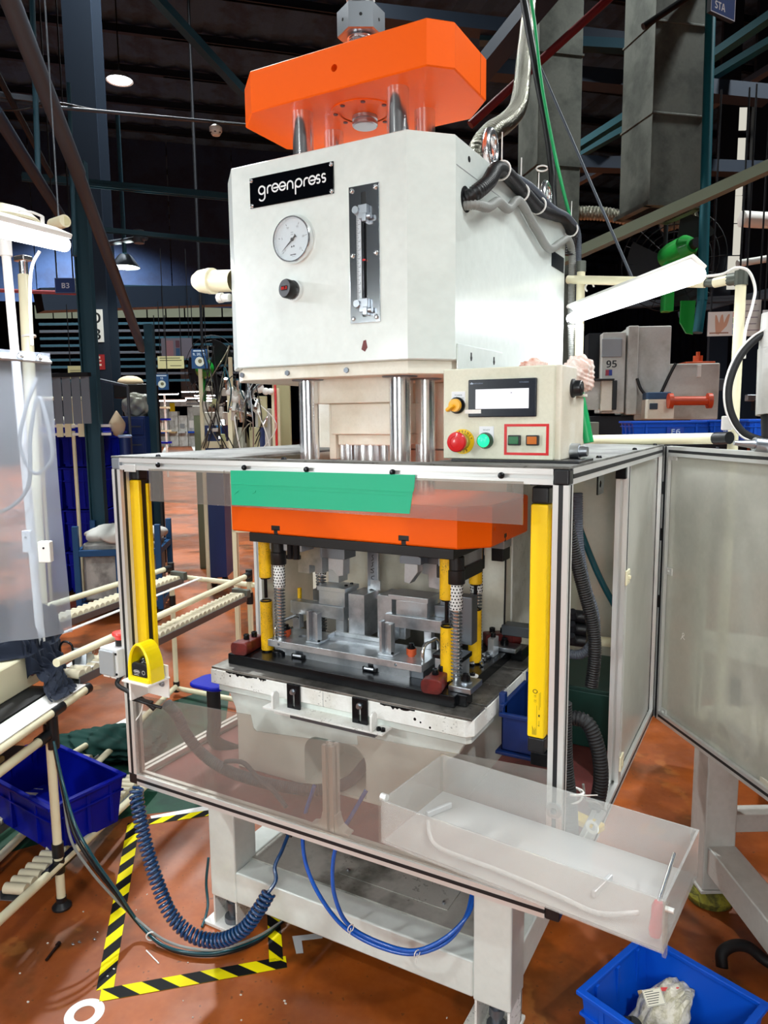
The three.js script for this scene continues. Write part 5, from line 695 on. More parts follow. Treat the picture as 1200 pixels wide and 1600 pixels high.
{ const o = crate('plastic_crate', 'bright blue plastic crate with scrap on the floor at the lower right', [.775, .02, -.365], -.36, .3, .19, .285, M.blue); o.position.y = .0;
  const bg = (() => { const g = new THREE.SphereGeometry(1, 40, 30), p = g.attributes.position; for (let i = 0; i < p.count; i++) { const v = V().fromBufferAttribute(p, i); const k = 1 + .07 * Math.sin(9 * v.x + 4 * v.y) + .05 * Math.sin(15 * v.z + 3 * v.x) + .03 * Math.sin(31 * v.y); v.multiplyScalar(k); p.setXYZ(i, v.x * .095, v.y * .04, v.z * .055); } g.computeVertexNormals(); return g.rotateZ(.45).rotateY(.95); })();
  const b = thing('parts_bag', 'clear plastic bag of pale parts with red strip and paper label in the crate', 'bag', [.745, .085, -.43]); offs.set(b, V(0, 0, 0)); part('bag', bg, S(0xffffff, .35, 0, { map: mottled(0xe9e2cf, 0xb8b08f, .9, .05), bumpMap: bumpFine, bumpScale: .003 }), b);
  part('red_strip', box(-.03, .03, -.004, .004, -.001, .001).rotateX(-1).rotateY(.5).translate(.01, .052, -.02), M.red, b);
  const pl = canvasTex(128, 96, (k) => { k.fillStyle = '#e9e4cf'; k.fillRect(0, 0, 128, 96); k.fillStyle = '#3a3a34'; for (let i = 0; i < 6; i++) k.fillRect(12, 12 + i * 13, 60 + (i * 37) % 44, 4); k.strokeRect(4, 4, 120, 88); });
  part('paper_label', new THREE.PlaneGeometry(.05, .036).rotateX(-.9).rotateY(.7).translate(-.015, .052, .022), S(0xffffff, .7, 0, { map: pl, side: THREE.DoubleSide }), b, { uv: true });
  single('scrap_tube', 'dark tube end lying in the blue crate below the bag', 'tube', [cyl([.675, .1, -.36], [.7, .03, -.31], .012, .012, 12)], M.rubber);
  single('scrap_strip', 'pale metal strip leaning in the blue crate', 'strip', align(box(-.008, .008, 0, .18, -.001, .001), [.81, .01, -.33], [.76, .12, -.44]), M.ground);
  single('scrap_film', 'crumpled clear film strip in the blue crate right of the bag', 'film', sweep([[.85, .02, -.33], [.82, .06, -.38], [.78, .1, -.44]], .01, 20, 5), M.plastic);
  single('wood_stick', 'short wooden stick lying in the blue crate behind the bag', 'stick', align(box(-.006, .006, 0, .07, -.005, .005, .001), [.69, .1, -.46], [.72, .06, -.42]), M.wood);
  single('round_plug', 'round black plug lying at the near end of the parts bag', 'plug', cyl([.69, .075, -.355], [.695, .095, -.35], .022, .02, 18), M.blackPl); }
hose('floor_hose', 'thick dark hose lying on the floor behind the bright blue crate', [[0.862, 0.03, -0.737], [0.859, 0.06, -0.753], [0.884, 0.07, -0.786], [0.923, 0.06, -0.816], [0.965, 0.03, -0.825], [1.036, 0.02, -0.809]], .016, M.rubber);
// ---------------------------------------------------------------- left workbench with cloth
const CT = .5067;                                  // things that face the working aisle
{
  const O = [-.9, .174], d = [-.371, -.929], n = [-.929, .371], q = (s, k) => [O[0] + d[0] * s + n[0] * k, O[1] + d[1] * s + n[1] * k], q3 = (s, y, k) => { const p = q(s, k); return [p[0], y, p[1]]; };
  const quad = (s0, s1, k0, k1) => [q(s0, k0), q(s1, k0), q(s1, k1), q(s0, k1)];
  const o = thing('workbench', 'cream pipe workbench with white edge and black mat at the left', 'workbench', [-1.1, 0, 0]);
  for (const [a, b, nm] of [[q3(-.4, .66, 0), q3(.44, .66, 0), 'front_pipe'], [q3(-.4, .58, .02), q3(.2, .585, .02), 'lower_pipe'], [q3(-.4, .63, .06), q3(.15, .635, .06), 'inner_pipe']]) part(nm, cyl(a, b, .014, .014, 16), M.pipe, o);
  part('pipe_cap', [cyl(q3(.435, .66, 0), q3(.46, .66, 0), .018, .018, 14), cyl(q3(.24, .66, 0), q3(.3, .66, 0), .018, .018, 14), cyl(q3(.2, .585, .02), q3(.27, .587, .02), .018, .018, 14), cyl(q3(.26, .54, .01), q3(.26, .66, .01), .018, .018, 14)], M.joint, o);
  part('white_edge', prismY(quad(-.4, .44, -.005, .075), .675, .679), M.paper, o);
  part('bench_board', prismY(quad(-.4, .42, .07, .6), .655, .675), M.blackPl, o); part('rubber_mat', prismY(quad(-.4, .38, .08, .6), .675, .683), M.rubber, o);
  part('under_shelf', prismY(quad(-.4, .2, .03, .5), .565, .572), M.steelDark, o);
  part('upright', [cyl(q3(.3, .04, .55), q3(.3, .655, .55), .014, .014, 14)], M.pipe, o); part('upright', [cyl(q3(-.35, .0, .5), q3(-.35, .655, .5), .014, .014, 14)], M.pipe, o); part('upright', cyl(q3(-.35, 0, .02), q3(-.35, .655, .02), .014, .014, 14), M.pipe, o);
  for (const [i, k] of [[0, .08], [1, .12], [2, .16]]) single('wooden_slat', ['pale wooden slat on the shelf under the workbench edge, front one', 'pale wooden slat on the shelf under the workbench edge, middle one', 'pale wooden slat on the shelf under the workbench edge, rear one'][i], 'slat', prismY(quad(-.3, .1 + i * .02, k - .018, k + .016), .572, .59, .003), M.wood, 'wooden slats under the bench');
  const b = thing('cream_case', 'cream metal case with a round reddish button on the workbench', 'case', q3(.27, .683, .3)); part('case_body', prismY(quad(-.2, .5, .16, .46), .683, .79, .004), M.pipe, b); { const c = q3(.4, .735, .16), e = q3(.4, .735, .15); part('round_button', lathe([[.017, 0], [.017, .005], [.013, .008], [0, .008]], c, e, 22), S(0x8c4a56, .4), b); part('button_ring', lathe([[.024, 0], [.024, .003], [.017, .003]], c, e, 22), M.pipe, b); }
  // draped dark cloth
  const NU = 70, NV = 110, pos = [], idx = [];
  const path = [[.6, .5, .80, .3], [.59, .42, .84, .38], [.575, .34, .855, .44], [.56, .27, .84, .44], [.54, .18, .805, .34], [.5, .145, .765, .2], [.45, .12, .735, .14], [.4, .09, .71, .12], [.36, .055, .692, .13], [.33, .01, .686, .14]];   // along, into bench, height, width
  const at = (v) => { const f = v * (path.length - 1), i = Math.min(path.length - 2, f | 0), t = f - i; return path[i].map((a, k) => a + (path[i + 1][k] - a) * t); };
  for (let j = 0; j <= NV; j++) for (let i = 0; i <= NU; i++) { const v = j / NV, u = i / NU - .5, [s, k, y, w] = at(v); const hang = ss(.5, .7, v);
    const wr = .016 * Math.sin(u * 26 + v * 9) + .012 * Math.sin(u * 47 - v * 31) + .01 * Math.sin(v * 43 + u * 13) + .006 * Math.sin(u * 90 + v * 60);
    const roll = .03 * Math.cos(u * Math.PI) * (1 - hang); const ss_ = s + u * w - (1 - hang) * .06 + .02 * Math.sin(v * 20 + u * 3) * (1 - hang), kk = k - hang * wr * .45 - .02 * hang * Math.cos(u * 3), yy = y + (1 - hang) * (wr + roll) + hang * .3 * Math.abs(wr) - (1 - hang) * ss(.3, .5, -u) * .03; const p = q3(ss_, Math.max(yy, hang > .3 ? .684 : .795), kk); pos.push(...p); }
  for (let j = 0; j < NV; j++) for (let i = 0; i < NU; i++) { const a = j * (NU + 1) + i, c = a + NU + 1; idx.push(a, a + 1, c, a + 1, c + 1, c); }
  const g = new THREE.BufferGeometry(); g.setAttribute('position', new THREE.Float32BufferAttribute(pos, 3)); g.setIndex(idx); g.computeVertexNormals();
  single('work_cloth', 'crumpled dark navy cloth draped over the cream case and bench edge', 'cloth', g, new THREE.MeshStandardMaterial({ color: 0x141d2e, roughness: .92, side: THREE.DoubleSide }));
  const f = thing('toggle_clamp', 'bright steel catch on a white plate behind the bench end', 'clamp', [-1.15, .7, -.31]); part('base_plate', box(-.05, .05, .0, .004, -.04, .04, .001).rotateY(.4).translate(-1.16, .71, -.31), M.paper, f); part('catch', [prismX([[-.03, 0], [.03, 0], [.02, .04], [-.02, .04]], -.025, .025, .002).rotateY(.4).translate(-1.17, .714, -.32), cyl([-1.2, .755, -.3], [-1.13, .755, -.33], .01, .01, 12)], M.steel, f); part('wire_bail', sweep([[-1.2, .72, -.26], [-1.205, .78, -.255], [-1.19, .8, -.26], [-1.165, .79, -.27], [-1.16, .72, -.27]], .004, 30, 8), M.blackOx, f);
}
{ // pipe post, lamp and clear curtain at the left
  const a = [-1.617, 2.098, -0.512], b = [-1.485, 0.765, -0.389];
  const o = thing('pipe_post', 'cream pipe post with chrome clamp carrying the tube lamp at left', 'post', [b[0], .68, b[2]]); part('pipe', cyl([b[0], .68, b[2]], a, .022, .022, 18), M.pipe, o); part('chrome_clamp', [cyl(a, [a[0], a[1] + .05, a[2]], .016, .016, 14), cbox([a[0], a[1] + .06, a[2]], .06, .02, .04, .004)], M.chrome, o); part('tie_band', [cyl([-1.589, 1.872, -0.494], [-1.588, 1.865, -0.494], .026, .026, 14)], M.paper, o);
  const c = [-1.298, 2.08, -0.225], e = [-1.253, 1.782, -0.207]; const p2 = thing('pipe_post', 'thinner white pipe post at the far left edge beside the tube lamp', 'post', [e[0], .68, e[2]]); part('pipe', cyl([e[0] + .02, .68, e[2]], c, .014, .014, 16), M.paper, p2); part('clamp', cyl(c, [c[0], c[1] + .05, c[2]], .019, .019, 14), M.paper, p2);
  const A = [-1.048, 2.091, -0.25], B = [-0.838, 2.034, 0.218];
  const l = thing('tube_lamp', 'bright white tube lamp in a white trough at the left edge', 'lamp', [A[0], A[1], A[2]]);
  part('glowing_tube', cyl(A, B, .022, .022, 18), glow(0xf2f5ff, 9), l); 
  const up = (p, k) => [p[0], p[1] + k, p[2]]; part('trough', align(box(-.03, .03, 0, dist(A, B), -.008, .008, .003), up(A, .034), up(B, .034)), M.paper, l);
  part('hanger', [cyl([-1.063, 2.131, -0.19], [-1.066, 2.164, -0.193], .006, .006, 8), sweep([[-1.066, 2.164, -0.193], [-1.048, 2.162, -0.146], [-1.034, 2.151, -0.094]], .004, 14, 6)], M.paper, l);
  const R = new THREE.RectAreaLight(0xf2f5ff, 110, dist(A, B), .05); R.position.set((A[0] + B[0]) / 2, (A[1] + B[1]) / 2 - .026, (A[2] + B[2]) / 2); { const dx = V(...B).sub(V(...A)).normalize(), z = V(0, 1, 0).addScaledVector(dx, -dx.y).normalize(); R.quaternion.setFromRotationMatrix(new THREE.Matrix4().makeBasis(dx, z.clone().cross(dx), z)); } R.castShadow = true; scene.add(R);
  const R2 = R.clone(); R2.intensity = 45; R2.rotateX(Math.PI / 2.6); R2.position.addScaledVector(V(.75, 0, .6), .03); scene.add(R2);
  hose('lamp_cable', 'white cable curving from the tube lamp down the pipe post', [[-1.141, 2.079, -0.232], [-1.156, 2.044, -0.218], [-1.161, 2.004, -0.209], [-1.157, 1.904, -0.197], [-1.146, 1.785, -0.186]], .005, M.paper);
  const sh = []; { const c0 = [-1.109, 1.763, 0.062], c1 = [-1.024, 1.753, -0.157], NU = 40, NV = 60, pos = [], ix = []; for (let j = 0; j <= NV; j++) for (let i = 0; i <= NU; i++) { const u = i / NU, v = j / NV; pos.push(c0[0] + (c1[0] - c0[0]) * u + .006 * Math.sin(u * 9 + v * 2) * v + .012 * v, c0[1] + (c1[1] - c0[1]) * u - v * .87, c0[2] + (c1[2] - c0[2]) * u + .01 * Math.sin(u * 7 + v * 4) * v); } for (let j = 0; j < NV; j++) for (let i = 0; i < NU; i++) { const a_ = j * (NU + 1) + i, c_ = a_ + NU + 1; ix.push(a_, c_, a_ + 1, a_ + 1, c_, c_ + 1); } const g = new THREE.BufferGeometry(); g.setAttribute('position', new THREE.Float32BufferAttribute(pos, 3)); g.setIndex(ix); g.computeVertexNormals(); sh.push(g);
    const s = thing('clear_curtain', 'scratched clear plastic curtain hanging at the left from a bolted strip', 'curtain', c1); part('sheet', g, M.sheet, s); part('top_strip', align(box(-.03, .03, 0, dist(c0, c1), -.003, .003), [c0[0], c0[1] - .02, c0[2] + .004], [c1[0], c1[1] - .02, c1[2] + .004]), M.steel, s); for (const p of [[-1.036, 1.74, -0.067], [-1.016, 1.736, -0.113]]) part('strip_bolt', lathe([[0, .008], [.006, .007], [.01, .003], [.011, 0]], p, [p[0] + .005, p[1], p[2] + .01], 14), M.chrome, s);
    hose('tied_cable', 'grey cable coil tied to the post behind the clear curtain', [[-1.163, 1.688, -0.208], [-1.189, 1.587, -0.178], [-1.197, 1.465, -0.156], [-1.152, 1.384, -0.17], [-1.109, 1.424, -0.199], [-1.117, 1.505, -0.207], [-1.156, 1.627, -0.203], [-1.18, 1.506, -0.183], [-1.178, 1.343, -0.16], [-1.218, 1.282, -0.129], [-1.288, 1.25, -0.086]], .006, M.hoseGrey2, { n: 120 });
    for (const [p, l2] of [[[-1.120, 1.144, -0.106, 0.028, 0.068], 'white switch box on the clear curtain, higher of two'], [[-0.999, 1.127, -0.078, 0.037, 0.064], 'white switch box on the clear curtain, lower of two']]) { const t = thing('switch_box', l2, 'switch', [p[0], p[1], p[2]], CT, 'switch boxes at the curtain'); part('case', box(-p[3] / 2, p[3] / 2, 0, p[4], -.012, .012, .003), M.paper, t); part('button', cyl([0, p[4] * .7, .012], [0, p[4] * .7, .014], .003, .003, 8), M.blackOx, t); }
  }
  const pb = [-1.366, 2.226, -0.497, 0.080, 0.043]; const rl = thing('paper_roll', 'short cream roll end near the tip of the left tube lamp', 'roll', [pb[0], pb[1], pb[2]], .2); part('roll', cyl([-pb[3] / 2, pb[4] / 2, 0], [pb[3] / 2, pb[4] / 2, .03], pb[4] / 2, pb[4] / 2, 22), M.pipe, rl); part('roll_bore', cyl([pb[3] / 2, pb[4] / 2, .03], [pb[3] / 2 + .001, pb[4] / 2, .031], pb[4] * .36, pb[4] * .36, 20), S(0xd8cfa0, .6), rl); part('roll_hanger', cyl([0, pb[4], .015], [0, CEIL - pb[1], .015], .003, .003, 6), M.steelDark, rl);
  const lp = [-1.855, 2.327, -0.587, 0.299, 0.087]; const ls = thing('dish_reflector', 'cream dish shade above the left tube lamp', 'lamp shade', [lp[0], lp[1], lp[2]], 0); offs.set(ls, V(0, 0, 0)); part('shade', lathe([[.16, 0], [.158, .012], [.12, .05], [.05, .075], [0, .08]], [0, 0, 0], [-.05, 1, .02], 30), M.pipe, ls); part('shade_rod', cyl([0, .07, 0], [0, CEIL - lp[1], 0], .006, .006, 8), M.steelDark, ls);
}
// cloth bag trolley behind the left post
{ const c = [-3.613, 0, -2.584], o = thing('bag_trolley', 'blue steel trolley holding a worn grey cloth bag', 'trolley', [c[0], 0, c[2]], CT + .12);
  const w = .62, h = .62, d = .5; const bar = (x0, x1, y0, y1, z0, z1) => part('frame_bar', box(x0, x1, y0, y1, z0, z1, .004), M.trolley, o);
  for (const x of [-w / 2, w / 2]) for (const z of [0, -d]) bar(x - .022, x + .022, .06, h + (z ? .1 : .12), z - .022, z + .022);
  for (const z of [0, -d]) { bar(-w / 2, w / 2, h - .12, h - .07, z - .018, z + .018); bar(-w / 2, w / 2, .08, .13, z - .018, z + .018); bar(-.02, .02, .1, h - .1, z - .016, z + .016); }
  for (const x of [-w / 2, w / 2]) { bar(x - .018, x + .018, h - .12, h - .07, -d, 0); bar(x - .018, x + .018, .08, .13, -d, 0); }
  for (const x of [-w / 2, w / 2]) for (const z of [0, -d]) part('caster', [cyl([x - .015, .03, z], [x + .015, .03, z], .03, .03, 14)], M.rubber, o);
  part('cloth_bag', [box(-w / 2 + .03, w / 2 - .03, .13, h - .02, -d + .03, -.03, .03)], M.greyBag, o);
  const g = new THREE.SphereGeometry(1, 40, 24), p = g.attributes.position; for (let i = 0; i < p.count; i++) { const v = V().fromBufferAttribute(p, i); const k = 1 + .08 * Math.sin(9 * v.x + 3 * v.z) + .06 * Math.sin(17 * v.z + 5 * v.x); p.setXYZ(i, v.x * w * .5 * k, h + .02 + v.y * .075 * k, -d / 2 + v.z * d * .52 * k); } g.computeVertexNormals(); part('bag_top', g, S(0xd2d2cc, .85), o); }
{ // green cloth on the floor
  const g = new THREE.IcosahedronGeometry(1, 26), p = g.attributes.position, c = [-1.741, 0, -0.881]; for (let i = 0; i < p.count; i++) { const v = V().fromBufferAttribute(p, i); v.multiplyScalar(1 + .14 * Math.sin(6 * v.x + 2) * Math.cos(5 * v.z) + .07 * Math.sin(15 * v.y + 9 * v.x) + .04 * Math.sin(26 * v.z)); p.setXYZ(i, c[0] + v.x * .2 - v.z * .1, .06 + v.y * .06, c[2] + v.z * .16); } const h = strip(g); h.computeVertexNormals(); single('floor_cloth', 'dark green crumpled cloth lying on the floor behind the left post', 'cloth', smoothBy(h, 1.2), M.clothGreen); }
// small blue tray and black stand left of the bolster
{ const c = [-0.519, 0.787, -0.237], o = thing('blue_dish', 'flat blue dish on a black stand left of the bolster', 'tray', [c[0], 0, c[2]]); offs.set(o, V(0, 0, 0)); part('dish', ext(rrect(.12, .1, .03), .012, .003).rotateX(-Math.PI / 2).translate(.02, c[1] - .012, 0), M.blueDk, o); part('stand_arm', sweep([[.02, c[1] - .012, .0], [.02, c[1] - .12, .0], [0, c[1] - .2, -.02], [.06, c[1] - .24, -.06]], .02, 24, 10), M.rubber, o); }
// ---------------------------------------------------------------- neighbouring press at the right, behind the open door
{
  const o = thing('neighbour_press', 'pale press base with square legs and rubber foot behind the open guard door', 'press', [.80, 0, -1.09], .53);
  part('leg', box(-.05, .05, .06, .56, -.05, .05, .005), M.machine, o); part('leg', box(.9, 1.0, .06, .56, -.05, .05, .005), M.machine, o); part('leg', box(-.05, .05, .06, .56, 1.1, 1.2, .005), M.machine, o);
  part('rubber_foot', lathe([[.0, 0], [.07, 0], [.075, .02], [.06, .045], [.05, .05], [0, .05]], [0, 0, 0], [0, 1, 0], 26), S(0xffffff, .8, 0, { map: mottled(0x8f8a2a, 0x3c3a12, .9, .1, .6) }), o);
  part('foot_plate', box(-.055, .055, .05, .06, -.055, .055, .002), M.machine, o);
  part('rail', box(-.04, .05, .12, .21, .05, 1.1, .005), M.machine, o); part('rail', box(.05, .9, .24, .3, -.03, .03, .004), M.machine, o);
  part('table_top', box(-.06, 1.1, .56, .6, -.12, 1.3, .003), M.cream, o);
  part('press_body', box(.25, 1.05, .6, 1.38, -.05, 1.1, .01), M.white, o);
  part('tray_rail', [profile([-.02, .615, .0], [-.02, .615, 1.1], .03)], M.alu, o); part('frame_post', profile([-.03, .6, -.1], [-.03, 1.3, -.1], .03), M.alu, o);
  part('corner_bracket', box(.1, .13, .6, .612, .25, .45, .002), M.paper, o);
}
single('machine_skirt', 'cream machine skirt panel low behind the guard at right', 'panel', prismY([[.66, -1.9], [1.3, -1.55], [1.3, -2.2], [.66, -2.2]], .38, .58), M.machine);
// pipe stand with the right tube lamp
{
  const tl = 2.45, A = [0.29, 2.041, -1.274], B = [0.804, 1.921, -1.023], C0 = [0.312, 1.467, -1.202], D0 = [0.803, 1.467, -0.956];
  const o = thing('pipe_stand', 'cream pipe stand with black joints behind the guard at right', 'stand', [A[0], 0, A[2]]);
  part('post', cyl([A[0], 0, A[2]], A, .0145, .0145, 16), M.pipe, o); part('post', cyl([B[0], .6, B[2]], B, .0145, .0145, 16), M.pipe, o);
  part('post_cap', [cyl(A, [A[0], A[1] + .035, A[2]], .0165, .0165, 14), cyl([B[0], B[1] - .01, B[2]], [B[0], B[1] + .03, B[2]], .018, .018, 14)], M.galv, o);
  const lerp = (a, b, t) => a.map((v, i) => v + (b[i] - v) * t); const r0 = [0.245, 2.021, -1.28], r1 = [0.704, 1.938, -1.096]; part('top_rail', cyl(r0, r1, .0145, .0145, 16), M.pipe, o); part('top_rail', cyl([0.732, 1.933, -1.077], [0.778, 1.934, -1.045], .0145, .0145, 16), M.pipe, o);
  part('rail_joint', [cyl([0.7, 1.939, -1.1], [0.737, 1.932, -1.074], .012, .012, 12), cyl([0.772, 1.934, -1.053], [0.804, 1.932, -1.024], .0175, .0175, 12)], M.galv, o);
  part('low_rail', cyl([0.274, 1.466, -1.238], [0.758, 1.481, -1.014], .0165, .0165, 16), M.pipe, o); part('rail_joint', cyl([0.758, 1.481, -1.014], [0.798, 1.484, -0.978], .018, .018, 12), M.joint, o);
  part('rail_hook', new THREE.TorusGeometry(.014, .003, 6, 16, 4.2).translate(...[0.326, 1.983, -1.251]), M.paper, o); part('post_label', cbox([0.791, 1.526, -0.957], .028, .04, .03, .003), M.paper, o);
  const a = [0.257, 1.889, -1.291], b = [0.731, 1.89, -0.666]; const l = thing('tube_lamp', 'bright white tube lamp slanting under the pipe stand at right', 'lamp', a);
  part('glowing_tube', cyl(a, b, .02, .02, 18), glow(0xf4f8ff, 4.5), l); const up = (p, k) => [p[0], p[1] + k, p[2]]; part('trough', align(box(-.024, .024, 0, dist(a, b), -.007, .007, .003), up(a, .03), up(b, .03)), M.paper, l);
  part('hanger', [cyl([0.47, 1.987, -1.204], [0.506, 1.909, -1.029], .003, .003, 6), cyl([0.628, 1.95, -1.102], up([0.674, 1.895, -0.774], .02), .003, .003, 6)], M.steelDark, l);
  const R = new THREE.RectAreaLight(0xf4f8ff, 24, dist(a, b), .045); R.position.set((a[0] + b[0]) / 2, (a[1] + b[1]) / 2 - .024, (a[2] + b[2]) / 2); { const dx = V(...b).sub(V(...a)).normalize(), z = V(0, 1, 0).addScaledVector(dx, -dx.y).normalize(); R.quaternion.setFromRotationMatrix(new THREE.Matrix4().makeBasis(dx, z.clone().cross(dx), z)); } R.castShadow = true; scene.add(R);
  const R2 = R.clone(); R2.intensity = 2; R2.rotateX(-Math.PI / 2.6); R2.position.addScaledVector(V(-.75, 0, -.3), .03); scene.add(R2);
  hose('lamp_cable', 'white cable looped over the joint of the right pipe stand', [[0.609, 1.943, -0.976], [0.706, 1.946, -1.03], [0.758, 1.945, -1.012], [0.791, 1.956, -0.998], [0.82, 1.947, -1.001], [0.841, 1.898, -1.005], [0.838, 1.854, -0.997], [0.823, 1.776, -0.989], [0.825, 1.705, -0.979]], .004, M.paper, { n: 80 });
  const h = thing('air_driver', 'pale air driver with chrome nozzle at the right edge', 'tool', [0.901, 1.561, -0.851]); part('driver_body', [cyl([0.899, 1.548, -0.848], [0.891, 1.719, -0.868], .034, .03, 20), cyl([0.891, 1.719, -0.868], [0.889, 1.81, -0.881], .028, .024, 20)], M.machine, h); part('driver_nose', [cyl([0.899, 1.548, -0.848], [0.903, 1.478, -0.84], .022, .02, 16)], M.rubber, h);
  const w = thing('hose_nozzle', 'metal hose end lying on the guard top at the right edge', 'nozzle', [0.871, 1.481, -0.765]); part('nozzle', [cyl([0.824, 1.478, -0.738], [0.869, 1.474, -0.762], .006, .012, 14), cyl([0.869, 1.474, -0.762], [0.922, 1.467, -0.791], .018, .018, 16)], M.steel, w);
  hose('driver_hose', 'black hose looping out from the air driver at the right edge', [[0.89, 1.769, -0.875], [0.855, 1.744, -0.852], [0.821, 1.698, -0.826], [0.8, 1.62, -0.803], [0.809, 1.554, -0.799], [0.838, 1.504, -0.808], [0.883, 1.482, -0.829], [0.913, 1.478, -0.845]], .0105, M.rubber, { n: 70 });
  hose('driver_cable', 'thin white cable following the black hose loop', [[0.89, 1.776, -0.865], [0.849, 1.75, -0.838], [0.811, 1.697, -0.809], [0.792, 1.619, -0.787], [0.802, 1.549, -0.782], [0.834, 1.496, -0.792], [0.87, 1.476, -0.809]], .0025, M.paper, { n: 70 });
}
// ---------------------------------------------------------------- hoses and ducts on the press head
hose('corrugated_hose', 'black corrugated hose coming out of the head side and running back along its top', [[.225, 2.06, -.37], [.262, 2.075, -.37], [.275, 2.11, -.42], [.268, 2.165, -.5], [.262, 2.18, -.58], [.256, 2.175, -.75], [.256, 2.165, -.9], [.256, 2.185, -1.06], [.256, 2.2, -1.2], [.256, 2.17, -1.27], [.25, 2.1, -1.275]], .019, M.cable, { corr: true, pitch: .007 });
hose('corrugated_hose', 'grey corrugated hose sagging below the black one on the head side', [[.225, 2.05, -.36], [.262, 2.05, -.37], [.268, 2.06, -.44], [.262, 2.095, -.53], [.258, 2.1, -.62], [.258, 2.14, -.7], [.258, 2.1, -.86], [.258, 2.07, -1.0], [.258, 2.11, -1.12], [.258, 2.14, -1.22], [.258, 2.11, -1.27], [.258, 1.9, -1.28], [.262, 1.72, -1.29]], .0125, M.hoseGrey2, { corr: true, pitch: .007 });
hose('corrugated_hose', 'second black corrugated hose running down the rear edge of the head', [[.256, 2.19, -.62], [.262, 2.2, -.8], [.265, 2.19, -1.0], [.268, 2.2, -1.2], [.27, 2.17, -1.3], [.268, 1.9, -1.3], [.268, 1.7, -1.32]], .011, M.hoseGrey, { corr: true });
for (const [p, l] of [[[.26, 2.18, -.56], 'white tie with standing tail on the first bend of the black hose'], [[.258, 2.165, -.72], 'white tie on the hoses at the middle of the head side'], [[.258, 2.17, -.88], 'white tie on the hoses behind the middle of the head'], [[.258, 2.18, -1.25], 'white tie on the hoses at the rear corner of the head']]) single('hose_tie', l, 'cable tie', [new THREE.TorusGeometry(.023, .003, 6, 20).translate(...p), cyl([p[0], p[1] + .02, p[2]], [p[0] + .004, p[1] + .09, p[2] + .01], .002, .0015, 6)], M.paper, 'ties on the head hoses');
hose('hanging_cable', 'thick black cable rising from the head into the roof', [[.22, 2.18, -1.18], [.2, 2.4, -1.2], [.12, 2.75, -1.25], [.04, 3.1, -1.3], [-.05, 3.6, -1.35], [-.1, 4.6, -1.4], [-.1, 10.1, -1.4]], .0125, M.cable, { n: 90 });
hose('hanging_cable', 'bright green wire rising beside the thick black cable', [[.27, 2.2, -1.2], [.235, 2.35, -1.17], [.16, 2.65, -1.21], [.11, 2.9, -1.27], [.06, 3.15, -1.28], [.0, 3.6, -1.33], [-.08, 4.6, -1.38], [-.08, 10.1, -1.38]], .0055, PH(0x10a05a, { roughness: .4 }), { n: 90 });
single('cable_tie', 'white tie holding the green wire to the black cable above the head', 'cable tie', new THREE.TorusGeometry(.02, .003, 6, 20).rotateX(1.4).translate(...[0.116, 2.436, -1.374]), M.paper);
hose('foil_duct', 'silver flexible foil duct rising from the back of the head', [[0.016, 2.328, -0.991], [-0.001, 2.42, -1.053], [-0.01, 2.515, -1.177], [-0.019, 2.612, -1.359], [-0.055, 2.747, -1.59], [-0.131, 2.946, -1.865], [-0.232, 3.215, -2.194], [-0.365, 3.577, -2.635], [-0.634, 4.406, -3.53], [-1.145, 6.532, -5.173]], .036, M.foil, { corr: true, pitch: .02, rad: 20 });
hose('ground_cable', 'green and black cable pair dropping behind the operator panel', [[0.498, 1.603, -0.46], [0.511, 1.549, -0.459], [0.525, 1.485, -0.458]], .012, PH(0x10a05a, { roughness: .4 }));
// ---------------------------------------------------------------- hall structure and background
function level(g, a, b) { const d = V(...b).sub(V(...a)).normalize(), x = Math.abs(d.y) > .98 ? V(Math.cos(CT), 0, -Math.sin(CT)) : UPV.clone().cross(d).normalize(); const m = new THREE.Matrix4().makeBasis(x, d, x.clone().cross(d)); m.setPosition(V(...a)); return g.applyMatrix4(m); }   // long pieces without roll
function beam(name, label, cat, a, b, w, h, mat, group) { return single(name, label, cat, level(box(-w / 2, w / 2, 0, dist(a, b), -h / 2, h / 2), a, b), mat, group); }
function channel(name, label, cat, a, b, w, h, mat, group) { const t = Math.min(w, h) * .12; return single(name, label, cat, level(mergeGeometries([box(-w / 2, w / 2, 0, dist(a, b), -t / 2, t / 2), box(-w / 2, -w / 2 + t, 0, dist(a, b), -h / 2, h / 2), box(w / 2 - t, w / 2, 0, dist(a, b), -h / 2, h / 2)].map(strip)), a, b), mat, group); }
const pipeT = (name, label, a, b, r, mat, group) => single(name, label, 'pipe', cyl(a, b, r, r, 12), mat, group);
const loc = (g, B) => { const dx = B[0] - g.position.x, dz = B[2] - g.position.z, c = Math.cos(g.rotation.y), s = Math.sin(g.rotation.y); return [dx * c - dz * s, B[1], dx * s + dz * c, B[3], B[4]]; };
const lbox = (L, d, z0 = 0, r = .004) => box(L[0] - L[3] / 2, L[0] + L[3] / 2, L[1], L[1] + L[4], L[2] + z0 - d, L[2] + z0, r);
const board = (w, h, bg, draw) => canvasTex(w, h, (k) => { k.fillStyle = bg; k.fillRect(0, 0, w, h); draw(k, w, h); });
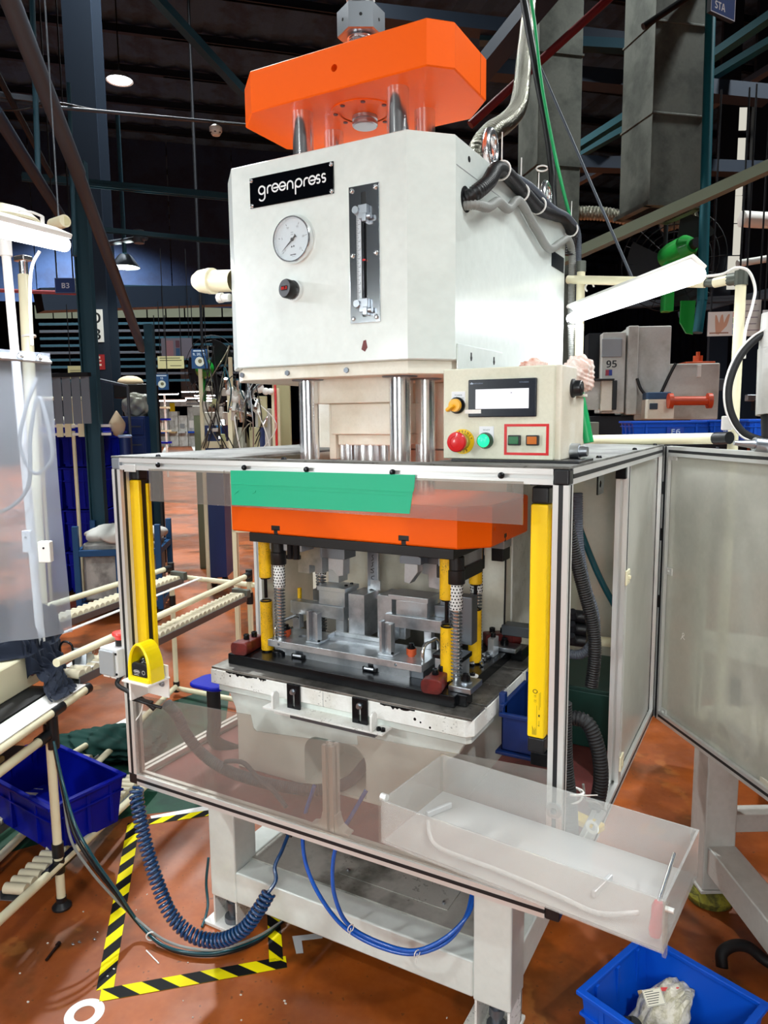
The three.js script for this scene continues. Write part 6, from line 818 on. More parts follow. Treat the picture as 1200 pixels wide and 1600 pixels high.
function sign(name, label, B, tex_, turn, extra) { const o = thing(name, label, 'sign', [B[0], B[1], B[2]], turn); part('board', box(-B[3] / 2, B[3] / 2, 0, B[4], -.02, 0), M.darkSteel, o); part('print', new THREE.PlaneGeometry(B[3], B[4]).translate(0, B[4] / 2, .002), S(0xffffff, .6, 0, { map: tex_ }), o, { uv: true }); part('hanger', [cyl([-B[3] * .4, B[4], -.01], [-B[3] * .4, extra ?? CEIL - B[1], -.01], .006, .006, 6), cyl([B[3] * .4, B[4], -.01], [B[3] * .4, extra ?? CEIL - B[1], -.01], .006, .006, 6)], M.darkSteel, o); return o; }
{ // left: steel column, posts, beams
  const c = [-5.667, 1.326, -4.205, 0.345, 0.915], o = thing('steel_column', 'dark navy steel column with white letter plate at the left', 'column', [c[0], 0, c[2]], CT); const w = .3;
  part('flange', [box(-w / 2, w / 2, 0, CEIL, -.02, 0), box(-w / 2, w / 2, 0, CEIL, -.3, -.28)], M.navy, o); part('web', box(-.01, .01, 0, CEIL, -.28, -.02), M.navy, o);
  const pl = [-5.658, 2.396, -4.309, 0.133, 0.343], L = loc(o, pl); part('letter_plate', new THREE.BoxGeometry(L[3], L[4], .01).translate(.03, L[1] + L[4] / 2, .01), S(0xd9dde2, .6), o); part('letter_print', new THREE.PlaneGeometry(L[3], L[4]).translate(.03, L[1] + L[4] / 2, .017), S(0xffffff, .6, 0, { map: board(128, 330, '#d9dde2', (k) => { k.fillStyle = '#10151c'; k.font = 'bold 150px sans-serif'; k.textAlign = 'center'; k.fillText('D', 64, 140); k.fillText('3', 64, 305); }) }), o, { uv: true });
  const rp = [-5.609, 2.104, -4.293, 0.126, 0.161]; part('red_plate', new THREE.PlaneGeometry(rp[3], rp[4]).translate(.03, rp[1] + rp[4] / 2, .012), S(0xffffff, .6, 0, { map: board(128, 160, '#9a1f24', (k) => { k.fillStyle = '#e8d9d0'; k.fillRect(20, 20, 60, 24); k.fillRect(20, 60, 70, 14); k.fillRect(40, 100, 50, 20); }) }), o, { uv: true });
  part('gusset', box(-w / 2 - .06, -w / 2 + .1, 6.05, 6.35, -.2, .02), M.greySteel, o);
  const g = [-4.166, 0.781, -2.882, 0.125, 0.000], g2 = [-4.383, 3.617, -3.178]; channel('steel_post', 'dark green steel channel post in front of the navy column', 'post', [g[0], 0, g[2]], [g[0], g2[1], g[2]], .125, .08, M.tealSteel);
  channel('wall_rail', 'pale steel rail crossing from the green post to the press head', 'beam', [-5.082, 3.689, -3.031], [-3.992, 3.799, -4.921], .07, .06, M.tealSteel, 'steel rails at left'); channel('wall_rail', 'lower thin steel rail running right from the green post', 'beam', [-4.486, 3.225, -3.294], [-3.902, 3.311, -4.784], .05, .04, M.tealSteel, 'steel rails at left');
  pipeT('brace_pipe', 'long grey diagonal pipe coming down from the top left corner', [-1.885, 3.268, -0.708], [-2.64, 2.938, -1.625], .042, M.greySteel); pipeT('brace_pipe', 'thinner lower end of the diagonal pipe beside the navy column', [-2.742, 3.002, -1.692], [-4.546, 2.236, -3.807], .04, M.greySteel);
  pipeT('brace_pipe', 'dark diagonal pipe low at the left above the tube lamp', [-1.997, 2.83, -0.697], [-3.139, 2.808, -1.905], .03, M.navy);
  pipeT('brace_pipe', 'thin dark diagonal rod left of the vertical pipe', [-2.99, 3.485, -1.395], [-3.587, 3.223, -2.178], .018, M.darkSteel);
  pipeT('drop_pipe', 'thin pale vertical pipe at the top left', [-3.117, 4.135, -1.766], [-3.018, 2.971, -1.65], .016, M.tealSteel); pipeT('drop_pipe', 'thin grey vertical pipe right of the round lamp', [-3.517, 3.855, -2.31], [-3.415, 2.676, -2.193], .014, M.tealSteel);
  channel('cable_tray', 'pale cable tray end at the left under the roof lamp', 'cable tray', [-3.21, 3.424, -1.494], [-3.087, 3.464, -1.799], .07, .03, M.greySteel);
  pipeT('conduit', 'thin conduit running right to the smoke detector, upper one', [-3.134, 3.445, -1.771], [-3.061, 3.957, -3.731], .011, M.greySteel); hose('loose_wire', 'slack wire hanging below the conduit at left', [[-3.271, 3.378, -1.569], [-3.106, 3.384, -1.662], [-3.084, 3.464, -1.801], [-3.17, 3.585, -2.232], [-3.147, 3.728, -2.843], [-3.075, 3.823, -3.242], [-3.008, 3.917, -3.639]], .006, M.black, { n: 60 });
  const sd = [-3.108, 3.759, -3.330, 0.095, 0.075], so = thing('smoke_detector', 'white round smoke detector hanging from the conduit', 'detector', [sd[0], sd[1], sd[2]]); offs.set(so, V(0, 0, 0)); part('detector_body', lathe([[0, 0], [.03, .002], [.04, .02], [.048, .03], [.048, .06], [.03, .075], [0, .075]], [0, 0, 0], [0, 1, 0], 22), M.whiteOld, so); part('detector_slot', [0, 1, 2, 3, 4, 5].map((k) => cbox([.039 * Math.cos(k), .018, .039 * Math.sin(k)], .012, .006, .012)), M.black, so);
  beam('roof_brace', 'teal diagonal brace under the roof left of the orange crown', 'beam', [-3.844, 5.043, -3.456], [-3.459, 4.419, -4.155], .1, .06, M.tealSteel);
  sign('hall_sign', 'blue hanging sign reading B3 at the left', [-4.338, 2.599, -2.823, 0.164, 0.121], board(256, 190, '#1c3a78', (k) => { k.strokeStyle = '#6d86b8'; k.lineWidth = 6; k.strokeRect(4, 4, 248, 182); k.fillStyle = '#d5dce8'; k.font = 'bold 92px sans-serif'; k.textAlign = 'center'; k.fillText('B3', 132, 128); }), CT + .05);
  pipeT('red_conduit', 'thin red line pipe passing behind the B3 sign', [-5.003, 2.649, -2.577], [-4.42, 2.644, -3.13], .016, S(0xb4545c, .5));
  const win = [-18.065, 4.936, -16.303, 6.125, 0.422]; for (let k = 0; k < 11; k++) { const m = new THREE.Mesh(fin(box(-.28, .28, 0, .42, -.05, 0)), glow(0xc8d2b8, .3)); m.position.set(win[0] + (k - 5) * .62 * Math.cos(CT), win[1], win[2] - (k - 5) * .62 * Math.sin(CT)); m.rotation.y = CT; m.name = 'window_' + (k + 1); m.userData.kind = 'structure'; scene.add(m); }
  for (let k = 0; k < 9; k++) { const v = 497 + k * 11; channel('wall_girt', ['long horizontal steel girt across the left background, topmost', 'long horizontal steel girt in the left background, second from the top', 'long horizontal steel girt in the left background, third from the top', 'long horizontal steel girt in the left background, fourth from the top', 'long horizontal steel girt in the left background, middle one', 'long horizontal steel girt in the left background, sixth from the top', 'long horizontal steel girt in the left background, third from the bottom', 'long horizontal steel girt in the left background, last but one', 'long horizontal steel girt in the left background, lowest'][k], 'beam', od_(v, 0), od_(v, 1), .1, .05, k % 3 === 1 ? M.greySteel : M.tealSteel, 'girts in the left background'); }
  function od_(v, e) { const A0 = [-12.726, 3.671, -8.703], A1 = [-10.491, 3.911, -12.284], y = 1.5475 + (648 - v) / 1136 * (e ? 17 : 15); return e ? [A1[0], y, A1[2]] : [A0[0], y, A0[2]]; }
  beam('crane_beam', 'dark crane beam crossing behind the press head at left', 'beam', [-8.181, 3.199, -5.39], [-7.129, 3.582, -8.337], .35, .3, M.navy); beam('crane_beam', 'second dark beam crossing lower behind the navy column', 'beam', [-8.172, 3.527, -6.597], [-7.133, 3.655, -8.345], .1, .12, M.tealSteel);
  const lp = [-4.728, 3.013, -3.821], wl = thing('work_lamp', 'small glowing lamp head hanging by the navy column', 'lamp', lp); offs.set(wl, V(0, 0, 0)); part('lamp_shade', lathe([[.05, .12], [.07, .1], [.14, 0], [.135, 0], [.05, .09]], [0, 0, 0], [0, 1, 0], 20), M.greySteel, wl); part('bulb', new THREE.SphereGeometry(.05, 14, 10).translate(0, .03, 0), glow(0xf0f4e0, 6), wl); part('lamp_rod', cyl([0, .12, 0], [0, 1.4, 0], .02, .02, 8), M.tealSteel, wl); { const L = new THREE.PointLight(0xf0f4e0, 3, 0, 2); L.position.set(lp[0], lp[1] + .03, lp[2]); L.castShadow = true; scene.add(L); }
  part('gas_pipe', [cyl([-.2, .25, 0], [.3, .24, 0], .025, .025, 10), cyl([.2, .2, 0], [.2, .32, 0], .05, .05, 8)], M.greySteel, wl);
}
{ // far blue crates, racks and bins at left
  const bx = (B, d, lab, grp) => crate('stacked_crate', lab, [B[0], B[1], B[2]], CT, B[3], B[4], d, M.blueDk, 0, 0, grp);
  const A1 = [-4.841, 0.488, -3.041, 0.248, 0.147], C1 = [-4.571, 0.485, -3.191, 0.360, 0.147];
  for (let k = 0; k < 4; k++) { const h = (A1[1] > 0 ? .3 : .3); bx([A1[0], .03 + k * .375, A1[2], A1[3] * .96, .365], .5, ['deep blue crate in the left background stack, lowest of the left column', 'deep blue crate in the left background stack, second of the left column', 'deep blue crate in the left background stack, third of the left column', 'deep blue crate in the left background stack, top of the left column'][k], 'blue crates stacked at left'); bx([C1[0], .03 + k * .375, C1[2], C1[3] * .96, .365], .5, ['deep blue crate in the left background stack, lowest of the right column', 'deep blue crate in the left background stack, second of the right column', 'deep blue crate in the left background stack, third of the right column', 'deep blue crate in the left background stack, top of the right column'][k], 'blue crates stacked at left'); }
  const sh = [-4.304, 1.530, -2.800, 0.365, 0.064], so = thing('storage_rack', 'cream pipe rack with white and blue shelf lips before the blue crates', 'rack', [sh[0], 0, sh[2]], CT); for (const [y, m] of [[1.5, M.paper], [1.47, M.blueDk], [1.43, M.paper]]) part('shelf_lip', box(-.42, .3, y, y + .022, -.02, 0), m, so); part('shelf_board', box(-.42, .3, 1.44, 1.46, -.4, -.02), M.blueDk, so);
  for (const x of [-.3, -.02, .18]) part('upright', cyl([x, 0, -.02], [x, 1.75, -.02], .016, .016, 10), M.pipe, so); for (const x of [-.12, -.05, .06]) part('hanging_strip', box(x - .025, x + .025, 1.42, 1.72, .0, .012), M.pipe, so); part('top_pipe', cyl([-.3, 1.74, -.02], [.1, 1.74, -.02], .016, .016, 10), M.pipe, so);
  part('white_bag', new THREE.SphereGeometry(.12, 16, 10).scale(1.6, .4, 1).translate(-.1, 1.55, -.25), M.whiteOld, so);
  const cu = [-3.878, 1.531, -2.460, 0.345, 0.355], co = thing('grey_curtain', 'grey translucent strip curtain above the blue crates', 'curtain', [cu[0], cu[1], cu[2]], CT - .3); for (let k = 0; k < 8; k++) { const x = -cu[3] / 2 + (k + .5) * cu[3] / 8; part('curtain_strip', box(x - cu[3] / 17, x + cu[3] / 17, .0, cu[4], -.006 + (k % 2) * .01, (k % 2) * .01), PH(0x8a919c, { roughness: .25, transmission: .3, thickness: 0 }), co); } part('curtain_rail', box(-cu[3] / 2, cu[3] / 2, cu[4], cu[4] + .03, -.02, .02), M.darkSteel, co);
  const hr = [-4.132, 1.179, -3.075, 0.255, 0.665], ho = thing('handrail_frame', 'thin pale tube frame standing right of the dark green post', 'frame', [hr[0], 0, hr[2]], CT); for (const x of [-hr[3] / 2, hr[3] / 2]) part('upright', cyl([x, 0, 0], [x, hr[1] + hr[4] + (x < 0 ? .06 : 0), 0], .012, .012, 10), M.greySteel, ho); part('top_tube', cyl([-hr[3] / 2, hr[1] + hr[4] + .06, 0], [hr[3] / 2, hr[1] + hr[4], 0], .012, .012, 10), M.greySteel, ho);
  const sk = [-4.060, 1.429, -3.036, 0.153, 0.218]; const g = new THREE.SphereGeometry(1, 24, 18), p = g.attributes.position; for (let i = 0; i < p.count; i++) { const v = V().fromBufferAttribute(p, i); const taper = v.y > 0 ? 1 - v.y * .7 : 1; p.setXYZ(i, sk[0] + v.x * sk[3] * .5 * taper, sk[1] + sk[4] * .45 + v.y * sk[4] * .5, sk[2] + v.z * .06 * taper); } g.computeVertexNormals(); single('hanging_sack', 'beige kraft sack hanging on the thin tube frame', 'sack', g, M.kraft);
  const nb = [-3.963, 0.995, -3.026, 0.093, 0.426], no = thing('navy_drum', 'navy blue drum with a pale rim below the beige sack', 'drum', [nb[0], 0, nb[2]]); offs.set(no, V(0, 0, 0)); part('drum_body', cyl([0, 0, 0], [0, nb[1] + nb[4], 0], nb[3] / 2, nb[3] / 2, 22), M.navyBin, no); part('drum_rim', new THREE.TorusGeometry(nb[3] / 2, .012, 8, 24).rotateX(Math.PI / 2).translate(0, nb[1] + nb[4], 0), S(0x9fb6e0, .5), no);
  const cb = [-4.398, 0.691, -3.547, 0.164, 0.899], cbo = thing('tool_cabinet', 'dark navy tool cabinet with pale drawer grips right of the drum', 'cabinet', [cb[0], 0, cb[2]], CT); const H = cb[1] + cb[4]; part('cabinet_body', box(-cb[3] / 2 - .1, cb[3] / 2, 0, H, -.4, 0, .005), M.navyBin, cbo); for (let k = 0; k < 5; k++) { const d = part('drawer', box(-cb[3] / 2 + .01, cb[3] / 2 - .01, H - .17 - k * .17, H - .02 - k * .17, 0, .012, .003), M.navyBin, cbo); part('drawer_grip', box(-.04, .05, H - .1 - k * .17, H - .088 - k * .17, .012, .022), M.greySteel, d); }
  const bw = [-4.542, 1.564, -3.711, 0.246, 0.246], bo = thing('bagged_goods', 'dim heap of clear bags on the navy tool cabinet', 'bag', [bw[0], bw[1], bw[2]], CT); offs.set(bo, V(0, 0, 0)); { const g2 = new THREE.IcosahedronGeometry(1, 14), q = g2.attributes.position; for (let i = 0; i < q.count; i++) { const v = V().fromBufferAttribute(q, i); v.multiplyScalar(1 + .12 * Math.sin(7 * v.x) * Math.sin(6 * v.y) + .06 * Math.sin(19 * v.z)); q.setXYZ(i, v.x * bw[3] * .55, Math.max(0, bw[4] * .5 + v.y * bw[4] * .5), v.z * .15); } const h2 = strip(g2); h2.computeVertexNormals(); part('bag', smoothBy(h2, 1.2), S(0x8f9088, .4), bo); }
  const tb = [-5.000, 1.782, -4.065, 0.376, 0.231], to = thing('overhead_bundle', 'beige bundle on a dark overhead bin behind the thin tube frame', 'bundle', [tb[0], tb[1], tb[2]], CT); offs.set(to, V(0, 0, 0)); part('bin', box(-tb[3] / 2, tb[3] / 2, 0, tb[4] * .62, -.3, 0, .01), M.black, to); part('bundle', new THREE.SphereGeometry(1, 18, 12).scale(tb[3] * .35, tb[4] * .3, .12).translate(-tb[3] * .15, tb[4] * .72, -.14), M.kraft, to); part('bin_post', [box(-tb[3] / 2, -tb[3] / 2 + .03, -tb[1], 0, -.3, -.27), box(tb[3] / 2 - .03, tb[3] / 2, -tb[1], 0, -.3, -.27)], M.darkSteel, to);
  const tp = [-4.389, 1.288, -3.755, 0.105, 0.862]; beam('teal_post', 'dark teal post on the left edge of the far aisle', 'post', [tp[0], 0, tp[2]], [tp[0], 2.45, tp[2]], .075, .07, M.tealSteel);
}
{ // aisle with far machines, shelves and signs
  const cream = board;
  sign('notice_board', 'cream hanging notice board with lines of text, left of the green post', [-6.767, 2.071, -4.857, 0.285, 0.158], board(256, 140, '#cfcf9c', (k) => { k.fillStyle = '#4c4e38'; for (let i = 0; i < 3; i++) k.fillRect(24, 46 + i * 20, 180 - i * 22, 6); }), CT, .9);
  sign('notice_board', 'cream L-shaped hanging notice board over the far aisle', [-6.534, 2.257, -6.166, 0.361, 0.167], board(256, 120, '#d3d3a0', (k) => { k.fillStyle = '#4c4e38'; k.fillRect(20, 14, 200, 8); k.fillRect(20, 36, 214, 8); k.fillRect(120, 90, 110, 6); }), CT, .9);
  sign('hanging_poster', 'dim hanging poster above the cream notice board over the aisle', [-7.210, 2.480, -6.977, 0.465, 0.300], board(256, 170, '#5c5a66', (k) => { k.fillStyle = '#7a5a60'; k.fillRect(40, 20, 60, 140); k.fillStyle = '#4a2c38'; k.fillRect(120, 20, 34, 60); k.fillStyle = '#1d4060'; k.fillRect(120, 84, 34, 70); }), CT, 1.6);
  const picto = (t) => board(160, 190, '#1a4a7c', (k) => { k.fillStyle = '#cfe0ee'; k.fillRect(20, 12, 118, 12); k.font = 'bold 34px sans-serif'; k.textAlign = 'center'; k.fillText(t, 80, 62); k.fillStyle = '#d8e0d4'; k.beginPath(); k.arc(80, 122, 46, 0, 7); k.fill(); k.fillStyle = '#6d6a52'; k.beginPath(); k.arc(84, 118, 20, 0, 7); k.fill(); });
  sign('station_sign', 'blue hanging station sign with number 9, 20, 21 and a round picture', [-5.831, 2.218, -5.974, 0.209, 0.251], picto('9, 20, 21'), CT, .9); sign('station_sign', 'blue hanging station sign with a round picture beside the teal post', [-5.869, 1.927, -5.334, 0.166, 0.190], picto('15'), CT, .9);
  const wl = [-30.575, 0.277, -31.737, 3.369, 2.633], wo = thing('white_work_cells', 'bright white work cells closing the far end of the aisle', 'work cell', [wl[0], 0, wl[2]], CT); for (let k = 0; k < 7; k++) { const x = (k - 3) * .56; part('cell_panel', box(x - .26, x + .26, .0, 2.35 - (k % 3) * .25, -.5, 0, .01), k % 3 ? M.whiteOld : M.machine, wo); part('cell_bench', box(x - .2, x + .2, .8, .9, 0, .3), [M.blue, M.wood, M.greyBox][k % 3], wo); part('cell_stock', box(x - .16, x + .1, 1.1, 1.35 + (k % 2) * .2, 0, .06), [M.paper, M.machine, M.greyLid][k % 3], wo); } part('cell_header', box(-1.9, 2.0, 2.4, 2.75, -.4, -.05, .01), M.whiteOld, wo); part('header_print', box(-.3, .7, 2.5, 2.58, -.05, -.03), M.greyLid, wo); part('yellow_note', box(-1.3, -1.0, 2.1, 2.6, 0, .02), M.yellow, wo); part('upper_cabinet', [box(-.6, .3, 2.9, 4.6, -.5, -.1), box(.5, 1.4, 2.8, 3.5, -.5, -.1)], S(0x8d9094, .6), wo);
  for (let k = 0; k < 6; k++) { const q = [[-29.065, 2.989, -28.361], [-27.902, 3.116, -29.025], [-24.398, 2.764, -26.306], [-21.41, 2.365, -20.987], [-20.399, 2.459, -21.562], [-18.497, 2.296, -20.288]][k]; const l = thing('aisle_lamp', ['white tube lamp over the far aisle, farthest at left', 'white tube lamp over the far aisle, farthest in the middle', 'white tube lamp over the far aisle, farthest at right', 'white tube lamp over the far aisle, nearer row at left', 'white tube lamp over the far aisle, nearer row in the middle', 'white tube lamp over the far aisle, nearer row at right'][k], 'lamp', q, CT, 'tube lamps over the far aisle'); part('lamp_body', box(-.6, .6, .02, .06, -.06, .06, .005), M.paper, l); part('lamp_tube', cyl([-.58, 0, 0], [.58, 0, 0], .03, .03, 12), glow(COOL, 8), l); part('lamp_wire', cyl([0, .05, 0], [0, CEIL - q[1], 0], .005, .005, 6), M.darkSteel, l); const L = new THREE.RectAreaLight(COOL, 320, 1.16, .06); L.position.set(q[0], q[1] - .035, q[2]); L.rotation.set(-Math.PI / 2, CT, 0, 'YXZ'); L.castShadow = true; scene.add(L); }
  const bb = [-40.581, 0, -41.424], bo = thing('blue_pull_board', 'upright blue board standing at the far end of the aisle', 'board', [bb[0], 0, bb[2]], CT); part('board_panel', box(-.2, .2, .2, 1.75, -.05, 0), PH(0x2a6fd0, { roughness: .5 }), bo); for (let k = 0; k < 5; k++) part('board_line', box(-.14, .14, .45 + k * .25, .52 + k * .25, 0, .01), M.paper, bo); part('board_leg', box(-.2, .2, 0, .2, -.05, -.01), M.darkSteel, bo);
  const rb = [-35.367, 0, -35.322], ro = thing('red_box', 'red box with a white lid lying in the aisle', 'box', [rb[0], 0, rb[2]], CT); part('box_body', box(-.2, .2, 0, .3, -.4, 0, .01), M.red, ro); part('box_lid', box(-.21, .21, .3, .42, -.41, .01, .02), M.paper, ro);
  const wb = [-34.703, 0, -34.243], wbo = thing('brown_shelf', 'brown wooden shelf with blue bins on the left of the aisle end', 'shelf', [wb[0], 0, wb[2]], CT); for (const y of [.5, .9, 1.25]) part('shelf_board', box(-.35, .3, y, y + .05, -.4, 0), M.wood, wbo); part('shelf_back', box(-.35, .3, 0, 1.3, -.45, -.4), S(0x8a5a34, .7), wbo); part('blue_bin', box(-.33, -.03, 1.3, 1.5, -.3, -.02, .01), M.blue, wbo); part('blue_bin', box(.02, .3, 1.3, 1.55, -.3, -.02, .01), M.blue, wbo);
  const ls = [-14.129, 0.978, -13.294, 0.246, 1.408], lo = thing('line_station', 'tall line station with white lamps and tubes on the left of the aisle', 'work station', [ls[0], 0, ls[2]], CT); for (const x of [-.14, .12]) part('upright', box(x - .02, x + .02, 0, 2.25, -.05, 0), M.paper, lo); for (let k = 0; k < 5; k++) part('station_shelf', box(-.18, .16, .6 + k * .32, .65 + k * .32, -.4, .02), k % 2 ? M.blueDk : M.pipe, lo); for (let k = 0; k < 4; k++) part('station_part', box(-.14 + k * .07, -.09 + k * .07, 1.3, 1.5 + (k % 2) * .1, -.15, -.05, .004), M.whiteOld, lo);
  { const a1 = [-37.584, 0, -38.922], a2 = [-21.867, 0, -22.865], b1 = [-39.436, 0, -38.523], b2 = [-23.459, 0, -22.336]; for (const [a, b, l] of [[a1, a2, 1], [b1, b2, 2]]) { const m = new THREE.Mesh(fin(prismY([[a[0] - .12, a[2] + .1], [a[0] + .12, a[2] - .1], [b[0] + .06, b[2] - .05], [b[0] - .06, b[2] + .05]], .0006, .002)), M.paper); m.name = 'floor_line_' + (l + 1); m.userData.kind = 'structure'; scene.add(m); } }
  const gc = [-4.350, 1.225, -4.344, 0.119, 0.370], go = thing('green_cabinet', 'pale green machine cabinet on the right of the aisle', 'cabinet', [gc[0], 0, gc[2]], CT); part('cabinet_body', box(-.06, .07, 0, gc[1] + gc[4], -.5, 0, .005), S(0x8c9a7c, .5), go); part('cabinet_lid', box(-.07, .09, gc[1] + gc[4], gc[1] + gc[4] + .1, -.4, 0, .005), M.machine, go); part('side_panel', box(-.062, -.06, .3, 1.2, -.4, -.05), S(0x76846a, .5), go);
  const nc = [-3.615, 1.263, -3.720, 0.157, 0.238], nco = thing('navy_cart', 'navy blue parts cart right of the pale green cabinet', 'cart', [nc[0], 0, nc[2]], CT); part('cart_body', box(-.08, .08, .1, nc[1] + nc[4], -.4, 0, .005), M.navyBin, nco); part('cart_flag', box(.04, .08, nc[1] + nc[4] - .1, nc[1] + nc[4], .0, .02, .003), PH(0x1f8fe0, { roughness: .4 }), nco); part('cart_top', [box(-.08, .09, nc[1] + nc[4], nc[1] + nc[4] + .12, -.3, -.02, .006)], M.whiteOld, nco); part('cart_wheel', [cyl([-.07, .05, -.05], [-.03, .05, -.05], .05, .05, 12), cyl([.03, .05, -.05], [.07, .05, -.05], .05, .05, 12)], M.rubber, nco);
  // cluster machine with tubes and foil behind the press neck
  const tm = [-2.138, 1.280, -2.467, 0.372, 0.338], to = thing('tubing_machine', 'cream machine wrapped in foil with many tubes and cables behind the press columns', 'machine', [tm[0], 0, tm[2]], CT); const H = tm[1] + tm[4];
  part('machine_frame', [box(-.16, -.13, 0, 1.75, -.05, 0, .004), box(.13, .18, 0, 1.75, -.05, 0, .004), box(-.16, .18, .8, .86, -.05, 0, .004)], M.pipe, to); part('machine_case', box(.02, .12, 1.25, 1.62, -.2, .0, .006), M.machine, to); part('pale_panel', box(.1, .22, .9, 1.95, -.3, -.25, .004), S(0xb9b48c, .6), to); part('navy_tank', cyl([.05, .6, -.05], [.05, 1.5, -.05], .06, .06, 18), M.navyBin, to);
  part('foil_wrap', lathe([[.05, 0], [.06, .1], [.045, .2], [.065, .3], [.05, .42], [.03, .5]], [-.08, 1.0, .02], [-.07, 1.5, .02], 14), M.foil, to); for (const [x, y, w, h] of [[-.1, 1.55, .05, .16], [.04, 1.5, .06, .2], [-.02, 1.2, .07, .3]]) part('cream_panel', box(x, x + w, y, y + h, -.02, .01, .003), S(0xc9c49a, .55), to); for (let k = 0; k < 7; k++) part('glint_blob', new THREE.IcosahedronGeometry(rr(.02, .035), 1).translate([-.14, -.1, -.06, .06, .1, .13, -.12][k], rr(1.68, 1.78), .03), M.paper, to); part('red_tube', cyl([.16, .7, .02], [.16, 1.9, .02], .008, .008, 8), M.red, to);  // the white blobs on top are lamp reflections made as solid shapes
  const tl = [M.cable, M.paper, M.foil, M.teal, M.steel, M.cable, M.paper, M.foil]; for (let k = 0; k < 14; k++) { const x = rr(-.16, .12), y = rr(1.35, 1.85); part('tube', sweep([[x, y, rr(-.05, .1)], [x + rr(-.06, .06), y + rr(0, .12), .08], [x + rr(-.1, .1), y - rr(.05, .2), .1], [x + rr(-.08, .08), y - rr(.2, .5), .03]], rr(.003, .006), 20, 6), tl[k % 8], to); }
  for (let k = 0; k < 12; k++) part('fitting', cyl([rr(-.15, .1), rr(1.5, 1.82), .0], [rr(-.15, .1), rr(1.5, 1.82), .06], .014, .014, 8), [M.chrome, M.whiteOld, M.steel][k % 3], to);
  const ft = [-3.534, 1.556, -3.692, 0.240, 0.315], fo = thing('valve_station', 'crowded valve station with white fittings on the right of the aisle', 'work station', [ft[0], 0, ft[2]], CT); part('valve_frame', [box(-.15, -.12, 0, 2, -.03, 0), box(.12, .15, 0, 2.1, -.03, 0), box(-.15, .15, 1.3, 1.36, -.03, 0)], M.pipe, fo); for (let k = 0; k < 22; k++) { const x = rr(-.13, .12), y = rr(1.1, 1.95); part('fitting', cbox([x, y, rr(-.1, .08)], rr(.02, .05), rr(.02, .09), .03, .004), [M.whiteOld, M.chrome, M.machine, M.black, S(0xb9c08c, .5)][k % 5], fo); } for (let k = 0; k < 8; k++) part('tube', sweep([[rr(-.15, .15), 2.2, 0], [rr(-.12, .12), 1.7, .08], [rr(-.15, .15), 1.3, .05]], .005, 14, 6), [M.cable, M.foil][k % 2], fo);
  // fans with green motors
  const fan = (B, lab, r) => { const o = thing('wall_fan', lab, 'fan', [B[0], B[1], B[2]], CT, 'green wall fans'); offs.set(o, V(0, 0, 0)); part('motor', lathe([[0, 0], [r * .2, .01], [r * .24, .1], [r * .24, .26], [r * .14, .32], [0, .33]], [0, 0, -.1], [.12, .05, .25], 20), M.green, o); part('motor_cap', cyl([.11, .045, .2], [.12, .05, .25], r * .1, r * .1, 14), M.black, o); part('fan_bracket', box(-.04, .04, -.45, 0, -.06, .04, .01), M.green, o);
    const cage = []; for (let k = 1; k <= 7; k++) cage.push(new THREE.TorusGeometry(r * k / 7, .005, 5, 40).translate(0, 0, -.2 - .06 * Math.cos(k / 7 * 1.5))); for (let k = 0; k < 16; k++) { const a = k * Math.PI / 8; cage.push(cyl([0, 0, -.26], [r * Math.cos(a), r * Math.sin(a), -.2], .004, .004, 5)); } part('fan_cage', cage.map((g) => g.rotateY(-.5)), M.darkSteel, o); for (let k = 0; k < 3; k++) part('fan_blade', new THREE.CylinderGeometry(r * .9, r * .9, .01, 12, 1, false, k * 2.09, .9).rotateX(Math.PI / 2 + .12).translate(0, 0, -.22).rotateY(-.5), M.darkSteel, o); part('fan_rod', cyl([0, r * .1, -.1], [0, CEIL - B[1], -.1], .02, .02, 8), M.darkSteel, o); return o; };
  fan([0.004, 2.856, -5.271, 0.063, 0.000], 'green-motored wall fan under the roof, right of the press head', .42); fan([-6.166, 2.218, -6.364, 0.053, 0.000], 'green-motored wall fan far off over the aisle', .5);
}
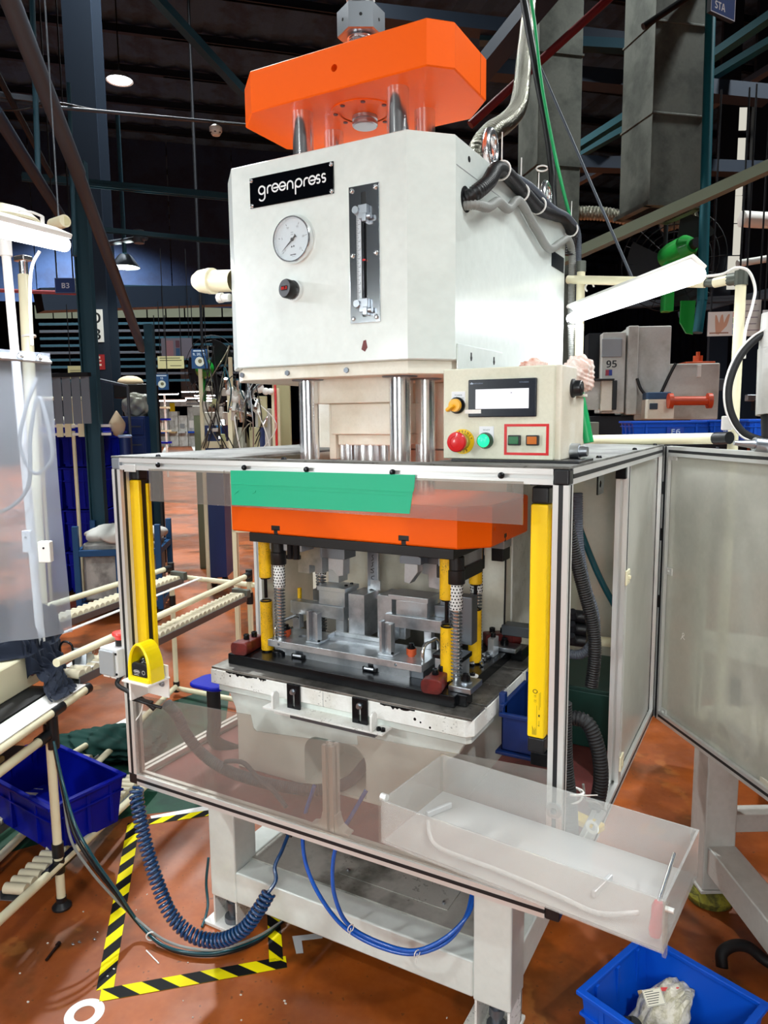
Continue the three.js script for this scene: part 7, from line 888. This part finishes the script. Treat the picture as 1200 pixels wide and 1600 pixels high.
{ // right background
  const a = [0.112, 3.092, -4.673, 0.485, 0.000], o = thing('air_duct', 'large galvanised square air duct coming down from the roof at right', 'duct', [a[0], a[1], a[2]], TURN - .05), w = .42, d = .42;
  const seams = []; const nP = 9; for (let k = 0; k < nP; k++) part('duct_section', box(-w / 2, w / 2, .02 + k * .62, .02 + (k + 1) * .62 - .006, -d, 0, .004), M.galv, o); for (let k = 1; k < nP; k++) part('duct_seam', box(-w / 2 - .008, w / 2 + .008, .012 + k * .62, .026 + k * .62, -d - .008, .008, .002), M.galv, o); part('duct_top', box(-w / 2, w / 2, .02 + nP * .62, CEIL - a[1] - .05, -d, 0), M.galv, o);
  const gr = part('outlet_grille', [box(-w / 2 - .03, w / 2 + .03, -.01, .02, -d - .03, -d + .03), box(-w / 2 - .03, w / 2 + .03, -.01, .02, -.03, .03), box(-w / 2 - .03, -w / 2 + .03, -.01, .02, -d, 0), box(w / 2 - .03, w / 2 + .03, -.01, .02, -d, 0)], M.galv, o); for (let k = 0; k < 13; k++) part('grille_bar', box(-w / 2 + .03, w / 2 - .03, -.006, .01, -d + .05 + k * .028, -d + .056 + k * .028).toNonIndexed(), M.darkSteel, gr);
  const b = [-0.910, 2.562, -5.182, 0.293, 0.000], o2 = thing('air_duct', 'second galvanised air duct, half hidden behind the green and black cables', 'duct', [b[0], 1.9, b[2]], TURN - .05); for (let k = 0; k < 9; k++) part('duct_section', box(-.2, .2, k * .9, k * .9 + .89, -.42, 0, .004), M.galv, o2); for (let k = 1; k < 9; k++) part('duct_seam', box(-.21, .21, k * .9 - .012, k * .9 + .004, -.43, .01), M.galv, o2);
  pipeT('teal_pipe', 'vertical teal pipe running down beside the large air duct', [0.286, 4.676, -4.772], [0.351, 2.361, -4.468], .036, M.tealPipe); pipeT('teal_pipe', 'lower end of the vertical teal pipe behind the tube lamp', [0.351, 2.361, -4.468], [0.335, 2.135, -4.426], .034, M.tealPipe);
  const dg = (l, p, q, w_, m, g) => beam('roof_beam', l, 'beam', p, q, w_, w_ * .7, m, g);
  dg('pale green-grey beam slanting up to the right edge below the duct', [-0.398, 2.517, -3.384], [0.886, 2.961, -3.469], .085, S(0x77806c, .5, .2));
  dg('teal beam slanting up to the duct, upper of two', [-1.616, 4.794, -8.116], [-0.687, 5.141, -7.99], .11, M.tealPipe, 'teal beams at right'); dg('teal beam slanting up to the duct, lower of two', [-1.682, 4.864, -8.55], [-0.756, 5.143, -8.414], .1, M.tealPipe, 'teal beams at right'); dg('teal beam slanting up to the right edge, top one', [0.006, 5.244, -7.467], [0.632, 5.398, -7.146], .11, M.tealPipe, 'teal beams at right'); dg('teal beam slanting up to the right edge, second from the top', [-0.009, 5.243, -7.92], [0.628, 5.36, -7.599], .1, M.tealPipe, 'teal beams at right');
  dg('pale slim beam slanting up behind the duct', [-1.837, 4.701, -9.132], [-0.789, 4.88, -8.587], .09, M.greySteel, 'slim pale beams'); dg('pale slim beam slanting up right of the teal pipe', [-0.122, 5.351, -9.026], [0.618, 5.375, -8.288], .1, M.greySteel, 'slim pale beams');
  dg('dark navy beam crossing above the foil duct, higher one', [-3.336, 5.867, -5.934], [-0.615, 5.484, -7.389], .2, M.navy, 'navy roof beams'); dg('dark navy beam crossing right of the orange crown', [-2.221, 5.634, -6.635], [-0.564, 5.413, -7.291], .14, M.tealSteel, 'navy roof beams'); dg('dark navy beam crossing behind the second duct', [-2.181, 5.35, -6.73], [0.545, 5.027, -8.196], .22, M.navy, 'navy roof beams'); dg('blue-grey beam running up to the top edge beside the black cable', [-1.465, 4.337, -4.673], [-0.654, 4.478, -3.991], .16, M.navy, 'navy roof beams'); dg('dark beam running along behind the fan', [-1.678, 4.661, -8.062], [0.543, 4.559, -9.28], .2, M.navy, 'navy roof beams');
  pipeT('red_pipe', 'long red sprinkler pipe slanting up above the foil duct', [-1.166, 3.625, -3.812], [-0.315, 4.546, -4.419], .03, M.redPipe); pipeT('dark_pipe', 'dark hose pipe passing in front of the duct top', [-0.061, 4.149, -4.156], [0.211, 4.359, -4.338], .022, M.black);
  pipeT('stay_rod', 'thin grey stay rod slanting down to the pipe stand', [-0.374, 3.491, -2.848], [0.272, 2.172, -2.321], .007, M.greySteel);
  hose('foil_pipe', 'flexible silver pipe lying level behind the second duct', [[-0.925, 3.354, -5.404], [-0.625, 3.345, -5.57], [-0.321, 3.279, -5.729]], .062, M.foil, { corr: true, pitch: .03, rad: 14 }); hose('foil_pipe', 'flexible silver pipe end under the large duct', [[-0.144, 3.238, -5.821], [-0.021, 3.276, -5.895], [0.128, 3.321, -5.869]], .065, M.foil, { corr: true, pitch: .03, rad: 14 }); hose('foil_pipe', 'pale insulated pipe at the right edge below the beams', [[0.469, 3.288, -6.168], [0.629, 3.275, -6.256], [0.879, 3.272, -6.394]], .07, M.paper, { n: 20, rad: 14 }); pipeT('pale_pipe', 'thin pale pipe with a brown band at the right edge', [0.572, 2.581, -4.392], [0.85, 2.63, -4.554], .024, M.whiteOld);
  // bright roof-light strip in the right wall, in panes
  for (const [k, B] of [[1, [-0.195, 6.995, -14.993, 0.246, 0.407]], [2, [-0.183, 6.274, -14.894, 0.234, 0.542]], [3, [-0.181, 5.749, -14.818, 0.222, 0.407]], [4, [-0.174, 5.224, -14.744, 0.222, 0.493]], [5, [-0.163, 4.613, -14.661, 0.222, 0.567]], [6, [-0.154, 3.954, -14.569, 0.209, 0.616]]].values()) { const m = new THREE.Mesh(fin(box(-B[3] / 2, B[3] / 2, 0, B[4], -.03, 0)), glow(0xe6e2d4, .75)); m.position.set(B[0], B[1], B[2]); m.rotation.y = CT - .9; m.rotation.y = CT; m.name = 'window_' + (20 + k); m.userData.kind = 'structure'; scene.add(m); }
  { const B = [-0.069, 3.748, -14.701, 0.447, 0.000]; const m = new THREE.Mesh(fin([box(-.5, -.14, 0, CEIL, -.1, 0), box(.14, .5, 0, CEIL, -.1, 0)]), M.navy); m.position.set(B[0], 0, B[2]); m.rotation.y = CT; m.name = 'window_surround'; m.userData.kind = 'structure'; scene.add(m); }
  sign('station_sign', 'blue sign cut by the top edge, white letters STA', [0.547, 3.505, -2.900, 0.196, 0.209], board(256, 270, '#17408c', (k) => { k.strokeStyle = '#e6ecf4'; k.lineWidth = 6; k.strokeRect(4, 4, 248, 262); k.fillStyle = '#eef2f8'; k.font = 'bold 64px sans-serif'; k.fillText('STA', 40, 240); }), CT + .55);
  // moulding machine
  const m0 = [0.077, 1.303, -4.622, 0.887, 0.000], mo = thing('moulding_machine', 'pale grey moulding machine with number 95 behind the guard at right', 'machine', [m0[0], 0, m0[2]], CT - .12); const LB = (B) => loc(mo, B), pb = (n, B, dd, z0, m, r) => { const L = LB(B); return part(n, box(L[0] - L[3] / 2, L[0] + L[3] / 2, L[1], L[1] + L[4], z0 - dd, z0, r ?? .006), m, mo); };
  pb('tall_cabinet', [-0.019, 1.558, -4.606, 0.306, 0.665], .5, 0, M.machine, .01); pb('corner_pillar', [-0.135, 1.559, -4.542, 0.079, 0.665], .1, .04, M.machine, .01); pb('low_cabinet', [0.171, 1.517, -4.706, 0.616, 0.424], .5, -.02, M.machine, .01); pb('front_cabinet', [-0.218, 1.570, -4.382, 0.174, 0.610], .3, .03, M.machine, .01);
  pb('dark_opening', [-0.372, 1.845, -4.452, 0.113, 0.345], .2, -.1, M.darkSteel); pb('lower_door', [-0.227, 1.589, -4.265, 0.086, 0.238], .05, .08, M.cream); pb('side_door', [-0.313, 1.599, -4.218, 0.119, 0.219], .05, .02, M.machine); pb('black_grille', [-0.161, 1.597, -4.245, 0.033, 0.221], .03, .1, M.black); pb('window', [-0.218, 1.994, -4.329, 0.147, 0.138], .02, .05, S(0x9aa0a6, .2)); pb('black_shelf', [-0.246, 1.815, -4.172, 0.187, 0.014], .2, .15, M.black); pb('control_box', [0.166, 1.524, -4.243, 0.188, 0.146], .2, .25, M.cream); pb('control_screen', [0.154, 1.596, -4.131, 0.058, 0.045], .01, .262, S(0x35414f, .3)); pb('control_head', [0.150, 1.670, -4.255, 0.160, 0.050], .2, .25, S(0x24496f, .4)); pb('machine_base', [0.056, 1.010, -4.567, 0.951, 0.542], .5, -.05, M.darkSteel); pb('green_bucket', [-0.258, 1.370, -3.985, 0.124, 0.137], .2, .2, S(0x7f8478, .5));
  { const L = LB([-0.211, 1.904, -4.320, 0.105, 0.081]); part('number_print', new THREE.PlaneGeometry(L[3], L[4]).translate(L[0], L[1] + L[4] / 2, .0345), S(0xffffff, .5, 0, { map: board(128, 100, '#c9c9c2', (k) => { k.fillStyle = '#23262a'; k.font = 'bold 92px sans-serif'; k.textAlign = 'center'; k.fillText('95', 64, 84); }) }), mo, { uv: true }); const L2 = LB([-0.225, 1.857, -4.305, 0.048, 0.043]); part('logo_plate', [box(L2[0] - L2[3] / 2, L2[0], L2[1], L2[1] + L2[4], .03, .035)], S(0xa83248, .5), mo); part('logo_plate', [box(L2[0], L2[0] + L2[3] / 2, L2[1], L2[1] + L2[4], .03, .035)], S(0x2a3f9a, .5), mo); }
  { const p = LB([0.268, 1.655, -4.088, 0.000, 0.031]), q = LB([0.506, 1.653, -4.220, 0.000, 0.031]); part('orange_tube', [cyl([p[0], p[1], .3], [q[0], q[1], .3], .032, .032, 16), cyl([q[0], q[1], .3], [q[0] + .03, q[1], .3], .055, .055, 18), cyl([p[0], p[1], .3], [p[0] + .03, p[1], .3], .055, .055, 18)], M.orangeTube, mo); const r = LB([0.310, 1.936, -4.844, 0.000, 0.089]); part('orange_valve', [cyl([r[0], r[1], -.15], [r[0], r[1] + .07, -.15], .035, .035, 16), cyl([r[0], r[1] + .07, -.15], [r[0], r[1] + .1, -.15], .014, .014, 10), box(r[0] - .12, r[0] + .1, r[1] - .005, r[1] + .02, -.25, -.05, .004)], M.copper, mo); part('tag_bottle', box(r[0] - .05, r[0] - .02, r[1] - .1, r[1] - .01, .0, .02, .004), M.paper, mo); }
  for (const k of [0, 1]) part('machine_cable', sweep(k ? [LB([0.164, 1.940, -4.649, 0.000, 0.000]), LB([0.163, 1.829, -4.516, 0.000, 0.000]), LB([0.167, 1.722, -4.388, 0.000, 0.000])].map((l) => [l[0], l[1], .02]) : [LB([-0.045, 1.832, -4.401, 0.000, 0.000]), LB([-0.016, 1.756, -4.406, 0.000, 0.000]), LB([0.062, 1.700, -4.326, 0.000, 0.000])].map((l) => [l[0], l[1], .04 + .02]), .012, 16, 6), M.cable, mo);
  // crates in front of it
  const cs = (B, lab) => { const o3 = crate('lettered_crate', lab, [B[0], B[1], B[2]], CT - .1, B[3], B[4], .3, M.blue, 0, 0, 'blue crates before the moulding machine'); part('crate_print', new THREE.PlaneGeometry(B[3] * .22, B[4] * .5).translate(B[3] * .05, B[4] * .4, .152), S(0xffffff, .5, 0, { map: board(64, 40, '#0a3fae', (k) => { k.fillStyle = '#c9d8f4'; k.font = 'bold 34px sans-serif'; k.textAlign = 'center'; k.fillText('E6', 32, 33); }) }), o3, { uv: true }); };
  cs([0.313, 1.423, -3.156, 0.421, 0.096], 'long bright blue crate on the stand before the moulding machine, left one'); cs([0.570, 1.421, -3.241, 0.146, 0.102], 'bright blue crate before the moulding machine, right one'); cs([0.790, 1.417, -2.728, 0.152, 0.111], 'bright blue crate partly hidden behind the right cream post');
  const ct = [0.500, 0.996, -3.197, 0.832, 0.429], cto = thing('crate_stand', 'dark steel stand under the bright blue crates', 'stand', [ct[0], 0, ct[2]], CT - .1); part('stand_top', box(-.45, .45, [0.453, 1.414, -3.232][1] - .03, [0.453, 1.414, -3.232][1] - .002, -.35, .2), M.darkSteel, cto); for (const x of [-.42, .42]) for (const z of [-.3, .15]) part('stand_leg', box(x - .02, x + .02, 0, [0.453, 1.414, -3.232][1] - .03, z - .02, z + .02), M.darkSteel, cto);
  // posters
  const hand = board(320, 220, '#efe6df', (k) => { k.fillStyle = '#d9a184'; k.beginPath(); k.moveTo(70, 30); k.bezierCurveTo(90, 20, 96, 90, 110, 100); k.bezierCurveTo(116, 60, 120, 20, 140, 26); k.bezierCurveTo(150, 60, 150, 90, 156, 100); k.bezierCurveTo(170, 60, 190, 10, 206, 26); k.bezierCurveTo(200, 80, 190, 110, 180, 130); k.lineTo(110, 205); k.lineTo(80, 200); k.bezierCurveTo(70, 120, 66, 60, 70, 30); k.fill(); k.fillStyle = '#a8765e'; k.fillRect(20, 186, 180, 12); [['#c2203c', 8], ['#1f6a3c', 60], ['#3a48a8', 112], ['#1d6ab4', 164]].forEach(([c, y]) => { k.fillStyle = c; k.fillRect(236, y, 80, 44); k.fillStyle = '#dfe6ee'; k.fillRect(248, y + 14, 56, 6); k.fillRect(248, y + 26, 46, 6); }); });
  sign('safety_poster', 'poster with a hand picture and coloured blocks hanging behind the right post', [0.518, 2.089, -4.290, 0.220, 0.163], hand, CT - .15, 1.6);
  const text = board(160, 260, '#e4dcd4', (k) => { k.fillStyle = '#9a8a90'; for (let i = 0; i < 5; i++) k.fillRect(16, 30 + i * 46, 100 + (i * 29) % 40, 7); });
  sign('notice_board', 'tall pale notice sheet just right of the cream post', [0.686, 2.076, -4.267, 0.108, 0.237], text, CT - .15, 1.6); sign('notice_board', 'white notice sheet cut by the right edge', [0.818, 2.085, -4.226, 0.144, 0.148], board(160, 160, '#eef0f4', (k) => { k.fillStyle = '#7a808c'; k.fillRect(20, 10, 20, 8); k.fillRect(24, 40, 60, 10); k.fillRect(24, 70, 60, 8); }), CT - .15, 1.6);
  channel('guide_rail', 'grey horizontal rail in the dark behind the safety poster', 'beam', [-0.591, 2.602, -6.057], [0.864, 2.619, -6.405], .12, .05, M.greySteel); channel('guide_rail', 'second grey rail just under the roof duct at right', 'beam', [-0.047, 2.511, -6.345], [0.86, 2.7, -6.415], .06, .05, M.greySteel);
  single('green_banner', 'green hanging banner behind the tube lamp at right', 'banner', prismZ([[-.05, 0], [-.05, -.16], [.0, -.24], [.05, -.25], [.06, 0]], -.01, .01).rotateY(CT).translate(...[0.219, 2.409, -4.748]), M.green);
  const dk = [0.611, 1.295, -6.532, 0.370, 0.801], dko = thing('dark_machine', 'dim machine in the dark behind the right cream post', 'machine', [dk[0], 0, dk[2]], CT); part('machine_body', box(-.5, .6, 0, 1.5, -.6, 0, .02), M.darkSteel, dko); for (let k = 0; k < 14; k++) part('machine_fitting', cbox([rr(-.4, .4), rr(1.0, 1.9), rr(0, .1)], rr(.04, .12), rr(.03, .12), .06, .006), [M.greySteel, M.steel, M.darkSteel, M.copper][k % 4], dko);
}

renderer.render(scene, camera);
